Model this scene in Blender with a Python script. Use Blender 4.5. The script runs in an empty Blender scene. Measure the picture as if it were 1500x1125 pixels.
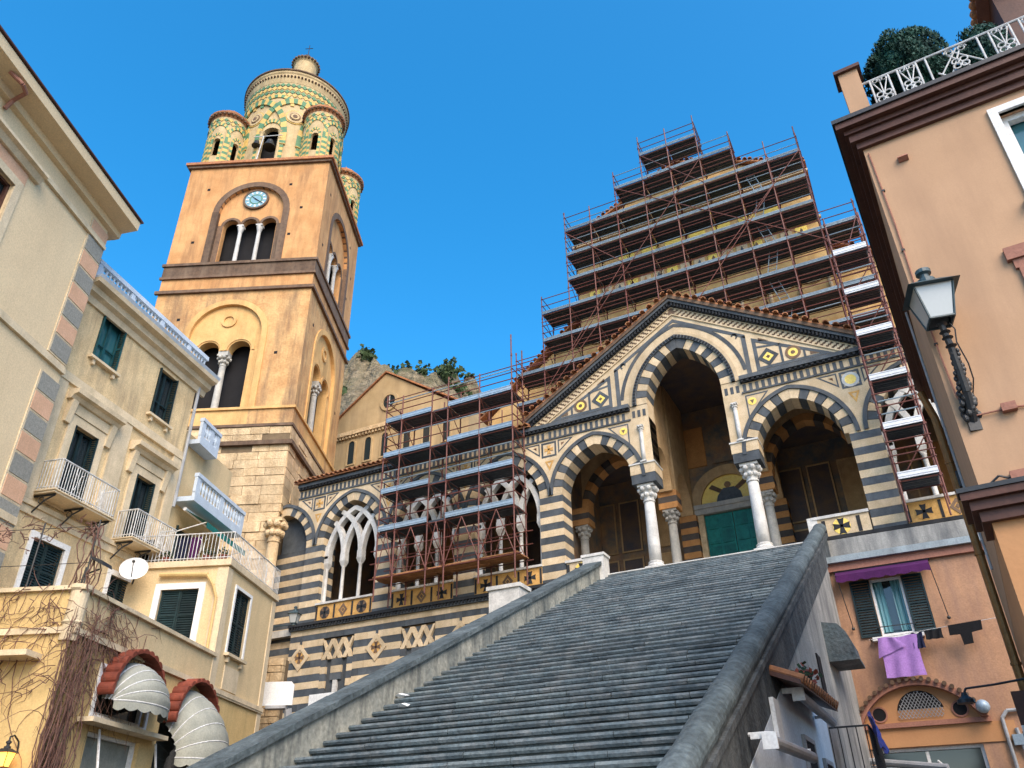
import bpy, bmesh, math, random
from mathutils import Vector, Matrix
random.seed(7)
scene = bpy.context.scene
COL = scene.collection
rad = math.radians

# ------------------------------------------------------------------ camera
F_PX, PITCH, ROLL, YAW = 1160.46, rad(30.977), rad(-1.012), rad(26.462)
CAM = Vector((0, 0, 1.6))
fwd = Vector((-math.sin(YAW)*math.cos(PITCH), math.cos(YAW)*math.cos(PITCH), math.sin(PITCH)))
rt = Vector((math.cos(YAW), math.sin(YAW), 0))
up = rt.cross(fwd)
R_ = math.cos(ROLL)*rt + math.sin(ROLL)*up
U_ = -math.sin(ROLL)*rt + math.cos(ROLL)*up
cam = bpy.data.cameras.new('camera'); co = bpy.data.objects.new('camera', cam); COL.objects.link(co)
cam.sensor_fit = 'HORIZONTAL'; cam.sensor_width = 36; cam.lens = F_PX/1500*36
cam.clip_start = 0.05; cam.clip_end = 3000
M = Matrix(((R_.x, U_.x, -fwd.x), (R_.y, U_.y, -fwd.y), (R_.z, U_.z, -fwd.z))).to_4x4(); M.translation = CAM
co.matrix_world = M
scene.camera = co
def ray(x, y): return (x-750)/F_PX*R_ - (y-562.5)/F_PX*U_ + fwd      # photo pixel -> direction
def at_y(x, y, Y): d = ray(x, y); return CAM + d*(Y/d.y)
def at_z(x, y, Z): d = ray(x, y); return CAM + d*((Z-1.6)/d.z)

# ------------------------------------------------------------------ sky, sun, exposure
SUN_EL, SUN_AZ = rad(42), math.atan2(0.70, -0.71)
w = bpy.data.worlds.new('World'); scene.world = w; w.use_nodes = True
nt = w.node_tree; nt.nodes.clear()
sky = nt.nodes.new('ShaderNodeTexSky'); sky.sky_type = 'NISHITA'; sky.sun_disc = False
sky.sun_elevation = SUN_EL; sky.sun_rotation = SUN_AZ
sky.air_density = 1.0; sky.dust_density = 1.9; sky.ozone_density = 3.0; sky.altitude = 50
bg = nt.nodes.new('ShaderNodeBackground'); bg.inputs[1].default_value = 0.15
wo = nt.nodes.new('ShaderNodeOutputWorld')
hsv = nt.nodes.new('ShaderNodeHueSaturation'); hsv.inputs['Saturation'].default_value = 1.40; hsv.inputs['Hue'].default_value = 0.49
nt.links.new(sky.outputs[0], hsv.inputs['Color']); nt.links.new(hsv.outputs[0], bg.inputs[0]); nt.links.new(bg.outputs[0], wo.inputs[0])
sl = bpy.data.lights.new('sun', 'SUN'); sl.energy = 1.4; sl.angle = rad(42); sl.color = (1.0, 0.82, 0.60)
so = bpy.data.objects.new('sun', sl); COL.objects.link(so)
sd = Vector((math.sin(SUN_AZ)*math.cos(SUN_EL), math.cos(SUN_AZ)*math.cos(SUN_EL), math.sin(SUN_EL)))
so.rotation_euler = sd.to_track_quat('Z', 'Y').to_euler()
scene.view_settings.view_transform = 'Standard'; scene.view_settings.look = 'None'
scene.view_settings.exposure = 1.28; scene.view_settings.gamma = 1.0
scene.render.engine = 'CYCLES'
scene.cycles.max_bounces = 6; scene.cycles.diffuse_bounces = 4

# ------------------------------------------------------------------ materials
MATS = {}
def mat(name, col, col2=None, scale=2.5, rough=0.85, bump=0.25, bscale=25, stain=0.0, staincol=(0.05, 0.045, 0.04),
        streak=True, rnd=0.0, metal=0.0, spec=0.3, bdist=0.02, fine=0.12, stainscale=0.9):
    m = bpy.data.materials.new(name); m.use_nodes = True
    n = m.node_tree; L = n.links; b = n.nodes['Principled BSDF']
    N = n.nodes.new
    geo = N('ShaderNodeNewGeometry')
    no = N('ShaderNodeTexNoise'); no.inputs['Scale'].default_value = scale; no.inputs['Detail'].default_value = 8; no.inputs['Roughness'].default_value = 0.62
    L.new(geo.outputs['Position'], no.inputs['Vector'])
    if col2 is None: col2 = tuple(c*0.72 for c in col)
    rp = N('ShaderNodeValToRGB'); rp.color_ramp.elements[0].position = 0.34; rp.color_ramp.elements[1].position = 0.66
    rp.color_ramp.elements[0].color = (*col2, 1); rp.color_ramp.elements[1].color = (*col, 1)
    L.new(no.outputs['Fac'], rp.inputs['Fac'])
    c = rp.outputs['Color']
    # fine grain
    nf = N('ShaderNodeTexNoise'); nf.inputs['Scale'].default_value = bscale; nf.inputs['Detail'].default_value = 6
    L.new(geo.outputs['Position'], nf.inputs['Vector'])
    mr = N('ShaderNodeMapRange'); mr.inputs[1].default_value = 0.3; mr.inputs[2].default_value = 0.7
    mr.inputs[3].default_value = 1-fine; mr.inputs[4].default_value = 1+fine
    L.new(nf.outputs['Fac'], mr.inputs[0])
    hs = N('ShaderNodeHueSaturation'); L.new(c, hs.inputs['Color'])
    val = mr.outputs[0]
    if rnd:
        oi = N('ShaderNodeObjectInfo'); m2 = N('ShaderNodeMapRange')
        m2.inputs[3].default_value = 1-rnd; m2.inputs[4].default_value = 1+rnd
        L.new(oi.outputs['Random'], m2.inputs[0])
        mu = N('ShaderNodeMath'); mu.operation = 'MULTIPLY'; L.new(val, mu.inputs[0]); L.new(m2.outputs[0], mu.inputs[1]); val = mu.outputs[0]
    L.new(val, hs.inputs['Value']); c = hs.outputs['Color']
    if stain:
        mp = N('ShaderNodeMapping'); mp.inputs['Scale'].default_value = (1.6, 1.6, 0.22) if streak else (1, 1, 1)
        L.new(geo.outputs['Position'], mp.inputs['Vector'])
        ns = N('ShaderNodeTexNoise'); ns.inputs['Scale'].default_value = stainscale; ns.inputs['Detail'].default_value = 7; ns.inputs['Roughness'].default_value = 0.68
        L.new(mp.outputs[0], ns.inputs['Vector'])
        r2 = N('ShaderNodeValToRGB'); r2.color_ramp.elements[0].position = 0.46; r2.color_ramp.elements[1].position = 0.72
        r2.color_ramp.elements[0].color = (0, 0, 0, 1); r2.color_ramp.elements[1].color = (stain,)*3+(1,)
        L.new(ns.outputs['Fac'], r2.inputs['Fac'])
        mx = N('ShaderNodeMixRGB'); L.new(r2.outputs['Color'], mx.inputs['Fac']); L.new(c, mx.inputs['Color1']); mx.inputs['Color2'].default_value = (*staincol, 1)
        c = mx.outputs['Color']
    L.new(c, b.inputs['Base Color'])
    b.inputs['Roughness'].default_value = rough; b.inputs['Metallic'].default_value = metal
    b.inputs['Specular IOR Level'].default_value = spec
    if bump:
        bp = N('ShaderNodeBump'); bp.inputs['Strength'].default_value = bump; bp.inputs['Distance'].default_value = bdist
        L.new(nf.outputs['Fac'], bp.inputs['Height']); L.new(bp.outputs[0], b.inputs['Normal'])
    MATS[name] = m
    return m
CREAM = (0.66, 0.52, 0.34); DARK = (0.085, 0.098, 0.11)
mat('cream_stone', CREAM, (0.53, 0.40, 0.24), rnd=0.13, stain=0.35, staincol=(0.16, 0.12, 0.08))
mat('dark_stone', DARK, (0.05, 0.058, 0.066), rnd=0.22, stain=0.3, staincol=(0.2, 0.19, 0.17))
mat('black_stone', (0.035, 0.037, 0.04), (0.02, 0.021, 0.024), rnd=0.1)
mat('ochre_panel', (0.66, 0.39, 0.13), (0.52, 0.28, 0.08), scale=5, rnd=0.1, stain=0.25, staincol=(0.2, 0.1, 0.05))
mat('red_stone', (0.16, 0.07, 0.04), (0.10, 0.05, 0.03), rnd=0.1)
mat('gold_mosaic', (0.95, 0.70, 0.14), (0.85, 0.58, 0.09), scale=9, rough=0.35, bump=0.4, bscale=60, spec=0.6, fine=0.25)
mat('marble', (0.68, 0.66, 0.61), (0.48, 0.47, 0.44), scale=3, rough=0.55, stain=0.45, staincol=(0.2, 0.2, 0.19))
mat('aged_marble', (0.55, 0.52, 0.45), (0.38, 0.37, 0.34), scale=3, stain=0.5, staincol=(0.14, 0.15, 0.16))
mat('tower_plaster', (0.64, 0.355, 0.15), (0.50, 0.25, 0.095), scale=0.9, stain=0.85, staincol=(0.28, 0.145, 0.065), bump=0.3, stainscale=1.2)
mat('worn_plaster', (0.66, 0.41, 0.18), (0.50, 0.27, 0.11), scale=1.1, stain=0.9, staincol=(0.17, 0.11, 0.07), bump=0.5, bscale=9, bdist=0.04)
mat('yellow_plaster', (0.72, 0.45, 0.18), (0.60, 0.35, 0.13), scale=1.5, stain=0.45, staincol=(0.2, 0.13, 0.06))
mat('tuff_block', (0.72, 0.54, 0.32), (0.50, 0.35, 0.19), scale=2.2, rnd=0.16, stain=0.45, staincol=(0.13, 0.09, 0.06), bump=0.8, bscale=12, bdist=0.05)
mat('joint', (0.20, 0.14, 0.08), bump=0.4)
mat('brown_stone', (0.17, 0.105, 0.065), (0.10, 0.065, 0.045), scale=4, rnd=0.25, stain=0.4, staincol=(0.3, 0.22, 0.15))
mat('stair_stone', (0.115, 0.148, 0.162), (0.052, 0.070, 0.080), scale=1.7, rnd=0.16, rough=0.7, bump=0.7, bscale=14, bdist=0.03, stain=0.55, staincol=(0.26, 0.26, 0.25), streak=False, fine=0.3, stainscale=2.2)
mat('parapet_stone', (0.12, 0.148, 0.155), (0.058, 0.077, 0.084), scale=1.4, rnd=0.12, bump=0.8, bscale=11, bdist=0.04, stain=0.75, staincol=(0.035, 0.042, 0.045), fine=0.3, stainscale=1.3)
mat('parapet_shade_crust', (0.062, 0.072, 0.078), (0.032, 0.038, 0.043), scale=1.4, bump=0.8, bscale=11, bdist=0.04, stain=0.7, staincol=(0.16, 0.17, 0.17), fine=0.3, stainscale=1.6)  # black crust, base also darkened for shade the sun does not cast
mat('stair_pale', (0.145, 0.18, 0.19), (0.07, 0.092, 0.10), scale=1.7, rnd=0.12, rough=0.7, bump=0.7, bscale=14, bdist=0.03, stain=0.5, staincol=(0.27, 0.28, 0.27), streak=False, fine=0.3, stainscale=2.2)
mat('stair_dark', (0.095, 0.124, 0.136), (0.045, 0.06, 0.069), scale=1.7, rnd=0.12, rough=0.7, bump=0.7, bscale=14, bdist=0.03, stain=0.4, staincol=(0.2, 0.21, 0.21), streak=False, fine=0.3, stainscale=2.2)
mat('parapet_plaster', (0.36, 0.35, 0.29), (0.18, 0.195, 0.18), scale=1.2, bump=0.6, bscale=12, stain=0.95, staincol=(0.045, 0.056, 0.058), fine=0.25, stainscale=2.2)
mat('flank_plaster', (0.38, 0.37, 0.34), (0.22, 0.22, 0.21), scale=1.0, bump=0.5, stain=0.95, staincol=(0.06, 0.066, 0.075), stainscale=1.0)
mat('rust_tube', (0.17, 0.055, 0.038), (0.11, 0.035, 0.028), scale=6, rough=0.55, rnd=0.2, spec=0.4, bump=0.1)
mat('steel_deck', (0.095, 0.115, 0.135), (0.06, 0.075, 0.09), scale=5, rough=0.5, metal=0.25, rnd=0.15, bump=0.1)
mat('toe_grey', (0.27, 0.345, 0.39), (0.20, 0.26, 0.30), scale=6, rough=0.5, metal=0.2, rnd=0.15, bump=0.1)
mat('toe_steel', (0.34, 0.43, 0.50), (0.26, 0.34, 0.41), scale=6, rough=0.4, metal=0.2, rnd=0.12, bump=0.1)
mat('toe_white', (0.74, 0.76, 0.78), (0.6, 0.62, 0.65), scale=6, rough=0.4, rnd=0.08, bump=0.1)
mat('wood_plank', (0.38, 0.19, 0.085), (0.26, 0.12, 0.05), scale=4, rnd=0.2)
mat('terracotta', (0.46, 0.20, 0.085), (0.27, 0.115, 0.06), scale=5, rnd=0.25, bump=0.4, stain=0.3, staincol=(0.12, 0.09, 0.06))
mat('red_tile', (0.25, 0.062, 0.036), (0.15, 0.038, 0.025), scale=5, rnd=0.2, rough=0.6)
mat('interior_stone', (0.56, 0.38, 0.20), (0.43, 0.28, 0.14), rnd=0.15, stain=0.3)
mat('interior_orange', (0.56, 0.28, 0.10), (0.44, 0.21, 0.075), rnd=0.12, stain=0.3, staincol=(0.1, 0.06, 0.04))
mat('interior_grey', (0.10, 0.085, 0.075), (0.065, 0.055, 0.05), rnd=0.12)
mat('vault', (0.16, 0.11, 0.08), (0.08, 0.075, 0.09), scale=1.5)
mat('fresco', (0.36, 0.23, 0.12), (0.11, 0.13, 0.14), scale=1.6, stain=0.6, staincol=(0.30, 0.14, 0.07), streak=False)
mat('bronze', (0.02, 0.22, 0.175), (0.008, 0.11, 0.095), scale=4, rough=0.5, metal=0.3, rnd=0.15, stain=0.5, staincol=(0.01, 0.05, 0.055))
mat('church_wall', (0.66, 0.44, 0.19), (0.50, 0.30, 0.11), scale=1.5, stain=0.3, staincol=(0.2, 0.12, 0.06))
mat('chapel_wall', (0.52, 0.38, 0.21), (0.42, 0.30, 0.155), scale=0.8, stain=0.5, staincol=(0.24, 0.17, 0.1))
mat('house_cream', (0.74, 0.58, 0.36), (0.67, 0.52, 0.32), scale=0.5, stain=0.15, staincol=(0.35, 0.3, 0.2), bump=0.15)
mat('house_beige', (0.75, 0.58, 0.33), (0.57, 0.42, 0.23), scale=1.3, stain=0.75, staincol=(0.27, 0.21, 0.14), bump=0.5, fine=0.2, stainscale=1.6)
mat('house_trim', (0.72, 0.59, 0.40), (0.58, 0.47, 0.31), scale=2, stain=0.45, staincol=(0.25, 0.22, 0.15))
mat('pale_blue', (0.56, 0.64, 0.72), (0.46, 0.54, 0.63), scale=2, stain=0.3, staincol=(0.3, 0.33, 0.38))
mat('house_yellow', (0.66, 0.48, 0.22), (0.56, 0.39, 0.17), scale=1.0, stain=0.4, staincol=(0.28, 0.2, 0.08))
mat('house_pale', (0.70, 0.54, 0.31), (0.61, 0.46, 0.26), scale=0.9, stain=0.35, staincol=(0.3, 0.26, 0.17))
mat('quoin_peach', (0.64, 0.39, 0.25), (0.57, 0.34, 0.21), scale=3, rnd=0.06)
mat('quoin_grey', (0.31, 0.30, 0.26), (0.23, 0.225, 0.195), scale=14, rnd=0.06, bump=0.5)
mat('wall_peach', (0.52, 0.325, 0.195), (0.455, 0.28, 0.165), scale=0.9, stain=0.55, staincol=(0.33, 0.20, 0.125), stainscale=0.7, bump=0.1, bscale=60, fine=0.035, bdist=0.006)
mat('wall_orange', (0.54, 0.28, 0.13), (0.47, 0.235, 0.105), scale=0.8, stain=0.3, staincol=(0.4, 0.2, 0.1), fine=0.04, bump=0.1)
mat('wall_pink', (0.50, 0.285, 0.165), (0.40, 0.22, 0.13), scale=0.9, stain=0.7, staincol=(0.22, 0.14, 0.12))
mat('wall_white', (0.72, 0.77, 0.82), (0.62, 0.67, 0.72), scale=1, stain=0.25, staincol=(0.28, 0.31, 0.34))
mat('brown_trim', (0.105, 0.045, 0.03), (0.075, 0.032, 0.022), scale=3, rough=0.5, bump=0.1)
mat('dusky_trim', (0.36, 0.17, 0.12), (0.30, 0.14, 0.10), scale=3)
mat('shutter', (0.012, 0.032, 0.036), (0.008, 0.02, 0.024), scale=4, rough=0.5, rnd=0.25, bump=0.05)
mat('shutter_teal', (0.012, 0.085, 0.095), (0.01, 0.05, 0.06), scale=4, rough=0.4)
mat('room_dark', (0.012, 0.012, 0.014), bump=0)  # near-black, the dark inside rooms and openings is put into the colour
mat('iron', (0.022, 0.024, 0.027), rough=0.5, spec=0.5, bump=0.1)
mat('lamp_iron', (0.045, 0.085, 0.10), (0.025, 0.05, 0.06), rough=0.45, spec=0.5, bump=0.1)
mat('ledge_grey', (0.34, 0.40, 0.43), (0.25, 0.30, 0.33), stain=0.4)
mat('white_paint', (0.80, 0.80, 0.78), (0.70, 0.70, 0.68), rough=0.5, scale=5, bump=0.1)
mat('white_iron', (0.66, 0.67, 0.66), (0.45, 0.44, 0.42), rough=0.5, scale=7, bump=0.1)
mat('awning_grey', (0.36, 0.36, 0.30), (0.25, 0.26, 0.22), scale=2, stain=0.6, staincol=(0.22, 0.23, 0.21), rough=0.9)
mat('awning_green', (0.01, 0.17, 0.15), (0.01, 0.11, 0.10), rough=0.8)
mat('awning_purple', (0.075, 0.012, 0.085), (0.05, 0.008, 0.06), rough=0.9)
mat('lilac_cloth', (0.38, 0.21, 0.52), (0.31, 0.165, 0.44), rough=0.95, scale=4)
mat('navy_cloth', (0.012, 0.016, 0.05), rough=0.95)
mat('black_cloth', (0.01, 0.01, 0.012), rough=0.95)
mat('blue_plastic', (0.03, 0.05, 0.30), rough=0.5)
mat('vine', (0.19, 0.10, 0.075), (0.10, 0.055, 0.045), scale=8)
mat('leaf_dark', (0.028, 0.06, 0.022), (0.014, 0.032, 0.014), scale=3, rough=0.7)
mat('leaf_teal', (0.018, 0.085, 0.06), (0.008, 0.035, 0.03), scale=3, rough=0.7)
mat('leaf_far', (0.055, 0.085, 0.03), (0.03, 0.05, 0.02), scale=0.4, rough=0.9)
mat('rock', (0.27, 0.215, 0.135), (0.13, 0.105, 0.065), scale=0.3, bscale=0.7, bump=1.0, bdist=2.0, fine=0.3, stain=0.85, staincol=(0.07, 0.085, 0.035), streak=False, stainscale=0.12)
mat('asphalt', (0.08, 0.08, 0.082), (0.06, 0.06, 0.062))
mat('copper_pipe', (0.30, 0.155, 0.055), (0.22, 0.11, 0.04), rough=0.45, metal=0.4, scale=5)
mat('glaze_green', (0.13, 0.27, 0.14), (0.08, 0.18, 0.10), scale=2, rough=0.6, spec=0.2, bump=0.1)
mat('glaze_yellow', (0.66, 0.46, 0.15), (0.52, 0.35, 0.11), scale=2, rough=0.6, spec=0.2, bump=0.1)
mat('belfry_plaster', (0.62, 0.48, 0.27), (0.44, 0.33, 0.17), scale=1.5, stain=0.6, staincol=(0.25, 0.17, 0.09))
mat('clock_face', (0.22, 0.40, 0.47), (0.17, 0.33, 0.40), rough=0.4)
mat('grey_plastic', (0.40, 0.41, 0.42), rough=0.5, bump=0.05)
mat('bell_metal', (0.05, 0.05, 0.045), rough=0.4, metal=0.6)
mat('robe', (0.11, 0.13, 0.15), (0.07, 0.085, 0.1), scale=6)
mat('skin_mosaic', (0.33, 0.2, 0.11), scale=9)
def glassmat(name, col, rough=0.08):
    m = mat(name, col, col, bump=0, rough=rough, spec=0.8, fine=0.02); return m
glassmat('pane', (0.02, 0.03, 0.035)); glassmat('pane_teal', (0.03, 0.13, 0.15)); glassmat('lamp_glass', (0.42, 0.44, 0.43), 0.25)
glassmat('curtain', (0.10, 0.27, 0.31), 0.4)
em = bpy.data.materials.new('lit_bulb'); em.use_nodes = True
eb = em.node_tree.nodes['Principled BSDF']; eb.inputs['Base Color'].default_value = (1, .5, .1, 1); eb.inputs['Emission Color'].default_value = (1, .45, .06, 1); eb.inputs['Emission Strength'].default_value = 1.6
MATS['lit_bulb'] = em

# ------------------------------------------------------------------ mesh helpers
class MB:
    def __init__(s): s.v = []; s.f = []; s.mi = []
    def add(s, vs, fs, m=0):
        o = len(s.v); s.v += [tuple(p) for p in vs]; s.f += [tuple(i+o for i in f) for f in fs]; s.mi += [m]*len(fs); return s
    def box(s, x0, x1, y0, y1, z0, z1, m=0):
        return s.add([(x0,y0,z0),(x1,y0,z0),(x1,y1,z0),(x0,y1,z0),(x0,y0,z1),(x1,y0,z1),(x1,y1,z1),(x0,y1,z1)],
                     [(0,3,2,1),(4,5,6,7),(0,1,5,4),(1,2,6,5),(2,3,7,6),(3,0,4,7)], m)
    def prism(s, poly, y0, y1, m=0):          # (x,z) outline extruded along y
        n = len(poly); vs = [(x, y0, z) for x, z in poly]+[(x, y1, z) for x, z in poly]
        return s.add(vs, [tuple(range(n)), tuple(range(2*n-1, n-1, -1))]+[(i, i+n, (i+1) % n+n, (i+1) % n) for i in range(n)], m)
    def prismz(s, poly, z0, z1, m=0):         # (x,y) outline extruded along z
        n = len(poly); vs = [(x, y, z0) for x, y in poly]+[(x, y, z1) for x, y in poly]
        return s.add(vs, [tuple(range(n-1, -1, -1)), tuple(range(n, 2*n))]+[(i, (i+1) % n, (i+1) % n+n, i+n) for i in range(n)], m)
    def prismx(s, poly, x0, x1, m=0):         # (y,z) outline extruded along x
        n = len(poly); vs = [(x0, y, z) for y, z in poly]+[(x1, y, z) for y, z in poly]
        return s.add(vs, [tuple(range(n-1, -1, -1)), tuple(range(n, 2*n))]+[(i, (i+1) % n, (i+1) % n+n, i+n) for i in range(n)], m)
    def ring(s, outer, inner, y0, y1, m=0):   # frame between two outlines of equal length
        n = len(outer); vs = [(x, y0, z) for x, z in outer]+[(x, y0, z) for x, z in inner]+[(x, y1, z) for x, z in outer]+[(x, y1, z) for x, z in inner]
        fs = []
        for i in range(n):
            j = (i+1) % n
            fs += [(i, j, n+j, n+i), (2*n+j, 2*n+i, 3*n+i, 3*n+j), (j, i, 2*n+i, 2*n+j), (n+i, n+j, 3*n+j, 3*n+i)]
        return s.add(vs, fs, m)
    def tube(s, a, b, r, n=6, m=0, r2=None, cap=True):
        a = Vector(a); b = Vector(b); d = (b-a)
        if d.length < 1e-6: return s
        q = d.to_track_quat('Z', 'Y'); r2 = r if r2 is None else r2
        vs = []
        for k, (p, rr) in enumerate(((a, r), (b, r2))):
            for i in range(n):
                t = 2*math.pi*i/n; vs.append(p+q @ Vector((rr*math.cos(t), rr*math.sin(t), 0)))
        fs = [(i, (i+1) % n, n+(i+1) % n, n+i) for i in range(n)]
        if cap: fs += [tuple(range(n-1, -1, -1)), tuple(range(n, 2*n))]
        return s.add(vs, fs, m)
    def path(s, pts, r, n=5, m=0, r2=None):
        k = len(pts)-1
        for i in range(k):
            ra = r if r2 is None else r+(r2-r)*i/k; rb = r if r2 is None else r+(r2-r)*(i+1)/k
            s.tube(pts[i], pts[i+1], ra, n, m, rb)
        return s
    def lathe(s, prof, cx=0, cy=0, n=20, m=0, cap=True):
        k = len(prof); vs = []
        for r, z in prof:
            for i in range(n):
                t = 2*math.pi*i/n; vs.append((cx+r*math.cos(t), cy+r*math.sin(t), z))
        fs = [(j*n+i, j*n+(i+1) % n, (j+1)*n+(i+1) % n, (j+1)*n+i) for j in range(k-1) for i in range(n)]
        if cap: fs += [tuple(range(n-1, -1, -1)), tuple(range((k-1)*n, k*n))]
        return s.add(vs, fs, m)
    def ball(s, c, r, n=8, m=0, sz=1.0):
        prof = [(max(r*math.sin(math.pi*i/6), 1e-3), c[2]-sz*r*math.cos(math.pi*i/6)) for i in range(7)]
        return s.lathe(prof, c[0], c[1], n, m)
    def mesh(s, name, mats, smooth=False):
        me = bpy.data.meshes.new(name); me.from_pydata(s.v, [], s.f)
        for k in ([mats] if isinstance(mats, str) else mats): me.materials.append(MATS[k])
        me.polygons.foreach_set('material_index', s.mi)
        if smooth: me.polygons.foreach_set('use_smooth', [True]*len(s.f))
        me.update(); return me
    def build(s, name, mats, parent=None, smooth=False, stuff=False, label=None):
        o = bpy.data.objects.new(name, s.mesh(name, mats, smooth)); COL.objects.link(o)
        if parent: o.parent = parent
        if stuff: o['kind'] = 'stuff'
        if label: o['label'] = label
        return o
def link(name, me, parent=None, loc=None, rot=None, sc=None):
    o = bpy.data.objects.new(name, me); COL.objects.link(o)
    if parent: o.parent = parent
    if loc is not None: o.location = loc
    if rot is not None: o.rotation_euler = rot
    if sc is not None: o.scale = sc
    return o
def thing(name, label, cat, loc=(0, 0, 0), rz=0.0, group=None):
    o = bpy.data.objects.new(name, None); COL.objects.link(o); o.empty_display_size = 0.2
    o.location = loc; o.rotation_euler = (0, 0, rz); o['label'] = label; o['category'] = cat
    if group: o['group'] = group
    return o
def tag(o, label, cat, group=None):
    o['label'] = label; o['category'] = cat
    if group: o['group'] = group
    return o
def sub(name, parent):
    o = bpy.data.objects.new(name, None); COL.objects.link(o); o.parent = parent; o.empty_display_size = 0.1; return o
def bx(name, m, parent, *a, jit=0.0):
    if jit: a = [v+random.uniform(-jit, jit) for v in a]
    return MB().box(*a).build(name, m, parent)
def inset(poly, d):
    n = len(poly); out = []
    A = sum(poly[i][0]*poly[(i+1) % n][1]-poly[(i+1) % n][0]*poly[i][1] for i in range(n))
    sg = 1 if A > 0 else -1
    for i in range(n):
        p0 = Vector(poly[i-1]); p1 = Vector(poly[i]); p2 = Vector(poly[(i+1) % n])
        e1 = (p1-p0).normalized(); e2 = (p2-p1).normalized()
        n1 = Vector((-e1.y, e1.x))*sg; n2 = Vector((-e2.y, e2.x))*sg
        k = 1+n1.dot(n2)
        out.append(tuple(p1+(n1+n2)*(d/max(k, 0.15))))
    return out
def circle(cx, cz, r, n=20): return [(cx+r*math.cos(2*math.pi*i/n), cz+r*math.sin(2*math.pi*i/n)) for i in range(n)]
def frame_xy(loc, az):                        # facade whose wall runs along the direction az left of +Y and faces right
    return loc, rad(90+az)
# ------------------------------------------------------------------ ground and hill
g = MB().box(-400, 400, -300, 600, -0.3, 0.0).build('ground', 'asphalt'); g['kind'] = 'structure'
YF = 27.36                       # front plane of the porch and the loggia
def hill():
    nx, ny = 260, 130; vs = []; fs = []
    rr = random.Random(3)
    from mathutils import noise
    for j in range(ny):
        for i in range(nx):
            x = -330+i*330/(nx-1); y = 90+j*200/(ny-1)
            # ridge that falls away to the right, steep cliff towards the town
            # crest x anchors (at y=150): -128->123, -97->111, -86->100, then falling
            ridge = 125-max(0, (x+125))*0.30-max(0, x+95)*1.9-max(0, -140-x)*0.12
            t = max(0, min(1, (y-95)/50.0))
            h = max(0, ridge)*(t**0.8)
            n1 = noise.fractal(Vector((x*0.03, y*0.03, 2.2)), 1, 2, 6)*9*t
            n2 = abs(noise.noise(Vector((x*0.16, y*0.10, 7))))*11*t+noise.noise(Vector((x*0.4, y*0.4, 3)))*2.5*t
            vs.append((x, y, max(-1, h+n1+n2-5*t)))
    for j in range(ny-1):
        for i in range(nx-1):
            a = j*nx+i; fs.append((a, a+1, a+nx+1, a+nx))
    m = MB(); m.add(vs, fs); o = m.build('hill', 'rock'); o['kind'] = 'structure'
    # scrub: many leaf tufts, one mass
    s = MB(); rr = random.Random(5)
    from mathutils import noise as nz
    def H(x, y):
        i = (x+330)/330*(nx-1); j = (y-90)/200*(ny-1); i = int(max(0, min(nx-1, i))); j = int(max(0, min(ny-1, j)))
        return vs[j*nx+i][2]
    cnt = 0
    while cnt < 330:
        x = rr.uniform(-170, -70); y = rr.uniform(100, 165); z = H(x, y)
        if z < 40: continue
        if nz.noise(Vector((x*0.05, y*0.05, 1))) < 0.12 and y < 143: continue
        cnt += 1; r = rr.uniform(0.6, 2.2)
        for k in range(34):
            d = Vector((rr.gauss(0, 1), rr.gauss(0, 1), rr.gauss(0, 0.8))).normalized()*r*rr.uniform(0.5, 1.05)
            c = Vector((x, y, z+r*0.5))+d; e = r*rr.uniform(0.25, 0.5)
            a = Vector((rr.gauss(0, 1), rr.gauss(0, 1), rr.gauss(0, 1))).normalized()*e; b = a.orthogonal().normalized()*e*0.8
            s.add([c-a, c+b, c+a, c-b], [(0, 1, 2, 3)])
    o = s.build('hillside_scrub', 'leaf_far', None, stuff=True); o['label'] = 'dark green scrub bushes scattered over the rocky hill behind the chapel'; o['category'] = 'scrub'
hill()

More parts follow.
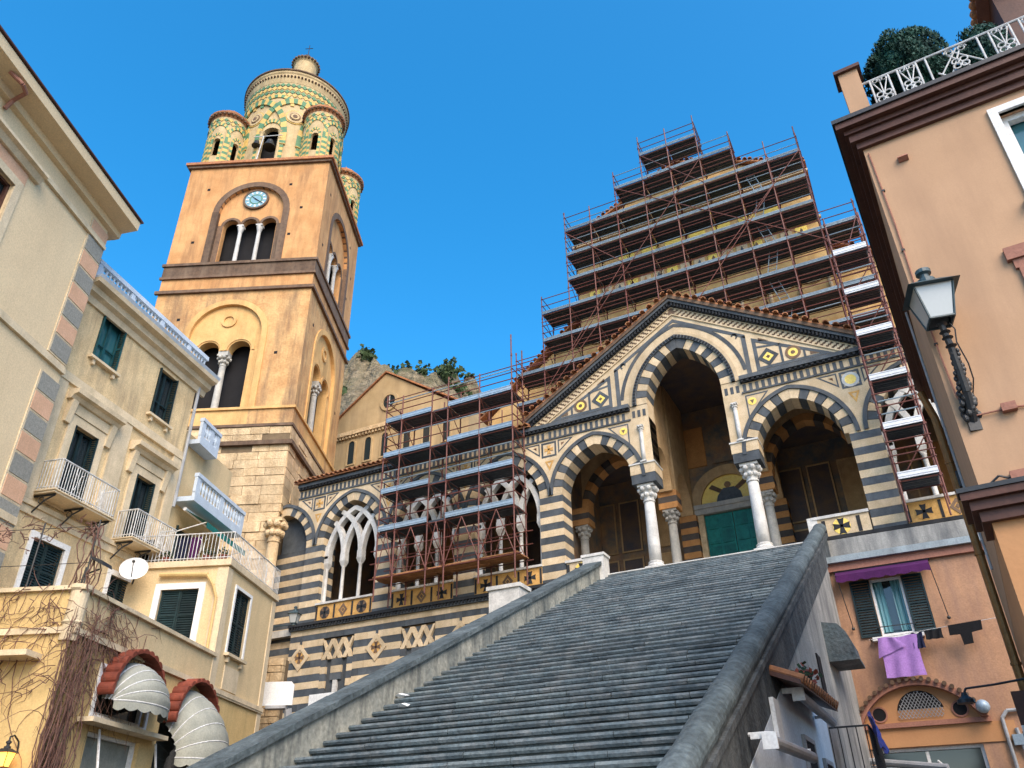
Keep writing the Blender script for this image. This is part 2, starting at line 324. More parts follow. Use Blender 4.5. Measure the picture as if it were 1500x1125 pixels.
# ------------------------------------------------------------------ staircase
NST, RISE, TREAD = 62, 10.5/62, 0.351
YTOP = 27.12
SLOPE = RISE/TREAD
def sx(Y): return (Y-27)*0.036                       # the flight drifts a little sideways
def stairz(Y): return 10.5+(Y-YTOP)*SLOPE
st = thing('stone_staircase', 'long steep flight of worn grey stone steps rising to the striped porch', 'staircase', (-6.2, 5.6, 0))
OX, OY = -6.2, 5.6
def stairs():
    rr = random.Random(11)
    for i in range(NST):
        yf = YTOP-(NST-1-i)*TREAD; zt = (i+1)*RISE; x0 = -9.95+sx(yf)-OX; x1 = -2.22+sx(yf)-OX
        m = MB(); x = x0
        while x < x1-0.05:
            L = rr.uniform(0.9, 2.4); xe = min(x1, x+L)
            if x1-xe < 0.5: xe = x1
            dz = rr.uniform(-0.006, 0.006); dy = rr.uniform(-0.007, 0.007); mi = rr.choice((0, 0, 0, 0, 0, 1, 2)); y = yf-OY
            back = y+TREAD+0.12
            segs = 4; vs = []; fs = []
            prof = lambda j: [(y+0.035+dy, zt-RISE-0.03), (y+0.045+dy, zt-0.102), (y-0.030+dy+j, zt-0.094), (y-0.052+dy+j, zt-0.052+dz), (y-0.022+dy+j, zt-0.010+dz+j*0.5), (y+0.05, zt+dz), (back, zt+dz), (back, zt-RISE-0.03)]
            P = 8
            for k in range(segs+1):
                j = rr.uniform(-0.010, 0.010); xx = x+0.007+(xe-x-0.014)*k/segs
                vs += [(xx, a, b) for a, b in prof(j)]
            for k in range(segs):
                for q in range(P):
                    q2 = (q+1) % P; fs.append((k*P+q, k*P+q2, (k+1)*P+q2, (k+1)*P+q))
            fs += [tuple(range(P-1, -1, -1)), tuple(range(segs*P, segs*P+P))]
            m.add(vs, [f[::-1] for f in fs], mi); x = xe
        m.build('step', ['stair_stone', 'stair_pale', 'stair_dark'], st)
    # solid core below the treads
    def sl(y): return stairz(y)-RISE-0.25
    m = MB(); a, b = 5.5, 27.3
    m.add([(-10.2+sx(a)-OX, a-OY, -0.1), (-2.2+sx(a)-OX, a-OY, -0.1), (-2.2+sx(b)-OX, b-OY, -0.1), (-10.2+sx(b)-OX, b-OY, -0.1),
           (-10.2+sx(a)-OX, a-OY, max(sl(a), -.05)), (-2.2+sx(a)-OX, a-OY, max(sl(a), -.05)), (-2.2+sx(b)-OX, b-OY, sl(b)), (-10.2+sx(b)-OX, b-OY, sl(b))],
          [(0,3,2,1),(4,5,6,7),(0,1,5,4),(1,2,6,5),(2,3,7,6),(3,0,4,7)])
    m.build('core', 'stair_stone', st)
    # a sheared bar that follows the flight
    def bar(name, mt, xa, xb, la, lb, ya, yb, parent, jit=0.0):
        m = MB(); n = max(2, int((yb-ya)/0.5)); vs = []; fs = []
        for k in range(n+1):
            y = ya+(yb-ya)*k/n; z = stairz(y); d = sx(y)-OX
            e = [rr.uniform(-jit, jit) for _ in range(4)]
            vs += [(xa+d+e[0], y-OY, z+la), (xb+d+e[1], y-OY, z+la), (xb+d+e[2], y-OY, z+lb+e[3]), (xa+d+e[2], y-OY, z+lb+e[3])]
        for k in range(n):
            for q in range(4):
                q2 = (q+1) % 4; fs.append((k*4+q, (k+1)*4+q, (k+1)*4+q2, k*4+q2))
        fs += [(0, 1, 2, 3), (n*4+3, n*4+2, n*4+1, n*4)]
        m.add(vs, fs); return m.build(name, mt, parent)
    # left parapet: plastered inner face, flat slab coping in lengths
    pl = bar('parapet', 'parapet_plaster', -10.30, -9.85, -2.6, 0.50, 6.2, 26.75, st)
    y = 6.0
    while y < 26.8:
        L = rr.uniform(1.5, 2.3); ye = min(26.9, y+L)
        bar('coping_stone', 'parapet_stone', -10.40, -9.75, 0.50, 0.505+0.12, y+0.005, ye-0.005, pl, 0.008); y = ye
    # right parapet: half-round coping
    pr = bar('parapet', 'parapet_shade_crust', -2.28, -1.93, -0.55, 0.36, 6.2, 26.6, st)
    y = 6.0
    while y < 26.7:
        L = rr.uniform(1.5, 2.2); ye = min(26.75, y+L); m = MB(); n = 12; ns = 5; vs = []; fs = []
        for k in range(ns+1):
            yy = y+0.004+(ye-y-0.008)*k/ns; d = sx(yy)-OX; z = stairz(yy)+0.36; ro = 0.215+rr.uniform(-0.01, 0.01)
            for q in range(n+1):
                t = math.pi*(-0.12+1.24*q/n); vs.append((-2.105+d+ro*math.cos(t), yy-OY, z+0.08+ro*0.95*math.sin(t)))
        for k in range(ns):
            for q in range(n):
                fs.append((k*(n+1)+q, k*(n+1)+q+1, (k+1)*(n+1)+q+1, (k+1)*(n+1)+q))
            fs.append((k*(n+1)+n, k*(n+1), (k+1)*(n+1), (k+1)*(n+1)+n))
        fs += [tuple(range(n, -1, -1)), tuple(range(ns*(n+1), ns*(n+1)+n+1))]
        m.add(vs, [f[::-1] for f in fs]); m.build('coping_stone', 'parapet_stone', pr, smooth=False); y = ye
    # mouldings below the right coping, then the rendered flank down to the ground
    bar('moulding', 'parapet_shade_crust', -1.93, -1.87, 0.18, 0.29, 6.2, 26.6, pr)
    m = MB(); a, b = 6.2, 25.4
    pts = []
    for xx in (-2.30, -1.96):
        for (y, z) in ((a, -0.05), (b, -0.05), (b, stairz(b)-0.5), (a, max(0.0, stairz(a)-0.5))):
            pts.append((xx+sx(y)-OX, y-OY, z))
    m.add(pts, [(3,2,1,0),(4,5,6,7),(0,1,5,4),(1,2,6,5),(2,3,7,6),(3,0,4,7)])
    m.build('flank_wall', 'flank_plaster', st)
    # marble end post at the head of the left parapet, pedestal farther down
    p = MB(); p.box(-10.5+6.2, -9.68+6.2, 26.7-OY, 27.28-OY, 10.0, 11.16); p.box(-10.55+6.2, -9.63+6.2, 26.66-OY, 27.3-OY, 11.16, 11.26)
    p.build('end_post', 'marble', st)
    p = MB(); p.box(-11.85+6.2, -10.78+6.2, 21.9-OY, 22.6-OY, 7.0, 8.9); p.box(-11.92+6.2, -10.72+6.2, 21.84-OY, 22.66-OY, 8.9, 9.02)
    p.build('pedestal', 'marble', st)
    # landing slab with pale nosing at the top
    bx('landing_edge', 'marble', st, -10.0+6.2, -2.3+6.2, YTOP-0.045-OY, YTOP+0.4-OY, 10.503, 10.545)
stairs()
for k, (px_, py_) in enumerate(((588, 1028), (592, 1043))):
    q = at_y(px_, py_, 15.9-k*0.7); d = ray(px_, py_); t = 1.0
    # walk the ray down on to the treads
    for s in range(2000):
        p = CAM+d*(5+s*0.02)
        i = math.floor((p.y-(YTOP-(NST-1)*TREAD))/TREAD)
        if p.z <= (i+1)*RISE+0.02: break
    m = MB(); rr = random.Random(k)
    n = 7
    vs = [(rr.uniform(-.05, .05)+.16*math.cos(6.28*i/n), rr.uniform(-.03, .03)+.09*math.sin(6.28*i/n), rr.uniform(0.0, .07)) for i in range(n)]+[(0, 0, .09), (0, 0, 0.0)]
    m.add(vs, [(i, (i+1) % n, n) for i in range(n)]+[((i+1) % n, i, n+1) for i in range(n)])
    o = m.build('litter_scrap', 'white_paint'); o.location = (p.x, p.y, (i+1)*RISE+0.012)
    tag(o, ['crumpled white scrap of paper lying on the steps by the left parapet', 'small flat white wrapper one step below the crumpled paper'][k], 'litter')

# ------------------------------------------------------------------ cathedral porch and loggia
por = thing('cathedral_porch', 'striped black and cream cathedral porch with gable, pointed arches and bronze door', 'porch', (-6.05, YF, 10.5))
log = thing('striped_loggia', 'striped loggia wing with interlaced white tracery between porch and bell tower', 'loggia', (-18, YF, 0))
lor = thing('striped_loggia', 'short striped loggia bay right of the porch behind the narrow scaffold', 'loggia', (2, YF, 0))
class Off:                       # lets world coordinates be used for children of an Empty
    def __init__(s, o): s.o = o; s.l = o.location.copy()
    def done(s, ob): ob.location = -s.l; return ob
def place(ob, root):
    ob.location = tuple(-c for c in root.location); return ob
def P(mb, name, m, root, parent=None, **k):
    ob = mb.build(name, m, parent or root, **k)
    if parent is None: place(ob, root)
    return ob
def S(name, root):
    o = sub(name, root); place(o, root); return o
CR, DK = 'cream_stone', 'dark_stone'
def arc_pts(xc, c, r, z0, side, a0=0.0, a1=None, n=8):
    # side +1: right half (centre xc-c); angles from springing to apex
    if a1 is None: a1 = math.acos(c/r)
    return [(xc+side*(-c+r*math.cos(a0+(a1-a0)*i/n)), z0+r*math.sin(a0+(a1-a0)*i/n)) for i in range(n+1)]
def voussoirs(root, parent, xc, half, c, z0, t, y0, y1, n, mats=(CR, DK), start=0, name='voussoir'):
    r = half+c; aI = math.acos(c/r); aO = math.acos(c/(r+t))
    for side in (1, -1):
        for k in range(n):
            g0, g1 = k/n+0.004, (k+1)/n-0.004
            a0, a1 = aI*g0, aI*g1; b0, b1 = (aI*g0, aI*g1)
            if k == n-1: a1 = aI-0.002; b1 = aO-0.002
            q = 2
            inn = arc_pts(xc, c, r, z0, side, a0, a1, q); out = arc_pts(xc, c, r+t, z0, side, b0, b1, q)
            poly = inn+out[::-1]
            e = random.uniform(-0.006, 0.006)
            MB().prism(poly if side > 0 else poly[::-1], y0+e, y1).build(name, mats[(k+start) % 2], parent)
def moulding_arc(root, parent, xc, c, r0, r1, z0, y0, y1, m=DK, name='arch_moulding', zmin=None):
    pts = []
    for r, rev in ((r0, False), (r1, True)):
        R = arc_pts(xc, c, r, z0, 1, 0, None, 14); Lf = arc_pts(xc, c, r, z0, -1, 0, None, 14)
        line = R+Lf[::-1][1:]
        pts.append(line)
    i, o = pts; n = len(i)
    mb = MB()
    vs = [(x, y0, z) for x, z in i]+[(x, y0, z) for x, z in o]+[(x, y1, z) for x, z in i]+[(x, y1, z) for x, z in o]
    fs = []
    for k in range(n-1):
        fs += [(k, n+k, n+k+1, k+1), (k, k+1, 2*n+k+1, 2*n+k), (n+k+1, n+k, 3*n+k, 3*n+k+1)]
    mb.add(vs, fs); return mb.build(name, m, parent)
def ring_line(xc, c, r, z0, x_lo, x_hi, n=14):
    L_ = arc_pts(xc, c, r, z0, -1, 0, None, n); R_2 = arc_pts(xc, c, r, z0, 1, 0, None, n)
    pts = L_+R_2[::-1][1:]
    def zat(x):
        s = 1 if x > xc else -1; u = abs(x-xc)+c
        return z0+math.sqrt(max(r*r-u*u, 0))
    pts = [p for p in pts if x_lo+1e-4 < p[0] < x_hi-1e-4]
    return [(x_lo, zat(x_lo))]+pts+[(x_hi, zat(x_hi))]
def pier(root, xc, w, z0, z1, y0=YF, dep=0.9, h=0.281, name='pier', start=1, mats=(CR, DK)):
    p = S(name, root); z = z0; k = start
    while z < z1-0.05:
        ze = min(z1, z+h); e = random.uniform(0, 0.008)
        MB().box(xc-w/2-e, xc+w/2+e, y0-e, y0+dep, z+0.003, ze-0.003).build('course', mats[k % 2], p); z = ze; k += 1
    return p
def capital(mb, x, y, z0, z1, r0, r1):
    h = z1-z0
    mb.lathe([(r0*1.12, z0-0.03), (r0*1.15, z0+0.02), (r0*0.98, z0+0.05), (r0*1.05, z0+0.25*h), (r0*1.3, z0+0.42*h), (r0*1.12, z0+0.46*h), (r0*1.25, z0+0.6*h), (r1*1.12, z0+0.8*h), (r1*0.95, z0+0.84*h)], x, y, 16)
    for ring, (zz, rr_, n) in enumerate(((z0+0.36*h, r0*1.22, 8), (z0+0.72*h, r1*1.02, 8))):
        for i in range(n):
            t = 2*math.pi*(i+0.5*ring)/n
            mb.ball((x+rr_*math.cos(t), y+rr_*math.sin(t), zz), 0.15*h, 6)
    mb.box(x-r1, x+r1, y-r1, y+r1, z0+0.84*h, z1)
def column(root, x, y, zb, zs, zc, zt, r, m='marble', parent=None, name='column', mc=None):
    p = S(name, root)
    b = MB(); b.box(x-r*1.5, x+r*1.5, y-r*1.5, y+r*1.5, zb, zb+(zs-zb)*0.45); b.lathe([(r*1.45, zb+(zs-zb)*0.45), (r*1.5, zb+(zs-zb)*0.6), (r*1.2, zb+(zs-zb)*0.75), (r*1.3, zb+(zs-zb)*0.9), (r*1.05, zs)], x, y, 16)
    b.build('base', m, p)
    MB().lathe([(r*1.0, zs), (r*1.0, zs+(zc-zs)*0.3), (r*0.93, zs+(zc-zs)*0.7), (r*0.86, zc)], x, y, 18).build('shaft', m, p, smooth=True)
    c = MB(); capital(c, x, y, zc, zt, r*0.9, r*1.45); c.build('capital', mc or m, p)
    return p
SPR, CC, RI, TV = 14.2, 0.39, 1.89, 0.39         # small arches: springing, centre offset, radius, voussoir depth
BAND0, BAND1, CORN1 = 16.74, 17.13, 17.40
def cross_panel(mb_list, x, z, s, y, kind='cross'):
    pass
def arch_bay(root, xc, lo=2.0, hi=2.0, n=9):
    a = S('arch', root)
    voussoirs(root, a, xc, 1.5, CC, SPR, TV, YF-0.012, YF+0.9, n, start=0)
    moulding_arc(root, a, xc, CC, RI+TV+0.004, RI+TV+0.15, SPR, YF-0.07, YF+0.2)
    line = ring_line(xc, CC, RI+TV+0.15, SPR, xc-lo, xc+hi)
    poly = line+[(xc+hi, BAND0), (xc-lo, BAND0)]
    P(MB().prism(poly, YF, YF+0.9), 'spandrel', CR, root)
    return a
def inlay(root, poly, m, y=0.010, parent=None, name='inlay'):
    return P(MB().prism(poly, YF-y, YF+0.02), name, m, root, parent)
def inlay_frame(root, poly, wd, m=DK, y=0.010, parent=None, name='inlay_frame'):
    return P(MB().ring(poly, inset(poly, wd), YF-y, YF+0.02), name, m, root, parent)
def square(cx, cz, h): return [(cx-h, cz-h), (cx+h, cz-h), (cx+h, cz+h), (cx-h, cz+h)]
def diamond(cx, cz, h, v=None): v = v or h; return [(cx-h, cz), (cx, cz-v), (cx+h, cz), (cx, cz+v)]
def cross_inlay(root, cx, cz, s, m=DK, y=0.02, base=None, yb=0.014):
    for a in range(4):                          # four flared arms
        t = a*math.pi/2; f = lambda u, v: (cx+u*math.cos(t)-v*math.sin(t), cz+u*math.sin(t)+v*math.cos(t))
        P(MB().prism([f(0.0, -0.03*s/0.2), f(s, -s*0.42), f(s*0.92, 0), f(s, s*0.42), f(0.0, 0.03*s/0.2)], YF-y, YF), 'cross_arm', m, root)
def spandrel_motif(root, x, with_cross=True):
    # square with cross over a pier, small triangles round it
    inlay_frame(root, square(x, 16.27, 0.34), 0.08)
    if with_cross: cross_inlay(root, x, 16.27, 0.2, 'ochre_panel')
    inlay_frame(root, [(x-0.20, 15.75), (x, 15.30), (x+0.20, 15.75)], 0.07, 'ochre_panel')
    for s in (-1, 1):
        t = [(x+s*0.42, 16.62), (x+s*1.12, 16.62), (x+s*0.42, 16.02)]
        inlay_frame(root, t, 0.05); tt = inset(t, 0.15)
        inlay(root, tt, 'red_stone')
# porch arches
for xc, lo, hi in ((-9.95, 2.0, 2.40), (-2.15, 2.40, 2.2)): arch_bay(por, xc, lo, hi, 9)
pier(por, -11.95, 1.0, 10.5, SPR+0.02); pier(por, 0.0, 1.0, 10.5, SPR+0.02)
for x in (-11.95, 0.0):                          # wedge over the pier between rings
    spandrel_motif(por, x, x < -5)
inlay_frame(por, circle(0.0, 16.25, 0.30, 16), 0.10, 'marble', 0.02); inlay(por, circle(0.0, 16.25, 0.2, 16), 'gold_mosaic', 0.016)
for s, x in ((1, -8.75), (-1, -3.4)):
    t = [(x-s*0.55, 16.6), (x+s*0.33, 16.6), (x+s*0.33, 15.6)]
    inlay_frame(por, t, 0.05); inlay(por, circle(x+s*0.1, 16.30, 0.16, 14), 'gold_mosaic', 0.014)
    inlay(por, [(x+s*0.1-0.08, 16.36), (x+s*0.1+0.08, 16.36), (x+s*0.1, 16.2)], 'brown_stone', 0.02)
# jamb strips of the tall arch, imposts, colonnettes, columns
XC0 = -6.05
for s in (-1, 1):
    xi = XC0+s*1.5; xo = XC0+s*2.02
    stp = S('jamb', por); z = 14.7; k = 0
    while z < 16.7:
        ze = min(16.735, z+0.29)
        MB().box(min(xi, xo), max(xi, xo), YF+0.004, YF+0.9, z+0.003, ze-0.003).build('course', (CR, DK)[k % 2], stp); z = ze; k += 1
    P(MB().box(*sorted((XC0+s*2.02, XC0+s*2.42)), YF+0.003, YF+0.9, 14.7, BAND0-0.002), 'jamb_wall', DK, por)
    imp = S('impost', por); xa, xb = sorted((XC0+s*1.47, XC0+s*2.47))
    MB().box(xa, xb, YF-0.05, YF+0.92, 14.3, 14.70).build('course', CR, imp)
    MB().box(xa+0.02, xb-0.02, YF-0.04, YF+0.91, 13.92, 14.297).build('course', DK, imp)
    MB().box(xa-0.03, xb+0.03, YF-0.09, YF+0.95, 14.70, 14.76).build('abacus', 'marble', imp)
    xm = XC0+s*1.97
    column(por, xm, YF+0.38, 10.5, 10.92, 13.28, 13.92, 0.225)
    column(por, xm-s*0.10, YF-0.02, 14.76, 14.86, 16.12, 16.36, 0.085, name='colonnette')
# tall central arch
ca = S('arch', por)
RC, CCN = 2.39, 0.89; Z1 = 17.3
voussoirs(por, ca, XC0, 1.5, CCN, Z1, 0.43, YF-0.02, YF+0.9, 10, start=0)
moulding_arc(por, ca, XC0, CCN, RC+0.434, RC+0.58, Z1, YF-0.10, YF+0.1)
moulding_arc(por, ca, XC0, CCN, RC+0.58, RC+0.72, Z1, YF-0.03, YF+0.1, CR)
dn = MB()
for s in (1, -1):
    for k in range(26):
        a = (k+0.5)/26*math.acos(CCN/(RC+0.5)); r0, r1 = RC+0.46, RC+0.555
        q = [(XC0+s*(-CCN+r*math.cos(a+d)), Z1+r*math.sin(a+d)) for r, d in ((r0, -0.012), (r1, -0.012), (r1, 0.012), (r0, 0.012))]
        dn.prism(q if s > 0 else q[::-1], YF-0.135, YF-0.09)
dn.build('dentil_ring', 'black_stone', ca, stuff=True)
# gable field
RK = 0.615; GX0, GX1 = -12.55, 0.45; GA = 21.15; GC = -6.05
def rake(x, dz=0.0): return GA-abs(x-GC)*RK+dz
rout = RC+0.72
La = arc_pts(XC0, CCN, rout, Z1, -1, 0, None, 16); Ra = arc_pts(XC0, CCN, rout, Z1, 1, 0, None, 16)
xb0 = GC-(GA-CORN1)/RK
P(MB().prism([(xb0, CORN1)]+[(La[0][0], CORN1)]+La[1:]+[(GC, GA)], YF+0.003, YF+0.9), 'gable_field', CR, por)
P(MB().prism(([(2*GC-xb0, CORN1)]+[(Ra[0][0], CORN1)]+Ra[1:]+[(GC, GA)])[::-1], YF+0.003, YF+0.9), 'gable_field', CR, por)
for s in (-1, 1):
    f = lambda x, z: (GC+s*x, z)
    fl = (lambda q: q if s > 0 else q[::-1])
    # dark strip below the rake and round the arch, triangular side panel, spandrel panel
    tri = [f(2.95, CORN1+0.12), f(5.75, CORN1+0.12), f(2.95, rake(GC+2.95)-0.30)]
    inlay_frame(por, tri, 0.14)
    P(MB().prism(fl([f(2.95, 18.62), f(3.95, 18.50), f(3.95, 18.42), f(2.95, 18.54)]), YF-0.012, YF+0.02), 'inlay', DK, por)
    P(MB().box(*sorted((GC+s*3.90, GC+s*3.99)), YF-0.012, YF+0.02, CORN1+0.2, 18.5), 'inlay', DK, por)
    P(MB().box(*sorted((GC+s*4.72, GC+s*4.80)), YF-0.012, YF+0.02, CORN1+0.2, 17.98), 'inlay', DK, por)
    inlay_frame(por, diamond(GC+s*3.45, 18.03, 0.40), 0.13, DK, 0.016)
    inlay_frame(por, diamond(GC+s*3.45, 18.03, 0.21), 0.10, 'gold_mosaic', 0.014); inlay(por, diamond(GC+s*3.45, 18.03, 0.085), 'brown_stone', 0.018)
    cx = GC+s*4.36
    inlay_frame(por, circle(cx, 17.95, 0.29, 20), 0.10, 'brown_stone', 0.016); inlay_frame(por, circle(cx, 17.95, 0.185, 18), 0.10, 'gold_mosaic', 0.014); inlay(por, circle(cx, 17.95, 0.08, 12), 'brown_stone', 0.018)
    t2 = [f(3.15, 18.75), f(3.75, 18.68), f(3.15, 19.08)]; inlay(por, fl(inset(t2, 0.06)), 'brown_stone')
    t2 = [f(4.9, 17.62), f(5.42, 17.62), f(4.9, 17.90)]; inlay(por, fl(inset(t2, 0.05)), 'brown_stone')
    # long strip under the rake down to the panel, vertical divider
    P(MB().prism(fl([f(0.0, GA-0.20), f(2.75, rake(GC+2.75)-0.20), f(2.75, rake(GC+2.75)-0.36), f(0.0, GA-0.36)]), YF-0.012, YF+0.02), 'inlay', DK, por)
    P(MB().box(*sorted((GC+s*2.58, GC+s*2.75)), YF-0.012, YF+0.02, CORN1+0.02, rake(GC+2.75)-0.24), 'inlay', DK, por)
    ri = RC+0.98; arcp = [p for p in arc_pts(XC0, CCN, ri, Z1, s, 0.12, None, 14)]; arcq = [p for p in arc_pts(XC0, CCN, ri+0.15, Z1, s, 0.12, None, 14)]
    P(MB().prism(fl(arcp+arcq[::-1]), YF-0.011, YF+0.02), 'inlay', DK, por)
    # little curl
    cu = [(GC+s*2.33+0.13*math.cos(t), 19.30+0.15*math.sin(t)) for t in [math.pi*(-0.35+1.25*i/10) for i in range(11)]]
    ci = [(GC+s*2.33+0.07*math.cos(t), 19.30+0.08*math.sin(t)) for t in [math.pi*(-0.35+1.25*i/10) for i in range(11)]]
    if s < 0: cu = [(2*(GC-2.33)-x, z) for x, z in cu]; ci = [(2*(GC-2.33)-x, z) for x, z in ci]
    P(MB().prism((cu+ci[::-1]) if s > 0 else (cu+ci[::-1])[::-1], YF-0.012, YF+0.01), 'inlay', DK, por)
    # raking bands: cream bed, little dark lozenges, dark dentilled cornice
    def bandp(z0, z1, y0, y1, m, name, x0=0.0, x1=6.65, parent=None):
        return P(MB().prism(fl([f(x0, GA+z0), f(x1, rake(GC+x1)+z0), f(x1, rake(GC+x1)+z1), f(x0, GA+z1)])[::1], y0, y1), name, m, por)
    bandp(0.0, 0.06, YF-0.05, YF+0.9, CR, 'rake_fillet', 0, 6.1)
    bandp(0.06, 0.36, YF-0.02, YF+0.9, 'brown_stone', 'checker_bed', 0, 6.6)
    bandp(0.36, 0.41, YF-0.05, YF+0.9, CR, 'rake_fillet', 0, 6.7)
    lz = MB(); n = 36
    for k in range(n):
        x = 0.08+6.4*(k+0.5)/n
        for row in range(3):
            xx = x+(row % 2)*0.09; z = rake(GC+xx)+0.11+row*0.10
            q = diamond(GC+s*xx, z, 0.066, 0.075); lz.prism(q, YF-0.04, YF)
    P(lz, 'checker_inlay', CR, por, stuff=True)
    bandp(0.41, 0.60, YF-0.12, YF+0.9, 'black_stone', 'raking_cornice', 0, 6.75)
    bandp(0.60, 0.74, YF-0.24, YF+0.9, DK, 'raking_cornice', 0, 6.85)
    bandp(0.74, 0.89, YF-0.30, YF+0.9, 'brown_stone', 'raking_cornice', 0, 6.95)
    dn = MB()
    for k in range(52):
        x = 0.1+6.5*k/52; z = rake(GC+x)+0.43
        dn.box(GC+s*x-0.035, GC+s*x+0.035, YF-0.21, YF-0.11, z, z+0.15)
    P(dn, 'dentils', 'black_stone', por, stuff=True)
    # tile ends along the verge
    tm = MB(); n = 10
    tm.add([(0.115*math.cos(math.pi*i/n), y, 0.10*math.sin(math.pi*i/n)) for y in (0, 0.55) for i in range(n+1)]+[(0.08*math.cos(math.pi*i/n), y, 0.07*math.sin(math.pi*i/n)) for y in (0, 0.55) for i in range(n+1)],
           [(i, i+1, n+2+i, n+1+i) for i in range(n)]+[(2*n+2+i+1, 2*n+2+i, 3*n+3+i, 3*n+3+i+1) for i in range(n)]+[(i+1, i, 2*n+2+i, 2*n+2+i+1) for i in range(n)])
    tme = tm.mesh('roof_tile', 'terracotta')
    for k in range(21):
        x = 0.15+6.9*k/21
        o = link('roof_tile', tme, por, (GC+s*x+6.05, -0.5+random.uniform(-.03, .03), rake(GC+x)+0.96-10.5), (random.uniform(-.05, .05), s*math.atan(RK)*0.6, random.uniform(-.08, .08)))
    # roof slope behind
    bandp(0.90, 0.99, YF-0.30, 33.8, 'terracotta', 'roof', 0, 7.0)
# entablature shared by porch and loggia
def entablature(root, x0, x1):
    P(MB().box(x0, x1, YF+0.004, YF+0.9, BAND0+0.002, BAND1), 'frieze', CR, root)
    b = MB(); n = int((x1-x0)/0.235)
    for k in range(n): b.box(x0+0.06+k*0.235, x0+0.185+k*0.235, YF-0.008, YF+0.05, BAND0+0.05, BAND1-0.04)
    P(b, 'frieze_bars', 'dark_stone', root, stuff=True)
    P(MB().box(x0, x1, YF-0.05, YF+0.05, BAND0-0.05, BAND0+0.02), 'fillet', DK, root)
    P(MB().box(x0, x1, YF-0.10, YF+0.9, BAND1+0.002, BAND1+0.10), 'cornice', 'black_stone', root)
    P(MB().box(x0, x1, YF-0.20, YF+0.9, BAND1+0.102, CORN1-0.003), 'cornice', DK, root)
    d = MB(); n = int((x1-x0)/0.2)
    for k in range(n): d.box(x0+k*0.2+0.05, x0+k*0.2+0.14, YF-0.17, YF-0.09, BAND1+0.01, BAND1+0.098)
    P(d, 'dentils', 'black_stone', root, stuff=True)
entablature(por, -12.0, XC0-2.24); entablature(por, XC0+2.24, 0.05)
for s in (-1, 1):
    P(MB().box(*sorted((XC0+s*1.50, XC0+s*2.24)), YF+0.0045, YF+0.9, BAND0+0.002, Z1), 'frieze', CR, por)
    b = MB()
    for k in range(3): b.box(*sorted((XC0+s*(1.60+k*0.22), XC0+s*(1.72+k*0.22))), YF-0.008, YF+0.05, BAND0+0.05, BAND1-0.04)
    P(b, 'frieze_bars', DK, por, stuff=True)
entablature(log, -25.25, -12.002); entablature(lor, 0.052, 7.0)

# ---- loggia bays with interlaced tracery
def tracery(root, xc, y=YF+0.32):
    t = S('tracery_window', root)
    xs = [xc-1.40, xc-0.47, xc+0.47, xc+1.40]
    for x in xs:
        MB().lathe([(0.115, 11.42), (0.12, 11.5), (0.085, 11.56), (0.078, 13.0), (0.10, 13.04), (0.075, 13.07)], x, y, 12).build('shaft', 'marble', t, smooth=True)
        c = MB(); c.add([(x-.08, y-.08, 13.05), (x+.08, y-.08, 13.05), (x+.08, y+.08, 13.05), (x-.08, y+.08, 13.05), (x-.15, y-.16, 13.28), (x+.15, y-.16, 13.28), (x+.15, y+.16, 13.28), (x-.15, y+.16, 13.28)], [(0,3,2,1),(4,5,6,7),(0,1,5,4),(1,2,6,5),(2,3,7,6),(3,0,4,7)])
        c.box(x-.13, x+.13, y-.15, y+.15, 13.28, 13.62); c.build('springer', 'marble', t)
    # ribs: each springer throws an arc to both sides, stopped by the big arch
    def inside(x, z):
        u = abs(x-xc)+CC; return z < SPR or u*u+(z-SPR)**2 < (RI-0.03)**2
    R = 2.05
    for x in xs:
        for s in (-1, 1):
            pts = []
            for k in range(26):
                a = k*0.05; px_ = x+s*(R-R*math.cos(a)); pz = 13.50+R*1.16*math.sin(a)
                if abs(px_-xc) > 1.47 or not inside(px_, pz): break
                pts.append((px_, pz))
            if len(pts) < 3: continue
            wd = 0.105; l = []; r_ = []
            for k, p in enumerate(pts):
                q0 = Vector(pts[max(0, k-1)]); q1 = Vector(pts[min(len(pts)-1, k+1)]); d = (q1-q0).normalized(); nn = Vector((-d.y, d.x))
                l.append(tuple(Vector(p)+nn*wd)); r_.append(tuple(Vector(p)-nn*wd))
            e = 0.01*s+0.004*xs.index(x)
            MB().prism(r_+l[::-1], y-0.14+e, y+0.14+e).build('rib', 'marble', t)
    # thin jamb lining
    for s in (-1, 1):
        MB().box(*sorted((xc+s*1.44, xc+s*1.499)), y-0.1, y+0.1, 11.42, SPR).build('jamb_lining', 'aged_marble', t)
def apron(root, xc, w=3.0):
    P(MB().box(xc-w/2, xc+w/2, YF-0.02, YF+0.7, 10.62, 11.33), 'apron', 'ochre_panel', root)
    P(MB().box(xc-w/2-0.02, xc+w/2+0.02, YF-0.10, YF+0.75, 11.332, 11.42), 'sill', 'marble', root)
    for k in range(3):
        x = xc+(k-1)*0.98
        if k == 1:
            inlay_frame(root, diamond(x, 10.97, 0.24, 0.28), 0.09, 'brown_stone', 0.034); inlay(root, diamond(x, 10.97, 0.08, 0.09), 'brown_stone', 0.034)
        else:
            inlay(root, circle(x, 10.97, 0.27, 18), 'brown_stone' if xc < -20 else 'ochre_panel', 0.03); cross_inlay(root, x, 10.97, 0.25, 'black_stone', 0.04)
    for k in range(4):
        x = xc+(k-1.5)*0.96
        P(MB().box(x-0.045, x+0.045, YF-0.032, YF, 10.68, 11.28), 'inlay', 'black_stone', root)
for i, xc in enumerate((-21.95, -17.95, -13.95)):
    arch_bay(log, xc, 2.0, 2.0, 9); tracery(log, xc); apron(log, xc)
arch_bay(lor, 2.05, 2.0, 2.0, 9); tracery(lor, 2.05); apron(lor, 2.05)
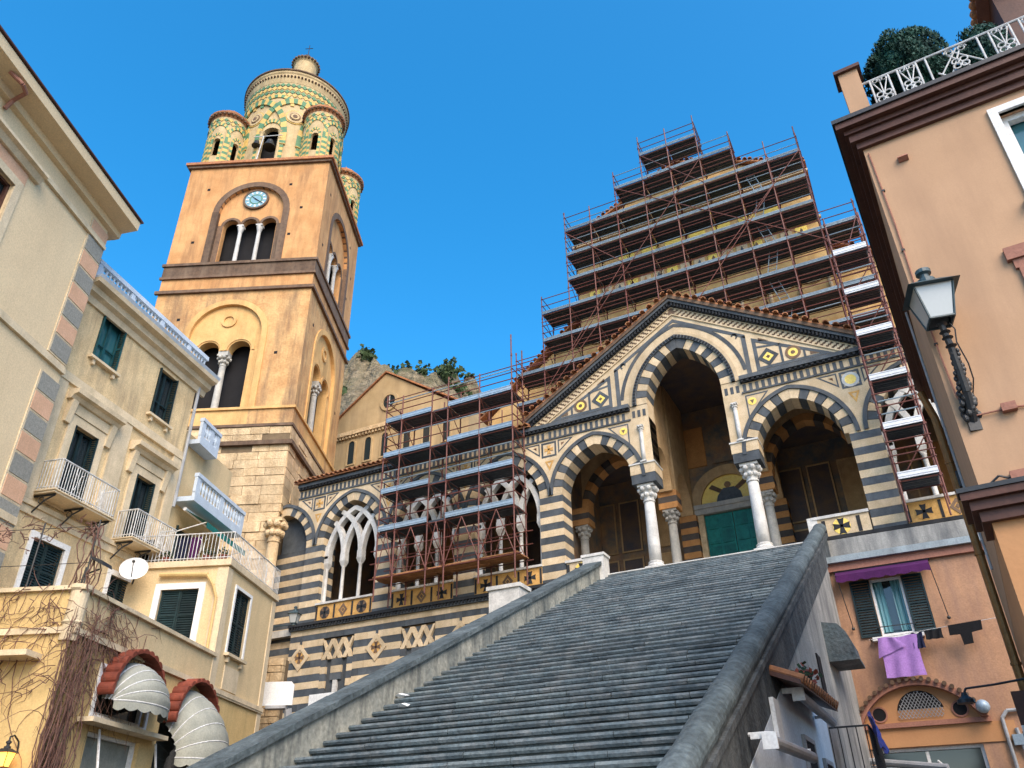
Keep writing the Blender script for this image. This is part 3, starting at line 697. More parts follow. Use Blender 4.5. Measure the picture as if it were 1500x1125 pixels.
pier(lor, 4.1, 1.0, 10.5, SPR+0.02)
for x in (-15.95, -19.95, -23.95):
    pier(log, x, 1.0, 10.5, SPR+0.02); spandrel_motif(log, x, x < -12.5)
# end bay turning the corner at the left
voussoirs(log, S('arch', log), -25.95, 1.5, CC, SPR, TV, YF-0.012, YF+0.9, 9)
pier(log, -25.45, 1.9, 5.0, SPR+0.02, YF+0.30, 0.8)
P(MB().prism([(-26.4, SPR+0.02), (-24.3, SPR+0.02), (-24.3, 16.7), (-26.4, 16.7)], YF+0.5, YF+0.8), 'blind_arch_wall', DK, log)
P(MB().prism(ring_line(-25.95, CC, RI+TV, SPR, -25.25, -23.95)+[(-23.95, BAND0), (-25.25, BAND0)], YF+0.001, YF+0.9), 'spandrel', CR, log)
moulding_arc(log, S('arch', log), -25.95, CC, RI+TV+0.004, RI+TV+0.15, SPR, YF-0.07, YF+0.2)
# sill cornice
for root, x0, x1 in ((log, -24.75, -10.9), (lor, -2.3, 7.0)):
    P(MB().box(x0, x1, YF-0.22, YF+0.6, 10.48, 10.60), 'sill_cornice', 'black_stone', root)
    P(MB().box(x0, x1, YF-0.12, YF+0.6, 10.34, 10.478), 'sill_cornice', DK, root)
    d = MB(); n = int((x1-x0)/0.16)
    for k in range(n): d.box(x0+k*0.16+0.03, x0+k*0.16+0.10, YF-0.19, YF-0.11, 10.38, 10.477)
    P(d, 'dentils', 'black_stone', root, stuff=True)
# striped lower wall: courses of blocks, with gaps for the blind windows
P(MB().box(-24.7, -10.9, YF+0.15, YF+0.6, 3.0, 10.34), 'lower_wall', 'joint', log)
BL = [(-22.05, 0.82), (-18.06, 0.82), (-14.1, 0.82)]
z = 10.335; k = 0
lw = S('lower_courses', log)
while z > 4.4:
    h = 0.285 if k > 1 else 0.24
    segs = [(-24.7, -10.95)]
    if z < 9.95:
        segs = []; x = -24.7
        for c, hw in BL: segs.append((x, c-hw)); x = c+hw
        segs.append((x, -10.95))
    for x0, x1 in segs:
        x = x0+0.0
        first = random.uniform(0.3, 0.9)
        while x < x1-0.02:
            xe = min(x1, x+(first or random.uniform(0.75, 1.35))); first = None
            if x1-xe < 0.25: xe = x1
            e = random.uniform(0, 0.01)
            MB().box(x+0.004, xe-0.004, YF-e, YF+0.2, z-h+0.004, z-0.004).build('block', (CR, DK)[k % 2], lw); x = xe
    z -= h; k += 1
for ci, (c, hw) in enumerate(BL):
    bw = S('blind_window', log)
    # interlaced pale ribbons above, two blind lights below
    MB().box(c-hw, c+hw, YF+0.10, YF+0.2, 4.4, 9.79).build('back', DK, bw)
    for x, s in ((c-hw, 1), (c-hw/3, 1), (c+hw/3, 1), (c-hw/3, -1), (c+hw/3, -1), (c+hw, -1)):
        q = [(x, 8.95), (x+s*0.20, 8.95), (x+s*0.66, 9.78), (x+s*0.46, 9.78)]
        q = [(min(max(a, c-hw), c+hw), b) for a, b in q]
        e = 0.006 if s > 0 else 0.0
        MB().prism(q if s > 0 else q[::-1], YF-0.015-e, YF+0.12).build('ribbon', CR, bw)
    for j, xx in enumerate((c-hw+0.14, c, c+hw-0.14)):
        zz = 8.95; kk = 0
        while zz > 4.6:
            wv = 0.14 if j != 1 else (0.27 if zz > 8.2 else 0.10)
            MB().box(xx-wv, xx+wv, YF-0.01, YF+0.12, zz-0.28, zz-0.004).build('block', (CR, DK)[(kk+1) % 2] if not (j == 1 and zz < 8.2) else 'marble', bw); zz -= 0.285; kk += 1
for x in (-24.05, -20.06, -16.05):
    fr = diamond(x, 9.17, 0.52, 0.56)
    P(MB().ring(fr, inset(fr, 0.15), YF-0.05, YF+0.02), 'lozenge_frame', CR, log)
    P(MB().prism(inset(fr, 0.15), YF-0.02, YF+0.02), 'lozenge', 'cream_stone', log)
    inlay(log, circle(x, 9.17, 0.24, 18), 'ochre_panel', 0.034)
    cross_inlay(log, x, 9.17, 0.23, 'brown_stone', 0.044)
    P(MB().box(x-0.05, x+0.05, YF-0.04, YF, 9.72, 9.98), 'lozenge_stem', DK, log)
# lightning rods / bare stems on the wall
# low apron walls right and left of the stair head
for root, xa, xb, xp in ((por, -2.3, -0.55, -1.45), (por, -11.4, -9.95, -10.8)):
    P(MB().box(xa, xb, YF-0.02, YF+0.35, 10.62, 11.28), 'balustrade_panel', CR, root)
    P(MB().box(xa-0.05, xb+0.02, YF-0.08, YF+0.4, 11.282, 11.38), 'balustrade_rail', 'marble', root)
    inlay(root, circle(xp, 10.95, 0.28, 20), 'gold_mosaic', 0.03); cross_inlay(root, xp, 10.95, 0.27, 'black_stone', 0.042)
    for dx in (-0.55, 0.55): P(MB().box(xp+dx-0.06, xp+dx+0.06, YF-0.035, YF, 10.68, 11.22), 'inlay', 'black_stone', root)
P(MB().box(-2.5, -2.18, YF-0.06, YF+0.4, 10.60, 11.38), 'balustrade_post', 'marble', por)

# ---- inside the porch
YB = 33.9
P(MB().box(-26.0, 8.0, YF+0.0, YB+0.3, 10.2, 10.497), 'floor', 'aged_marble', por)
P(MB().box(-25.2, 7.0, YB+0.28, YB+0.6, 10.5, 20.6), 'rear_wall', 'fresco', por)
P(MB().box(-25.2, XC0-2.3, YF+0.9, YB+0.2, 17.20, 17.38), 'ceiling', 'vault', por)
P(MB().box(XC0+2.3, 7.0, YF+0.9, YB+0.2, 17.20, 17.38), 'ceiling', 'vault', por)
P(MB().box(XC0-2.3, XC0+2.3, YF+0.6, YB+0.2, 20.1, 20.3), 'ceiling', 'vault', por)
P(MB().box(6.9, 7.2, YF+0.1, YB+0.2, 10.5, 17.3), 'end_wall', 'fresco', por)
P(MB().box(-25.5, -25.25, YF+1.0, YB+0.2, 10.5, 17.3), 'end_wall', 'fresco', por)
P(MB().box(-12.6, -12.35, 28.4, YB+0.2, 10.5, 17.3), 'partition', 'fresco', por)
P(MB().box(0.35, 0.6, 28.4, YB+0.2, 10.5, 17.3), 'partition', 'fresco', por)
IO, IG = 'interior_orange', 'interior_grey'
def inner_arch_x(xc, half, Y):                     # arch spanning along x
    a = S('inner_arch', por)
    voussoirs(por, a, xc, half, 0.35, 14.75, 0.3, Y, Y+0.6, 7, (IO, IG))
    line = ring_line(xc, 0.35, half+0.35+0.3, 14.75, xc-half-0.28, xc+half+0.28)
    P(MB().prism(line+[(xc+half+0.28, 17.25), (xc-half-0.28, 17.25)], Y+0.05, Y+0.55), 'inner_wall', 'interior_stone', por)
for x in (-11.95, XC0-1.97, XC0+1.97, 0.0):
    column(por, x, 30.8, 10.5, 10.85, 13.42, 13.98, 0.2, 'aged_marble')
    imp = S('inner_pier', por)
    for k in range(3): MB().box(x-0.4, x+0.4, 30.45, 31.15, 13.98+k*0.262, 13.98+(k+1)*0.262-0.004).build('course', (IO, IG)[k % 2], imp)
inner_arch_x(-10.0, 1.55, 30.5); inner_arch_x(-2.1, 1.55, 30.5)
for s in (-1, 1):
    X = XC0+s*1.97
    # arcade walls running back at both sides of the nave of the porch
    for (ya, yb) in ((28.3, 30.4), (31.2, 33.6)):
        yc = (ya+yb)/2; hw = (yb-ya)/2-0.08; n = 10
        pts = [(yc-hw-0.08, 10.5)] if False else []
        arcL = [(yc-hw*math.cos(math.pi/2*i/n), 14.7+1.5*math.sin(math.pi/2*i/n)) for i in range(n+1)]
        arcR = [(yc+hw*math.cos(math.pi/2*i/n), 14.7+1.5*math.sin(math.pi/2*i/n)) for i in range(n, -1, -1)]
        poly = [(ya-0.2, 14.7)]+arcL+arcR[1:]+[(yb+0.2, 14.7), (yb+0.2, 20.2), (ya-0.2, 20.2)]
        P(MB().prismx(poly, X-0.28, X+0.28), 'inner_wall', 'interior_stone', por)
        for (yy, k0) in ((ya-0.2, 0), (yb, 0)):
            pass
    bp = S('rear_pier', por)
    for k in range(15): MB().box(X-0.38, X+0.38, YB-0.35, YB+0.25, 10.5+k*0.28, 10.5+(k+1)*0.28-0.004).build('course', (IO, IG)[k % 2], bp)
# bronze door with marble frame and gold lunette
dr = S('bronze_door', por); DX = -6.12
for s in (-1, 1):
    a, b = sorted((DX+s*0.015, DX+s*1.25))
    MB().box(a, b, YB+0.12, YB+0.2, 10.5, 14.72).build('leaf', 'bronze', dr)
    for r in range(6):
        for c in range(2):
            x0 = a+0.09+c*(b-a-0.06)/2; MB().box(x0, x0+(b-a)/2-0.13, YB+0.085, YB+0.125, 10.65+r*0.68, 10.65+r*0.68+0.54).build('panel', 'bronze', dr)
for s in (-1, 1):
    P(MB().box(*sorted((DX+s*1.26, DX+s*1.78)), YB-0.02, YB+0.25, 10.5, 14.75), 'door_jamb', 'tuff_block', por)
P(MB().box(DX-1.95, DX+1.95, YB-0.08, YB+0.25, 14.752, 15.0), 'door_lintel', 'aged_marble', por)
P(MB().box(DX-2.0, DX+2.0, YB-0.14, YB+0.25, 15.0, 15.2), 'door_lintel', 'aged_marble', por)
lu = S('lunette', por)
half = [(DX+1.28*math.cos(math.pi*i/24), 15.2+1.28*math.sin(math.pi*i/24)) for i in range(25)]
MB().prism(half[::1], YB+0.1, YB+0.2).build('gold_ground', 'gold_mosaic', lu)
ho = [(DX+1.75*math.cos(math.pi*i/24), 15.2+1.75*math.sin(math.pi*i/24)) for i in range(25)]
MB().prism(ho+half[::-1], YB-0.02, YB+0.25).build('archivolt', 'interior_stone', lu)
for s in (-1, 1):
    MB().prism([(DX-s*0.86, 15.98), (DX-s*0.70, 16.12), (DX+s*0.42, 15.32), (DX+s*0.26, 15.22)][::s], YB+0.075-0.004*s, YB+0.12).build('cross_beam', 'brown_stone', lu)
MB().prism([(DX-0.62, 15.21), (DX+0.6, 15.21), (DX+0.52, 15.6), (DX+0.28, 15.86), (DX-0.22, 15.86), (DX-0.5, 15.55)], YB+0.06, YB+0.12).build('robe', 'robe', lu)
MB().prism(circle(DX, 16.03, 0.26, 20), YB+0.066, YB+0.12).build('halo', 'gold_mosaic', lu)
MB().prism(circle(DX, 16.0, 0.15, 16), YB+0.05, YB+0.12).build('head', 'skin_mosaic', lu)
# painted panels on the rear wall
rr = random.Random(15)
for k, x in enumerate([-24, -22.4, -20.8, -19.2, -17.6, -16, -14.4, -12.1, -10.9, -9.6, -3.4, -2.2, -0.9, 0.9, 2.3, 3.7]):
    for z0, z1 in ((11.3, 13.4), (13.7, 16.2)):
        P(MB().box(x-0.52, x+0.52, YB+0.22, YB+0.285, z0, z1), 'fresco_panel', ('interior_orange', 'interior_stone', 'vault', 'fresco')[rr.randrange(4)], por)
        q_ = [(x-0.5, z0), (x+0.5, z0), (x+0.5, z1), (x-0.5, z1)]
        P(MB().ring(q_, inset(q_, 0.07), YB+0.19, YB+0.225), 'panel_frame', 'interior_stone', por)
for k in range(3):
    P(MB().box(DX-1.9+k*1.35, DX-0.8+k*1.35, YB+0.2, YB+0.285, 17.2, 19.2), 'fresco_panel', ('interior_orange', 'fresco', 'interior_stone')[k], por)
# loggia roof of pantiles, with a row of tile ends over the cornice
for root, x0, x1 in ((log, -25.4, -12.7), (lor, 0.6, 7.0)):
    P(MB().add([(x0, YF-0.32, CORN1+0.06), (x1, YF-0.32, CORN1+0.06), (x1, YB, 19.6), (x0, YB, 19.6), (x0, YF-0.32, CORN1), (x1, YF-0.32, CORN1), (x1, YB, 19.5), (x0, YB, 19.5)], [(0,1,2,3),(7,6,5,4),(4,5,1,0),(5,6,2,1),(6,7,3,2),(7,4,0,3)]), 'roof', 'terracotta', root)
    n = int((x1-x0)/0.27)
    for k in range(n):
        o = link('roof_tile', tme, root, (x0+0.14+k*0.27-root.location.x, -0.42+random.uniform(-.03, .03), CORN1+0.06), (math.atan(2.1/6.8), 0, random.uniform(-.05, .05)))
# ------------------------------------------------------------------ church front behind the scaffold
chu = thing('church_facade', 'tall gabled church front of yellow mosaic hidden behind the big scaffold', 'church', (-6.0, 34.0, 0))
YC = 34.0
P(MB().prism([(-12.6, 20.35), (0.6, 20.35), (0.6, 32.9), (-6.0, 36.1), (-12.6, 32.9)], YC, YC+1.0), 'gable_wall', 'church_wall', chu)
P(MB().prism([(-18.6, 17.0), (-12.602, 17.0), (-12.602, 27.3), (-18.6, 22.6)], YC+0.3, YC+1.2), 'aisle_wall', 'church_wall', chu)
P(MB().prism([(0.602, 17.0), (6.5, 17.0), (6.5, 23.2), (0.602, 27.5)], YC+0.3, YC+1.2), 'aisle_wall', 'church_wall', chu)
def rake_tiles(root, xa, za, xb, zb, y, n, dy=0.0):
    an = math.atan2(zb-za, xb-xa)
    for k in range(n):
        t = (k+0.5)/n
        link('roof_tile', tme, root, (xa+(xb-xa)*t-root.location.x, y-root.location.y+random.uniform(-.04, .04), za+(zb-za)*t), (random.uniform(-.08, .08), -an*0.6, random.uniform(-.15, .15)))
for a in ((-12.7, 32.95, -6.0, 36.2), (-6.0, 36.2, 0.7, 32.95)):
    P(MB().prism([(a[0], a[1]), (a[2], a[3]), (a[2], a[3]+0.12), (a[0], a[1]+0.12)], YC-0.25, YC+6), 'roof', 'terracotta', chu); rake_tiles(chu, a[0], a[1]+0.13, a[2], a[3]+0.13, YC-0.35, 24)
for a in ((-18.9, 22.6, -12.6, 27.5), (0.6, 27.6, 6.8, 23.1)):
    P(MB().prism([(a[0], a[1]), (a[2], a[3]), (a[2], a[3]+0.12), (a[0], a[1]+0.12)], YC-0.1, YC+6), 'roof', 'terracotta', chu); rake_tiles(chu, a[0], a[1]+0.13, a[2], a[3]+0.13, YC-0.2, 26)
# frieze of pale niches with dark figures, cornices, round arches lower down
for k in range(16):
    x = -11.9+k*0.75
    P(MB().box(x, x+0.58, YC-0.06, YC+0.02, 28.15, 29.05), 'frieze_panel', 'gold_mosaic' if k % 3 == 0 else 'cream_stone', chu)
    P(MB().prism([(x+0.2, 28.2), (x+0.38, 28.2), (x+0.36, 28.7), (x+0.29, 28.86), (x+0.22, 28.7)], YC-0.09, YC), 'frieze_figure', ('brown_stone', 'interior_orange', 'robe')[k % 3], chu)
for z in (27.9, 29.15, 32.4, 24.3): P(MB().box(-12.7, 0.7, YC-0.16, YC+0.02, z, z+0.14), 'cornice', 'cream_stone', chu)
for k in range(9):
    x = -11.6+k*1.4
    P(MB().ring(circle(x, 26.0, 0.62, 18), circle(x, 26.0, 0.42, 18), YC-0.10, YC+0.02), 'blind_arch', 'cream_stone', chu)
    P(MB().prism(circle(x, 26.0, 0.40, 18), YC-0.02, YC+0.02), 'arch_field', 'ochre_panel', chu)
    P(MB().lathe([(0.09, 24.5), (0.09, 25.9)], x+0.7, YC-0.08, 8), 'colonnette', 'cream_stone', chu)
for k in range(7):
    x = -10.0+k*1.35; P(MB().box(x, x+0.9, YC-0.05, YC+0.02, 30.2, 31.9), 'mosaic_panel', 'gold_mosaic', chu)


# ------------------------------------------------------------------ scaffolds
def scaffold(root, posts, levels, ztop, yf, yb, bases, tubes='rust_tube', toe='toe_steel', lift=None, extra=True, plank='steel_deck', th=0.17, skip=(), mid=False):
    """posts: list of x; levels: {z: (i0, i1)} decked from post i0 to post i1; ztop: top per post"""
    ox, oy, oz = root.location
    X = lambda x: x-ox
    for i, x in enumerate(posts):
        for y in (yf, yb):
            zt = ztop[i]-(0 if y == yf else 0.25); base = bases[i] if isinstance(bases, list) else bases
            m = MB(); m.tube((X(x), y-oy, base), (X(x)+random.uniform(-.02, .02), y-oy, zt), 0.032, 6)
            z = base+1.0
            while z < zt: m.tube((X(x), y-oy, z-0.06), (X(x), y-oy, z+0.06), 0.048, 6); z += 1.78
            m.build('standard', tubes, root)
    for z, i0, i1 in [(z, a, b) for z, r in levels.items() for a, b in (r if isinstance(r, list) else [r])]:
        for i in range(i0, i1):
            xa, xb = posts[i], posts[i+1]
            n = 3; wy = (yb-yf-0.12)/n
            for k in range(n):
                y0 = yf+0.06+k*wy; m = MB(); e = random.uniform(-0.008, 0.008)
                m.box(X(xa)+0.03, X(xb)-0.03, y0-oy+0.01, y0+wy-0.01-oy, z-0.05+e, z+e)
                if plank == 'steel_deck':
                    for q in (0.12, 0.5, 0.88): m.box(X(xa)+0.03, X(xb)-0.03, y0+wy*q-0.018-oy, y0+wy*q+0.018-oy, z-0.085+e, z-0.051+e)
                m.build('deck_plank', plank, root)
            if toe and i not in skip:
                m = MB(); m.box(X(xa)+0.02, X(xb)-0.02, yf-0.045-oy, yf-0.015-oy, z-0.06, z+th)
                m.box(X(xa)+0.02, X(xb)-0.02, yf-0.06-oy, yf-0.046-oy, z+0.0, z+0.03); m.box(X(xa)+0.02, X(xb)-0.02, yf-0.06-oy, yf-0.046-oy, z+th-0.04, z+th-0.01)
                m.build('toe_board', toe, root)
        for dz in (0.5, 0.98):
            m = MB(); m.tube((X(posts[i0])-0.06, yf+0.04-oy, z+dz), (X(posts[i1])+0.06, yf+0.04-oy, z+dz), 0.024, 6); m.build('guard_rail', tubes if random.random() < 0.7 else 'toe_grey', root)
            for i in (i0, i1):
                m = MB(); m.tube((X(posts[i])+0.04, yf-oy-0.05, z+dz), (X(posts[i])+0.04, yb-oy+0.05, z+dz), 0.024, 6); m.build('end_rail', tubes, root)
        if mid:
            for yy, dz in ((yf+0.03, -0.55), (yb, 0.5), (yb, 0.98)):
                m = MB(); m.tube((X(posts[i0])-0.08, yy-oy, z+dz), (X(posts[i1])+0.08, yy-oy, z+dz), 0.022, 6); m.build('ledger', tubes, root)
        m = MB(); m.tube((X(posts[i0]), yb-0.04-oy, z-0.10), (X(posts[i1]), yb-0.04-oy, z-0.10), 0.024, 6); m.build('ledger', tubes, root)
        m = MB(); m.tube((X(posts[i0]), yf+0.04-oy, z-0.12), (X(posts[i1]), yf+0.04-oy, z-0.12), 0.024, 6); m.build('ledger', tubes, root)
        for i in range(i0, i1+1):
            m = MB(); m.tube((X(posts[i])+0.05, yf-0.05-oy, z-0.13), (X(posts[i])+0.05, yb+0.05-oy, z-0.13), 0.024, 6)
            if extra: m.tube((X(posts[i])+0.05, yf-oy, z-0.13), (X(posts[i])+0.05, yb-oy, z-1.1), 0.018, 5)
            m.build('transom', tubes, root)
big = thing('scaffold', 'tall stepped scaffold of rusty tubes and grey decks covering the church gable', 'scaffold', (-6.0, 32.0, 17.5))
PX = [-17.3, -15.65, -14.03, -12.4, -10.85, -9.25, -7.6, -6.0, -4.37, -2.7, -1.05, 0.52, 2.12]
LV = {35.86-17.5: (6, 8), 34.02-17.5: (5, 9), 32.19-17.5: (3, 11), 30.42-17.5: (3, 11), 28.70-17.5: (3, 11), 26.95-17.5: (2, 12), 25.18-17.5: (2, 12),
      23.42-17.5: (1, 12), 21.66-17.5: [(1, 6), (9, 12)], 19.9-17.5: [(0, 4), (10, 12)]}
TOPS = [22.8, 24.9, 28.1, 33.5, 33.4, 35.3, 37.3, 37.2, 37.4, 35.2, 33.6, 33.9, 28.1]
scaffold(big, PX, LV, [t-17.5 for t in TOPS], 32.0, 33.45, [max(0.6, GA+1.0-abs(x-GC)*RK-17.5) if -13.2 < x < 1.1 else 1.0 for x in PX], toe='toe_grey', th=0.10, mid=True)
def brace(root, a, b, y, r=0.022):
    ox, oy, oz = root.location; m = MB(); m.tube((a[0]-ox, y-oy, a[1]-oz), (b[0]-ox, y-oy, b[1]-oz), r, 6); m.build('brace', 'rust_tube', root)
for a, b in (((-12.4, 24.0), (-4.37, 33.9)), ((-9.25, 34.0), (2.1, 25.0)), ((-14.0, 22.0), (-9.2, 28.6)), ((-6.0, 24.5), (-1.05, 30.4)), ((-15.6, 20), (-10.85, 25.2)), ((-12.4, 32.0), (-9.25, 28.7)), ((0.5, 32.1), (-4.37, 26.9)), ((2.1, 27), (0.52, 23.4)), ((-7.6, 35.8), (-4.37, 32.2))): brace(big, a, b, 31.93)
def ladder(root, x, y, z0, z1, lean=0.5):
    ox, oy, oz = root.location; m = MB()
    for dx in (-0.2, 0.2): m.tube((x+dx-ox, y-oy, z0-oz), (x+dx+lean-ox, y-oy, z1-oz), 0.022, 5)
    n = int((z1-z0)/0.28)
    for i in range(1, n): t = i/n; m.tube((x-0.2+lean*t-ox, y-oy, z0+(z1-z0)*t-oz), (x+0.2+lean*t-ox, y-oy, z0+(z1-z0)*t-oz), 0.014, 5)
    m.build('ladder', 'toe_grey', root)
for k, z in enumerate((21.66, 23.42, 25.18, 26.95, 28.7, 30.42)): ladder(big, -2.2+(k % 2)*0.5, 32.5, z, z+1.9, 0.45*(-1)**k)
for k, (x, z, w_) in enumerate(((-8.6, 30.42, 0.8), (-3.6, 28.7, 0.6), (-11.5, 26.95, 0.9), (-1.9, 32.19, 0.5), (-6.8, 25.18, 0.7), (0.9, 25.18, 0.8))):
    m = MB(); m.box(x+6, x+6+w_, 0.3, 0.9, z-17.5+0.01, z-17.5+0.35); m.build('stored_boards', 'wood_plank', big)
lowsc = thing('scaffold', 'lower scaffold with pale blue decks in front of the loggia tracery', 'scaffold', (-16.0, 26.0, 0))
PL = [-19.4, -18.55, -16.95, -16.1, -14.53, -12.95]
scaffold(lowsc, PL, {18.83: (0, 5), 17.08: (0, 5), 15.34: (0, 5), 13.62: (0, 5)}, [20.2, 20.0, 20.0, 20.3, 20.0, 21.6], 26.0, 27.05, 10.62, toe='toe_steel', skip=(2,))
for k in range(5):
    xa, xb = PL[k], PL[k+1]
    for q in range(3):
        m = MB(); e = random.uniform(-.02, .02); m.box(xa+16-0.15, xb+16+0.1, 0.05+q*0.33, 0.35+q*0.33, 11.60+e, 11.645+e); m.build('deck_plank', 'wood_plank', lowsc)
for z in (11.55, 12.2, 12.75): 
    for y in (26.02, 27.02): brace(lowsc, (PL[0]-0.3, z), (PL[-1]+0.3, z), y)
for k in range(5):
    for y in (26.0, 27.0):
        brace(lowsc, (PL[k], 11.6), ((PL[k]+PL[k+1])/2, 13.5), y, 0.02); brace(lowsc, (PL[k+1], 11.6), ((PL[k]+PL[k+1])/2, 13.5), y, 0.02)
# truss rail along the head of the low scaffold to the porch
for z in (18.2, 19.7, 20.0): brace(lowsc, (-19.6, z), (-11.3, z), 26.1)
rsc = thing('scaffold', 'narrow scaffold tower with white toe boards beside the peach house eave', 'scaffold', (1.15, 26.0, 0))
scaffold(rsc, [0.56, 1.76], {11.72: (0, 1), 13.5: (0, 1), 15.34: (0, 1), 17.17: (0, 1), 18.98: (0, 1), 20.8: (0, 1)}, [22.6, 22.4], 26.0, 27.0, 10.6, toe='toe_white', extra=False)
for k, z in enumerate((11.72, 13.5, 15.34, 17.17, 18.98)):
    for dz in (0.75, 1.25): brace(rsc, (0.5, z+dz), (1.85, z+dz), 25.98)
    brace(rsc, (0.56, z+0.1), (1.76, z+1.7), 26.98)

# ------------------------------------------------------------------ chapel behind the loggia
chp = thing('side_chapel', 'plain ochre gabled chapel with round window behind the loggia roof', 'chapel', (-27, 38, 0))
YH = 38.0
P(MB().prism([(-33.5, 12), (-22.0, 12), (-22.0, 26.7), (-22.8, 26.7), (-28.6, 30.7), (-32.6, 28.0), (-33.5, 26.7)], YH, YH+8), 'wall', 'chapel_wall', chp)
P(MB().box(-33.8, -27.9, YH-0.22, YH+0.02, 26.45, 26.75), 'cornice', 'tuff_block', chp)
d = MB()
for k in range(22): d.box(-33.7+k*0.27, -33.57+k*0.27, YH-0.17, YH, 26.25, 26.45)
P(d, 'corbels', 'tuff_block', chp, stuff=True)
for a in (((-33.6, 27.2), (-28.6, 30.75)), ((-28.6, 30.75), (-22.5, 26.75))):
    P(MB().prism([a[0], a[1], (a[1][0], a[1][1]+0.12), (a[0][0], a[0][1]+0.12)], YH-0.15, YH+8.2), 'roof', 'terracotta', chp)
P(MB().ring(circle(-28.2, 28.35, 0.72, 24), circle(-28.2, 28.35, 0.5, 24), YH-0.10, YH+0.02), 'oculus_frame', 'chapel_wall', chp)
P(MB().prism(circle(-28.2, 28.35, 0.5, 24), YH-0.012, YH+0.02), 'oculus_pane', 'pane', chp)
P(MB().box(-28.23, -28.17, YH-0.04, YH, 27.88, 28.85), 'oculus_bar', 'aged_marble', chp)
def small_arch_window(root, x, z0, z1, hw, y, name='window'):
    n = 10; top = [(x+hw*math.cos(math.pi*i/n), z1-hw+hw*math.sin(math.pi*i/n)) for i in range(n+1)]
    o = P(MB().prism([(x-hw, z0), (x+hw, z0)]+top, y-0.01, y+0.02), name, 'pane', root)
    hw2 = hw+0.12; to = [(x+hw2*math.cos(math.pi*i/n), z1-hw+hw2*math.sin(math.pi*i/n)) for i in range(n+1)]
    fr_ = MB().ring([(x-hw2, z0-0.1), (x+hw2, z0-0.1)]+to, [(x-hw, z0), (x+hw, z0)]+top, y-0.07, y+0.02).build('window_frame', 'chapel_wall', o)
    return o
for x in (-31.05, -29.7, -28.35, -26.6, -25.1, -23.6): small_arch_window(chp, x, 24.3, 26.0, 0.26, YH)

# ------------------------------------------------------------------ bell tower
TC = Vector((-26.09, 27.0, 0)); TA = rad(23.6)
tow = thing('bell_tower', 'tall orange bell tower with clock, paired windows and green and yellow tiled belfry', 'bell tower', TC, TA)
W, D = 8.95, 8.0
def T(mb, name, m, parent=None, **k): return mb.build(name, m, parent or tow, **k)
def arch_poly(xc, hw, z0, zs, n=14): return [(xc-hw, z0), (xc+hw, z0)]+[(xc+hw*math.cos(math.pi*i/n), zs+hw*math.sin(math.pi*i/n)) for i in range(n+1)]
def wall_with_arches(x0, x1, z0, z1, arches):
    """outline strips around round-headed openings; list of (xc, hw, zb, zs)"""
    out = []; xs = x0
    for xc, hw, zb, zs in arches:
        out.append([(xs, z0), (xc-hw, z0), (xc-hw, z1), (xs, z1)])
        n = 14
        out.append([(xc-hw, zs)]+[(xc-hw*math.cos(math.pi*i/n), zs+hw*math.sin(math.pi*i/n)) for i in range(n+1)]+[(xc+hw, z1), (xc-hw, z1)])
        if zb > z0+0.01: out.append([(xc-hw, z0), (xc+hw, z0), (xc+hw, zb), (xc-hw, zb)])
        xs = xc+hw
    out.append([(xs, z0), (x1, z0), (x1, z1), (xs, z1)])
    return out
def light_wall(x0, x1, z0, z1, lights):
    out = []; n = 14; zs = lights[0][3]
    out.append([(x0, z0), (lights[0][0]-lights[0][1], z0), (lights[0][0]-lights[0][1], z1), (x0, z1)])
    for k, (xc, hw, zb, zs) in enumerate(lights):
        out.append([(xc-hw*math.cos(math.pi*i/n), zs+hw*math.sin(math.pi*i/n)) for i in range(n+1)]+[(xc+hw, z1), (xc-hw, z1)])
        if k < len(lights)-1:
            xn = lights[k+1][0]-lights[k+1][1]; out.append([(xc+hw, zs), (xn, zs), (xn, z1), (xc+hw, z1)])
    xe = lights[-1][0]+lights[-1][1]; out.append([(xe, z0), (x1, z0), (x1, z1), (xe, z1)])
    return out
def side_map(mb):              # front-face mesh turned on to the right-hand side face
    mb.v = [(-y, x, z) for x, y, z in mb.v]; return mb
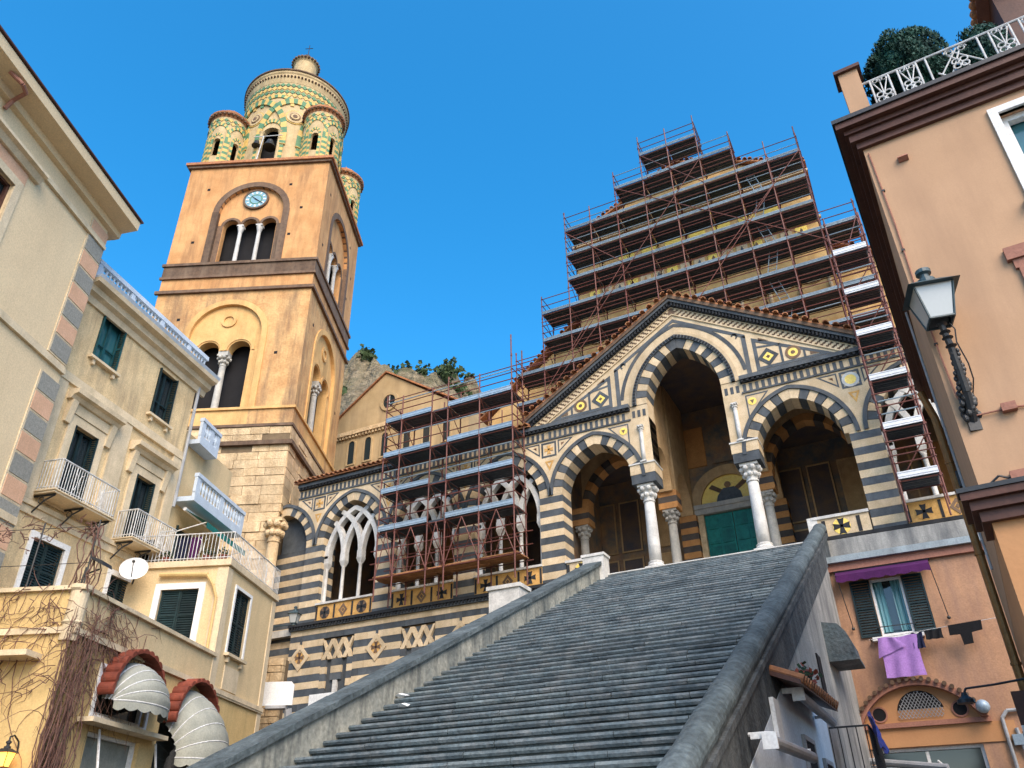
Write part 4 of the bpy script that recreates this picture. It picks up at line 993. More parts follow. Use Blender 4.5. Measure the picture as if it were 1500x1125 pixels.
# upper stage (31.9 - 39.75) with triple window under a big arch, both faces
def stage_face(side):
    L = D if side else W
    xm = -W/2 if not side else D/2
    x0, x1 = (-W, -0.004) if not side else (0.004, D)
    f = (lambda mb: side_map(mb)) if side else (lambda mb: mb)
    ty = 0.9
    mb = MB()
    lights = [(xm-1.17, 0.46, 31.9, 34.98), (xm, 0.46, 31.9, 34.98), (xm+1.17, 0.46, 31.9, 34.98)]
    inner = 2.0
    # outer wall with one big round-headed recess
    for p in wall_with_arches(x0+(0 if not side else 0.0), x1, 30.7, 39.75, [(xm, inner, 30.7, 35.95)]): mb.prism(p, 0.0, ty)
    T(f(mb), 'upper_wall', 'tower_plaster')
    mb = MB()
    for p in light_wall(xm-inner, xm+inner, 31.85, 37.95, lights): mb.prism(p, 0.22, 0.6)
    T(f(mb), 'window_wall', 'tower_plaster')
    T(f(MB().box(xm-inner, xm+inner, 0.0, 0.85, 30.7, 31.85)), 'window_sill', 'tower_plaster')
    n = 18
    o_ = [(xm+(2.38)*math.cos(math.pi*i/n), 35.95+2.38*math.sin(math.pi*i/n)) for i in range(n+1)]; i_ = [(xm+inner*math.cos(math.pi*i/n), 35.95+inner*math.sin(math.pi*i/n)) for i in range(n+1)]
    T(f(MB().prism(o_+i_[::-1], -0.04, 0.3)), 'arch_band', 'brown_stone')
    for s in (-1, 1):
        T(f(MB().box(*sorted((xm+s*1.995, xm+s*2.40)), -0.04, 0.3, 31.92, 35.95)), 'arch_band', 'brown_stone')
        T(f(MB().box(*sorted((xm+s*1.66, xm+s*1.98)), 0.19, 0.5, 31.92, 35.0)), 'jamb_stone', 'brown_stone')
    for lx in (xm-1.17, xm, xm+1.17):
        o2 = [(lx+0.63*math.cos(math.pi*i/12), 34.98+0.63*math.sin(math.pi*i/12)) for i in range(13)]; i2 = [(lx+0.46*math.cos(math.pi*i/12), 34.98+0.46*math.sin(math.pi*i/12)) for i in range(13)]
        T(f(MB().prism(o2+i2[::-1], 0.19, 0.3)), 'light_arch', 'brown_stone')
    for lx in (xm-0.585, xm+0.585):
        c = MB(); c.lathe([(0.18, 31.86), (0.18, 31.95), (0.13, 32.05), (0.115, 34.45), (0.13, 34.5)], lx, 0.36, 12); c.lathe([(0.12, 34.5), (0.20, 34.82), (0.21, 34.95)], lx, 0.36, 12); c.box(lx-0.2, lx+0.2, 0.16, 0.56, 34.9, 35.0)
        T(f(c), 'colonnette', 'marble')
    # middle stage (22 - 29.8), paired window in a plaster arch
    mb = MB()
    pl = [(xm-0.88, 0.62, 22.1, 25.75), (xm+0.88, 0.62, 22.1, 25.75)]
    for p in wall_with_arches(x0, x1, 20.95, 29.7, [(xm, 2.05, 20.95, 26.75)]): mb.prism(p, 0.0, ty)
    T(f(mb), 'middle_wall', 'worn_plaster')
    mb = MB()
    for p in light_wall(xm-2.05, xm+2.05, 22.0, 28.8, pl): mb.prism(p, 0.14, 0.7)
    T(f(mb), 'window_wall', 'yellow_plaster')
    T(f(MB().box(xm-2.05, xm+2.05, 0.0, 0.85, 20.95, 22.0)), 'window_sill', 'yellow_plaster')
    o_ = [(xm+2.36*math.cos(math.pi*i/n), 26.75+2.36*math.sin(math.pi*i/n)) for i in range(n+1)]; i_ = [(xm+2.03*math.cos(math.pi*i/n), 26.75+2.03*math.sin(math.pi*i/n)) for i in range(n+1)]
    T(f(MB().prism(o_+i_[::-1], -0.07, 0.3)), 'arch_band', 'yellow_plaster')
    for s in (-1, 1): T(f(MB().box(*sorted((xm+s*2.03, xm+s*2.36)), -0.07, 0.3, 22.0, 26.75)), 'arch_band', 'yellow_plaster')
    for lx in (xm-0.88, xm+0.88):
        o2 = [(lx+0.86*math.cos(math.pi*i/12), 25.75+0.86*math.sin(math.pi*i/12)) for i in range(13)]; i2 = [(lx+0.70*math.cos(math.pi*i/12), 25.75+0.70*math.sin(math.pi*i/12)) for i in range(13)]
        T(f(MB().prism(o2+i2[::-1], 0.09, 0.2)), 'light_arch', 'yellow_plaster')
    T(f(MB().ring(circle(xm, 27.75, 0.44, 20), circle(xm, 27.75, 0.28, 20), 0.06, 0.2)), 'medallion', 'yellow_plaster')
    c = MB(); c.lathe([(0.26, 22.0), (0.26, 22.12), (0.19, 22.2), (0.165, 24.9)], xm, 0.42, 14); capital(c, xm, 0.42, 24.9, 25.55, 0.17, 0.30); c.box(xm-0.27, xm+0.27, 0.15, 0.68, 25.55, 25.78)
    T(f(c), 'colonnette', 'aged_marble')
    # put-log holes
    for (hx, hz) in ((-3.0, 37.9), (2.2, 38.0), (-3.2, 33.6), (2.6, 33.9), (3.1, 36.0), (-2.9, 27.9), (3.0, 25.4)):
        T(f(MB().box(xm+hx-0.09, xm+hx+0.09, -0.006, 0.05, hz-0.09, hz+0.09)), 'putlog_hole', 'room_dark')
stage_face(False); stage_face(True)
# rear and left shells, floors inside, near-black boxes behind the windows
for z0, z1 in ((0, 39.7),):
    T(MB().box(-W, 0-0.9, D-0.9, D-0.002, z0, z1), 'rear_wall', 'tower_plaster'); T(MB().box(-W+0.002, -W+0.9, 0.9, D-0.9, z0, z1), 'left_wall', 'tower_plaster')
T(MB().box(-W+0.9, -0.9, 0.9, D-0.9, 20.6, 20.9), 'inner_floor', 'joint'); T(MB().box(-W+0.9, -0.9, 0.9, D-0.9, 30.2, 30.6), 'inner_floor', 'joint')
T(MB().box(-W+0.05, -0.05, 0.05, D-0.05, 39.5, 39.9), 'roof_slab', 'joint')
for z0, z1 in ((20.9, 30.2), (30.6, 39.5)): T(MB().box(-W+1.0, -1.0, 1.0, D-1.0, z0+0.01, z1-0.01), 'dark_core', 'room_dark')  # solid boxes added to paint the dark behind the window openings
def band(z0, z1, out, m, name='string_course'):
    T(MB().box(-W-out, out, -out, D+out, z0, z1), name, m)
band(39.75, 39.92, 0.16, 'brown_stone', 'top_cornice'); band(39.92, 40.12, 0.28, 'terracotta', 'top_cornice')
def hollow(z0, z1, out, m, name):        # belts that must not fill the windows
    mb = MB(); mb.box(-W-out, out, -out, -0.002, z0, z1); T(mb, name, m)
    mb = MB(); mb.box(0.002, out, -out+0.0, D+out, z0, z1); mb.v = [(x, max(y, -0.0019), z) for x, y, z in mb.v]; T(mb, name, m)
hollow(31.72, 31.9, 0.14, 'brown_stone', 'belt'); hollow(30.95, 31.715, 0.05, 'brown_stone', 'belt'); hollow(30.78, 30.945, 0.12, 'brown_stone', 'belt')
hollow(29.70, 29.9, 0.16, 'brown_stone', 'belt')
T(MB().box(-W, 0, 0, 0.9, 29.70, 30.70), 'belt_wall', 'tower_plaster'); T(MB().box(-0.9, 0, 0.9, D, 29.70, 30.70), 'belt_wall', 'tower_plaster')
hollow(21.88, 22.02, 0.10, 'yellow_plaster', 'belt'); hollow(20.85, 21.0, 0.08, 'brown_stone', 'belt')
T(MB().box(-W, 0, 0, 0.9, 19.4, 20.94), 'belt_wall', 'joint'); T(MB().box(-0.9, 0, 0.9, D, 19.4, 20.94), 'belt_wall', 'joint')
hollow(19.75, 19.98, 0.20, 'brown_stone', 'weathered_ledge')
# lower masonry, block by block
T(MB().box(-W+0.06, -0.06, 0.06, D-0.1, 0, 19.75), 'core', 'joint')
bl = sub('masonry', tow)
z = 20.83
rr = random.Random(21); cnt = 0
while z > 7.5:
    h = rr.choice((0.42, 0.48, 0.52)); 
    if 19.7 < z-h/2 < 20.05: z = 19.74; continue
    for side in (0, 1):
        if side and z < 16.4: continue
        x = 0.0; L = W if not side else D
        while x < L-0.05:
            l = rr.uniform(0.75, 1.6); xe = min(L, x+l)
            if L-xe < 0.4: xe = L
            if not side and z < 12 and x > 5: break
            e = rr.uniform(-0.03, 0.03)
            mb = MB().box(-xe+0.012, -x-0.012, -0.02-e if not side else -0.02, 0.2, z-h+0.012, z-0.012)
            if side:
                mb = MB().box(x+0.012, xe-0.012, -0.025-e, 0.2, z-h+0.012, z-0.012); side_map(mb)
            mb.build('stone_block', 'tuff_block', bl); cnt += 1; x = xe
    z -= h
# engaged corner column near the foot
cc = MB(); cc.lathe([(0.28, 9.0), (0.26, 14.5)], 0.05, -0.30, 16); capital(cc, 0.05, -0.30, 14.5, 15.6, 0.27, 0.42)
T(cc, 'engaged_column', 'tuff_block')
# clock
ck = sub('clock', tow)
xm = -W/2+0.1
def cdisc(r, y0, y1, name, m, r2=0): 
    mb = MB()
    if r2: mb.ring(circle(xm, 37.0, r, 32), circle(xm, 37.0, r2, 32), y0, y1)
    else: mb.prism(circle(xm, 37.0, r, 32), y0, y1)
    return mb.build(name, m, ck)
cdisc(0.70, 0.12, 0.26, 'clock_dial', 'clock_face'); cdisc(0.80, 0.08, 0.26, 'rim', 'brown_stone', 0.69); cdisc(0.40, 0.11, 0.13, 'inner_ring', 'glaze_green', 0.34)
mk = MB()
for i in range(12):
    t = 2*math.pi*i/12; u = Vector((math.sin(t), math.cos(t))); v = Vector((u.y, -u.x)); c = Vector((xm, 37.0))
    wd = 0.035 if i % 3 else 0.055
    mk.prism([tuple(c+u*0.46+v*wd), tuple(c+u*0.63+v*wd), tuple(c+u*0.63-v*wd), tuple(c+u*0.46-v*wd)][::-1], 0.10, 0.125)
mk.build('hour_marks', 'white_paint', ck, stuff=True)
for ang, l in ((rad(-48), 0.40), (rad(128), 0.56)):
    u = Vector((math.sin(ang), math.cos(ang))); v = Vector((u.y, -u.x)); c = Vector((xm, 37.0))
    MB().prism([tuple(c-u*0.1+v*0.035), tuple(c+u*l+v*0.012), tuple(c+u*l-v*0.012), tuple(c-u*0.1-v*0.035)][::-1], 0.085, 0.098).build('hand', 'iron', ck)
# belfry drum, corner turrets
bcx, bcy = -W/2, D/2
bz = 40.1
def cyl_patch(mb, cx, cy, r, a0, a1, z0a, z1a, z0b, z1b, th, m):
    """small block lying on a cylinder between angles a0..a1"""
    vs = []
    for rr_ in (r, r+th):
        for a, z0, z1 in ((a0, z0a, z1a), (a1, z0b, z1b)):
            vs += [(cx+rr_*math.cos(a), cy+rr_*math.sin(a), z0), (cx+rr_*math.cos(a), cy+rr_*math.sin(a), z1)]
    mb.add(vs, [(4, 6, 7, 5), (0, 1, 3, 2), (0, 2, 6, 4), (1, 5, 7, 3), (0, 4, 5, 1), (2, 3, 7, 6)], m)
def tile_arch(parent, cx, cy, r, ac, hw, z0, zs, zt, wd, n=15, th=0.07, name='tile_arch'):
    """pointed arch band of alternating glazed tiles; hw = half angle, zs springing, zt apex"""
    mb = MB()
    def pt(t, k):       # t 0..1 from left foot over the apex to the right foot
        s = -1 if t < 0.5 else 1; u = abs(t-0.5)*2
        e = math.cos(u*math.pi/2)                 # 1 at apex
        return ac+s*(hw+k*wd/r)*math.sin(u*math.pi/2), zs+(zt-zs+k*wd*1.2)*e**0.8
    for i in range(n*2):
        t0, t1 = i/(n*2), (i+1)/(n*2)
        a00, z00 = pt(t0, 0); a01, z01 = pt(t0, 1); a10, z10 = pt(t1, 0); a11, z11 = pt(t1, 1)
        vs = []
        for rr_ in (r, r+th):
            for a, z in ((a00, z00), (a01, z01), (a11, z11), (a10, z10)): vs.append((cx+rr_*math.cos(a), cy+rr_*math.sin(a), z))
        mb.add(vs, [(4, 5, 6, 7), (0, 3, 2, 1), (0, 1, 5, 4), (1, 2, 6, 5), (2, 3, 7, 6), (3, 0, 4, 7)], i % 2)
    for s in (-1, 1):
        z = zs; k = 0
        while z > z0+0.05:
            ze = max(z0, z-0.24); a0 = ac+s*hw; a1 = ac+s*(hw+wd/r)
            cyl_patch(mb, cx, cy, r, min(a0, a1), max(a0, a1), ze, z, ze, z, th, k % 2); z = ze; k += 1
    return mb.build(name, ['glaze_green', 'glaze_yellow'], parent)
def drum(parent, cx, cy, r, z0, zr, nwin, win, a_off, big):
    n = 64 if big else 32
    wa = win[0]/2/r                              # half angle of a window
    # wall of the drum as a ring of angular strips with openings
    mb = MB()
    A = []
    for k in range(nwin):
        c = a_off+2*math.pi*k/nwin; nx_ = a_off+2*math.pi*(k+1)/nwin
        A += [(c-wa, c+wa, True)]
        m_ = n//nwin
        for q in range(m_): A.append((c+wa+(nx_-c-2*wa)*q/m_, c+wa+(nx_-c-2*wa)*(q+1)/m_, False))
    th = 0.35 if big else 0.2
    for a0, a1, w_ in A:
        if not w_: cyl_patch(mb, cx, cy, r-th, a0, a1, z0, zr, z0, zr, th, 0)
        else:
            zs, ztop = win[2]-win[0]/2, win[2]
            q = 8
            for i in range(q):
                b0 = a0+(a1-a0)*i/q; b1 = a0+(a1-a0)*(i+1)/q
                f0 = zs+win[0]/2*math.sqrt(max(0, 1-(2*i/q-1)**2)); f1 = zs+win[0]/2*math.sqrt(max(0, 1-(2*(i+1)/q-1)**2))
                cyl_patch(mb, cx, cy, r-th, b0, b1, f0, zr, f1, zr, th, 0)
                cyl_patch(mb, cx, cy, r-th, b0, b1, z0, win[1], z0, win[1], th, 0)
    mb.build('wall', 'belfry_plaster', parent)
    MB().lathe([(r-th-0.5 if big else 0.3, z0), (r-th-0.5 if big else 0.3, zr)], cx, cy, 20).build('core', 'room_dark', parent)
dr_ = sub('belfry_drum', tow)
RD = 3.5; ZR = 48.9
A0 = -math.pi/2                                   # towards the front face
drum(dr_, bcx, bcy, RD, bz, ZR, 8, (1.3, 40.7, 43.9), A0, True)
for k in range(8):
    c = A0+2*math.pi*k/8
    tile_arch(dr_, bcx, bcy, RD, c, 0.70/RD, 40.2, 43.2, 44.35, 0.26, 10, name='window_tiles')
    tile_arch(dr_, bcx, bcy, RD+0.01+(k % 2)*0.03, c+math.pi/8, 0.585, 42.3, 42.6, 46.35, 0.38, 13, 0.09)
    tile_arch(dr_, bcx, bcy, RD+0.008, c, 0.27, 46.0, 46.05, 46.85, 0.24, 7, 0.06)
    c2 = c+math.pi/8
    # roundels
    for rr_, th_, mt in ((0.66, 0.05, 'glaze_yellow'), (0.56, 0.08, 'belfry_plaster'), (0.36, 0.10, 'brown_stone'), (0.28, 0.13, 'belfry_plaster'), (0.15, 0.15, 'brown_stone')):
        mb = MB(); nn = 14
        ring = [(c2+rr_/RD*math.cos(2*math.pi*i/nn), 45.05+rr_*math.sin(2*math.pi*i/nn)) for i in range(nn)]
        vs = [(bcx+(RD+q)*math.cos(a), bcy+(RD+q)*math.sin(a), z) for q in (0, th_) for a, z in ring]
        mb.add(vs, [tuple(range(nn, 2*nn))]+[(i, (i+1) % nn, nn+(i+1) % nn, nn+i) for i in range(nn)]); mb.build('roundel', mt, dr_)
    for da in (-0.21, 0.21):
        a = c2+da; MB().lathe([(0.15, 40.2), (0.12, 40.4), (0.12, 43.3), (0.2, 43.5)], bcx+RD*math.cos(a), bcy+RD*math.sin(a), 8).build('colonnette', 'belfry_plaster', dr_)
# chequered tile rows below the rim
mb = MB()
for row in range(4):
    for i in range(60):
        a = 2*math.pi*(i+0.5*(row % 2))/60; zz = 47.15+row*0.34
        mb.add([(bcx+(RD+q)*math.cos(a+da), bcy+(RD+q)*math.sin(a+da), zz+dz) for q in (0, 0.05) for da, dz in ((-0.050, 0), (0, -0.19), (0.050, 0), (0, 0.19))], [(4, 5, 6, 7), (0, 1, 5, 4), (1, 2, 6, 5), (2, 3, 7, 6), (3, 0, 4, 7)], 1 if row % 2 else 0)
mb.build('tile_frieze', ['glaze_yellow', 'glaze_green'], dr_, stuff=True)
MB().lathe([(RD+0.02, 48.45), (RD+0.10, 48.75), (RD+0.13, 48.95), (RD+0.15, 49.2), (RD+0.22, 49.3), (RD+0.24, 49.5)], bcx, bcy, 56).build('rim', 'belfry_plaster', dr_)
MB().lathe([(RD+0.22, 49.42), (RD+0.31, 49.47), (RD+0.31, 49.58), (RD+0.1, 49.65), (RD-0.5, 49.8), (2.5, 50.5), (1.2, 51.2), (0.8, 51.4)], bcx, bcy, 56).build('dome', 'brown_stone', dr_)
mb = MB()
for i in range(96):
    a = 2*math.pi*i/96; mb.ball((bcx+(RD+0.17)*math.cos(a), bcy+(RD+0.17)*math.sin(a), 48.95), 0.085, 6)
mb.build('rim_tiles', 'brown_stone', dr_, stuff=True)
ln = sub('dome_lantern', tow)
MB().lathe([(0.85, 50.55), (0.85, 54.45), (0.95, 54.60), (1.05, 54.75), (0.95, 54.85), (0.6, 55.25), (0.1, 55.65)], bcx, bcy, 20).build('lantern_drum', 'belfry_plaster', ln)
mb = MB()
for i in range(24): 
    a = 2*math.pi*i/24; mb.ball((bcx+1.0*math.cos(a), bcy+1.0*math.sin(a), 54.70), 0.12, 6)
mb.build('lantern_tiles', 'brown_stone', ln, stuff=True)
mb = MB(); mb.ball((bcx, bcy, 55.80), 0.28, 10); mb.tube((bcx, bcy, 55.95), (bcx, bcy, 57.35), 0.03, 6); mb.tube((bcx-.3, bcy, 56.95), (bcx+.3, bcy, 56.95), 0.03, 6); mb.build('finial', 'iron', ln)
for tx, ty in ((-3.25, -2.85), (3.25, -2.85), (3.25, 2.85), (-3.25, 2.85)):
    tu = sub('corner_turret', tow); cx, cy = bcx+tx, bcy+ty; r = 1.22
    drum(tu, cx, cy, r, bz, 44.7, 6, (0.52, 40.9, 42.5), A0, False)
    for k in range(6):
        c = A0+2*math.pi*k/6
        tile_arch(tu, cx, cy, r, c, 0.24/r, 40.2, 42.2, 42.8, 0.16, 6, 0.04, 'window_tiles')
        tile_arch(tu, cx, cy, r+0.01+0.012*(k % 2), c, math.pi/6*0.98, 40.2, 42.3, 43.7, 0.18, 9, 0.04)
    mb = MB()
    for row in range(2):
        for i in range(26):
            a = 2*math.pi*(i+0.5*row)/26; zz = 43.95+row*0.3
            mb.add([(cx+(r+q)*math.cos(a+da), cy+(r+q)*math.sin(a+da), zz+dz) for q in (0, 0.05) for da, dz in ((-0.11, 0), (0, -0.15), (0.11, 0), (0, 0.15))], [(4, 5, 6, 7), (0, 1, 5, 4), (1, 2, 6, 5), (2, 3, 7, 6), (3, 0, 4, 7)], (i+row) % 2)
    mb.build('tile_frieze', ['glaze_yellow', 'glaze_green'], tu, stuff=True)
    MB().lathe([(r, 44.55), (r+0.08, 44.7), (r+0.22, 44.8), (r+0.22, 44.95), (r, 45.0), (0.9, 45.6), (0.4, 46.0), (0.12, 46.1), (0.16, 46.3), (0.02, 46.6)], cx, cy, 28).build('cap', 'terracotta', tu)
    mb = MB()
    for i in range(30):
        a = 2*math.pi*i/30; mb.ball((cx+(r+0.17)*math.cos(a), cy+(r+0.17)*math.sin(a), 44.72), 0.08, 6)
    mb.build('rim_tiles', 'brown_stone', tu, stuff=True)
# bells hung in the front opening
for k, (dx, z, r) in enumerate(((-0.75, 42.3, 0.30), (0.15, 42.2, 0.42))):
    b = MB(); cy_ = bcy-RD-0.15
    b.lathe([(r, z-r*0.9), (r*0.85, z-r*0.6), (r*0.62, z), (r*0.5, z+r*0.5), (r*0.15, z+r*0.7)], bcx+dx, cy_, 14)
    T(b, 'bell', 'bell_metal')
fr_ = MB(); cy_ = bcy-RD-0.18
fr_.tube((bcx-0.55, cy_, 40.3), (bcx-0.35, cy_, 42.9), 0.04, 6); fr_.tube((bcx-1.0, cy_, 42.85), (bcx+0.9, cy_, 42.9), 0.035, 6)
T(fr_, 'bell_frame', 'white_iron')
# ------------------------------------------------------------------ house helpers (local: x along wall, y inward, z up)
def grid_wall(x0, x1, z0, z1, ops, th=0.3, y=0.0):
    """wall with rectangular openings, built from non-overlapping cells + reveals"""
    mb = MB(); xs = sorted({x0, x1, *[o[0] for o in ops], *[o[1] for o in ops]}); zs = sorted({z0, z1, *[o[2] for o in ops], *[o[3] for o in ops]})
    inside = lambda x, z: any(o[0] < x < o[1] and o[2] < z < o[3] for o in ops)
    for i in range(len(xs)-1):
        for j in range(len(zs)-1):
            xa, xb, za, zb = xs[i], xs[i+1], zs[j], zs[j+1]
            if inside((xa+xb)/2, (za+zb)/2): continue
            mb.add([(xa, y, za), (xb, y, za), (xb, y, zb), (xa, y, zb)], [(0, 1, 2, 3)])
    for xa, xb, za, zb in ops:
        mb.add([(xa, y, za), (xb, y, za), (xb, y, zb), (xa, y, zb), (xa, y+th, za), (xb, y+th, za), (xb, y+th, zb), (xa, y+th, zb)], [(0, 4, 5, 1), (1, 5, 6, 2), (2, 6, 7, 3), (3, 7, 4, 0)])
    return mb
def block_body(x0, x1, dep, z0, z1, mb=None, y=0.0):   # back, ends and top of a house (front added apart)
    mb = mb or MB()
    mb.add([(x0, y, z0), (x1, y, z0), (x1, dep, z0), (x0, dep, z0), (x0, y, z1), (x1, y, z1), (x1, dep, z1), (x0, dep, z1)], [(4, 5, 6, 7), (1, 2, 6, 5), (2, 3, 7, 6), (3, 0, 4, 7)])
    return mb
def shutter_leaf(mb, x0, x1, z0, z1, y, th=0.04, lou=0.075):
    f = 0.05
    mb.box(x0, x0+f, y, y+th, z0, z1); mb.box(x1-f, x1, y, y+th, z0, z1); mb.box(x0+f, x1-f, y, y+th, z0, z0+f); mb.box(x0+f, x1-f, y, y+th, z1-f, z1); mb.box(x0+f, x1-f, y, y+th, (z0+z1)/2-f/2, (z0+z1)/2+f/2)
    z = z0+f
    while z < z1-f-0.02:
        mb.add([(x0+f, y+0.005, z), (x1-f, y+0.005, z), (x1-f, y+th-0.006, z+lou*0.8), (x0+f, y+th-0.006, z+lou*0.8)], [(0, 1, 2, 3)]); z += lou
def window(root, x0, x1, z0, z1, kind='shut', sill=True, name='window', mt='shutter', surround=None, glass='pane'):
    wn = sub(name, root)
    MB().add([(x0, 0.22, z0), (x1, 0.22, z0), (x1, 0.22, z1), (x0, 0.22, z1)], [(0, 1, 2, 3)]).build('pane', glass, wn)
    if kind == 'shut':
        for a, b in ((x0+0.01, (x0+x1)/2-0.005), ((x0+x1)/2+0.005, x1-0.01)):
            m = MB(); shutter_leaf(m, a, b, z0+0.01, z1-0.01, 0.06); m.build('shutter_leaf', mt, wn)
    elif kind == 'open':                        # leaves folded out against the wall
        w_ = 0.56
        for a, b in ((x0-w_, x0-0.01), (x1+0.01, x1+w_)):
            m = MB(); shutter_leaf(m, a, b, z0, z1, -0.06); m.build('shutter_leaf', mt, wn)
    elif kind == 'ajar':                        # glazed casements set back, louvred leaves folded into the reveal
        for x in (x0+0.005, x1-0.045): 
            m = MB(); shutter_leaf(m, 0, 0.30, z0+0.01, z1-0.01, 0); m.v = [(x+yy, 0.22-xx, zz) for xx, yy, zz in m.v]; m.build('shutter_leaf', mt, wn)
        m = MB()
        for a in (x0+0.045, (x0+x1)/2-0.05, (x0+x1)/2+0.005, x1-0.095): m.box(a, a+0.05, 0.13, 0.18, z0, z1)
        m.box(x0+0.05, x1-0.05, 0.131, 0.179, z0, z0+0.09); m.box(x0+0.05, x1-0.05, 0.131, 0.179, z1-0.06, z1); m.box(x0+0.05, x1-0.05, 0.132, 0.178, z0+(z1-z0)*0.35, z0+(z1-z0)*0.35+0.05)
        m.build('sash', mt, wn)
    elif kind == 'glass':
        m = MB()
        for a in (x0, x1-0.08): m.box(a, a+0.08, 0.1, 0.2, z0, z1)
        m.box(x0+0.08, x1-0.08, 0.1, 0.2, z0, z0+0.08); m.box(x0+0.08, x1-0.08, 0.1, 0.2, z1-0.08, z1); m.build('sash', 'white_paint', wn)
    if surround:
        s_ = surround[0]; m = MB(); ou = [(x0-s_, z0-(s_ if not sill else 0)), (x1+s_, z0-(s_ if not sill else 0)), (x1+s_, z1+s_), (x0-s_, z1+s_)]
        m.ring(ou, [(x0, z0), (x1, z0), (x1, z1), (x0, z1)], -0.04, 0.05); m.build('surround', surround[1], wn)
    if sill:
        m = MB(); m.box(x0-0.14, x1+0.14, -0.16, 0.2, z0-0.09, z0-0.003)
        for x in (x0+0.02, x1-0.12): m.box(x, x+0.1, -0.1, 0, z0-0.26, z0-0.09)
        m.build('sill', 'house_trim', wn)
    return wn
def wrap_strip(root, x0, x1, z0, z1, out, m, name='string_course', y=0.0): return MB().box(x0, x1, y-out, y+0.02, z0, z1).build(name, m, root)
def railing(root, pts, z0, h, m='white_iron', step=0.11, name='railing', orn=True):
    """pts: list of local (x, y); bars along each run"""
    r = sub(name, root); k = 0
    for (xa, ya), (xb, yb) in zip(pts[:-1], pts[1:]):
        L = math.hypot(xb-xa, yb-ya); n = max(1, int(L/step))
        t = MB(); t.tube((xa, ya, z0+h), (xb, yb, z0+h), 0.025, 6); t.build('hand_rail', m, r)
        t = MB(); t.tube((xa, ya, z0+0.09), (xb, yb, z0+0.09), 0.016, 6); t.build('bottom_rail', m, r)
        t = MB()
        for i in range(n+1):
            x = xa+(xb-xa)*i/n; y = ya+(yb-ya)*i/n; t.tube((x, y, z0), (x, y, z0+h), 0.011 if i % 6 else 0.018, 5)
        t.build('bars', m, r, stuff=True)
        if orn and L > 1.0:
            for q in (0.3, 0.7):
                cx = xa+(xb-xa)*q; cy = ya+(yb-ya)*q; ux, uy = (xb-xa)/L, (yb-ya)/L
                for s in (-1, 1):
                    p = [(cx+ux*s*(0.03+0.11*(1-math.cos(a))), cy+uy*s*(0.03+0.11*(1-math.cos(a)))-0.012, z0+0.5*h+0.30*h*math.sin(a)) for a in [math.pi*(-0.5+i/10) for i in range(11)]]
                    t = MB(); t.path(p, 0.011, 4, 0); t.build('scroll', m, r)
    return r
def balcony(root, x0, x1, z, out, name='balcony'):
    b = sub(name, root)
    m = MB(); m.box(x0, x1, -out, 0, z-0.10, z); m.box(x0-0.04, x1+0.04, -out-0.04, 0, z-0.04, z-0.003); m.build('slab', 'house_trim', b)
    for x in (x0+0.12, (x0+x1)/2, x1-0.12):
        m = MB(); m.tube((x, -out+0.05, z-0.13), (x, 0.0, z-0.13), 0.03, 6); m.path([(x, -out*0.92, z-0.15), (x, -out*0.5, z-0.28), (x, -0.03, z-0.62)], 0.025, 6)
        c = [(x, -out*0.35+0.09*math.cos(a), z-0.26+0.09*math.sin(a)) for a in [i*math.pi/5 for i in range(11)]]; m.path(c, 0.014, 4); m.build('bracket', 'iron', b)
    return b

# ------------------------------------------------------------------ house 1: cream house with banded quoins and deep eave
H1 = thing('corner_house', 'cream plastered house with peach and grey banded quoins under a deep eave', 'house', (-20.50, 11.66, 0), rad(90+21.3))
MB().add(*[(lambda m: (m.v, m.f))(block_body(-16, -0.004, 9, 0, 19.7))][0]).build('body', 'house_cream', H1)
op = [(-5.0, -3.95, 15.6, 17.6)]
grid_wall(-16, 0, 0, 19.7, op).build('wall', 'house_cream', H1)
wn = window(H1, *op[0], kind='glass', sill=True); 
for ch in wn.children:
    if ch.name.startswith('sash'): ch.data.materials[0] = MATS['brown_trim']
m = MB(); m.ring([(-5.25, 15.5), (-3.70, 15.5), (-3.70, 17.85), (-5.25, 17.85)], [(-5.0, 15.6), (-3.95, 15.6), (-3.95, 17.6), (-5.0, 17.6)], -0.05, 0.02); m.build('window_surround', 'house_trim', H1)
MB().box(-5.3, -3.65, -0.03, 0.02, 17.86, 18.25).build('lintel_panel', 'quoin_peach', H1)
m = MB(); m.prismx([(0.02, 18.26), (-0.12, 18.26), (-0.22, 18.42), (-0.34, 18.46), (-0.34, 18.56), (0.02, 18.60)], -5.5, -3.3); m.build('window_hood', 'house_trim', H1)
for z0, z1, o in ((18.66, 18.78, 0.10), (18.80, 18.9, 0.05), (13.95, 14.10, 0.09), (14.12, 14.2, 0.05), (9.3, 9.5, 0.09)): wrap_strip(H1, -16, 0.03, z0, z1, o, 'house_trim')
z = 19.3; k = 0
while z > 2:
    h = 0.62
    if not (z-h < 14.2 and z > 13.95):
        MB().box(-0.78, 0.035, -0.045, 0.3, z-h+0.05, z-0.02).build('quoin_block', ('quoin_peach', 'quoin_grey')[k % 2], H1)
        MB().box(-0.84, 0.028, -0.03, 0.2, z-h-0.005, z+0.0).build('quoin_margin', 'house_trim', H1)
    z -= h+0.012; k += 1
m = MB(); m.prismx([(0.0, 19.45), (-0.16, 19.48), (-0.18, 19.70), (-0.72, 19.78), (-0.74, 20.10), (-0.68, 20.14), (9, 21.2), (9, 19.5)], -16, 0.42); m.build('eave', 'house_cream', H1)
m = MB(); m.prismx([(-0.68, 20.143), (-0.80, 20.15), (-0.80, 20.20), (-0.68, 20.23), (9.1, 21.35), (9.1, 21.2)], -16, 0.50); m.build('roof_edge', 'brown_trim', H1)
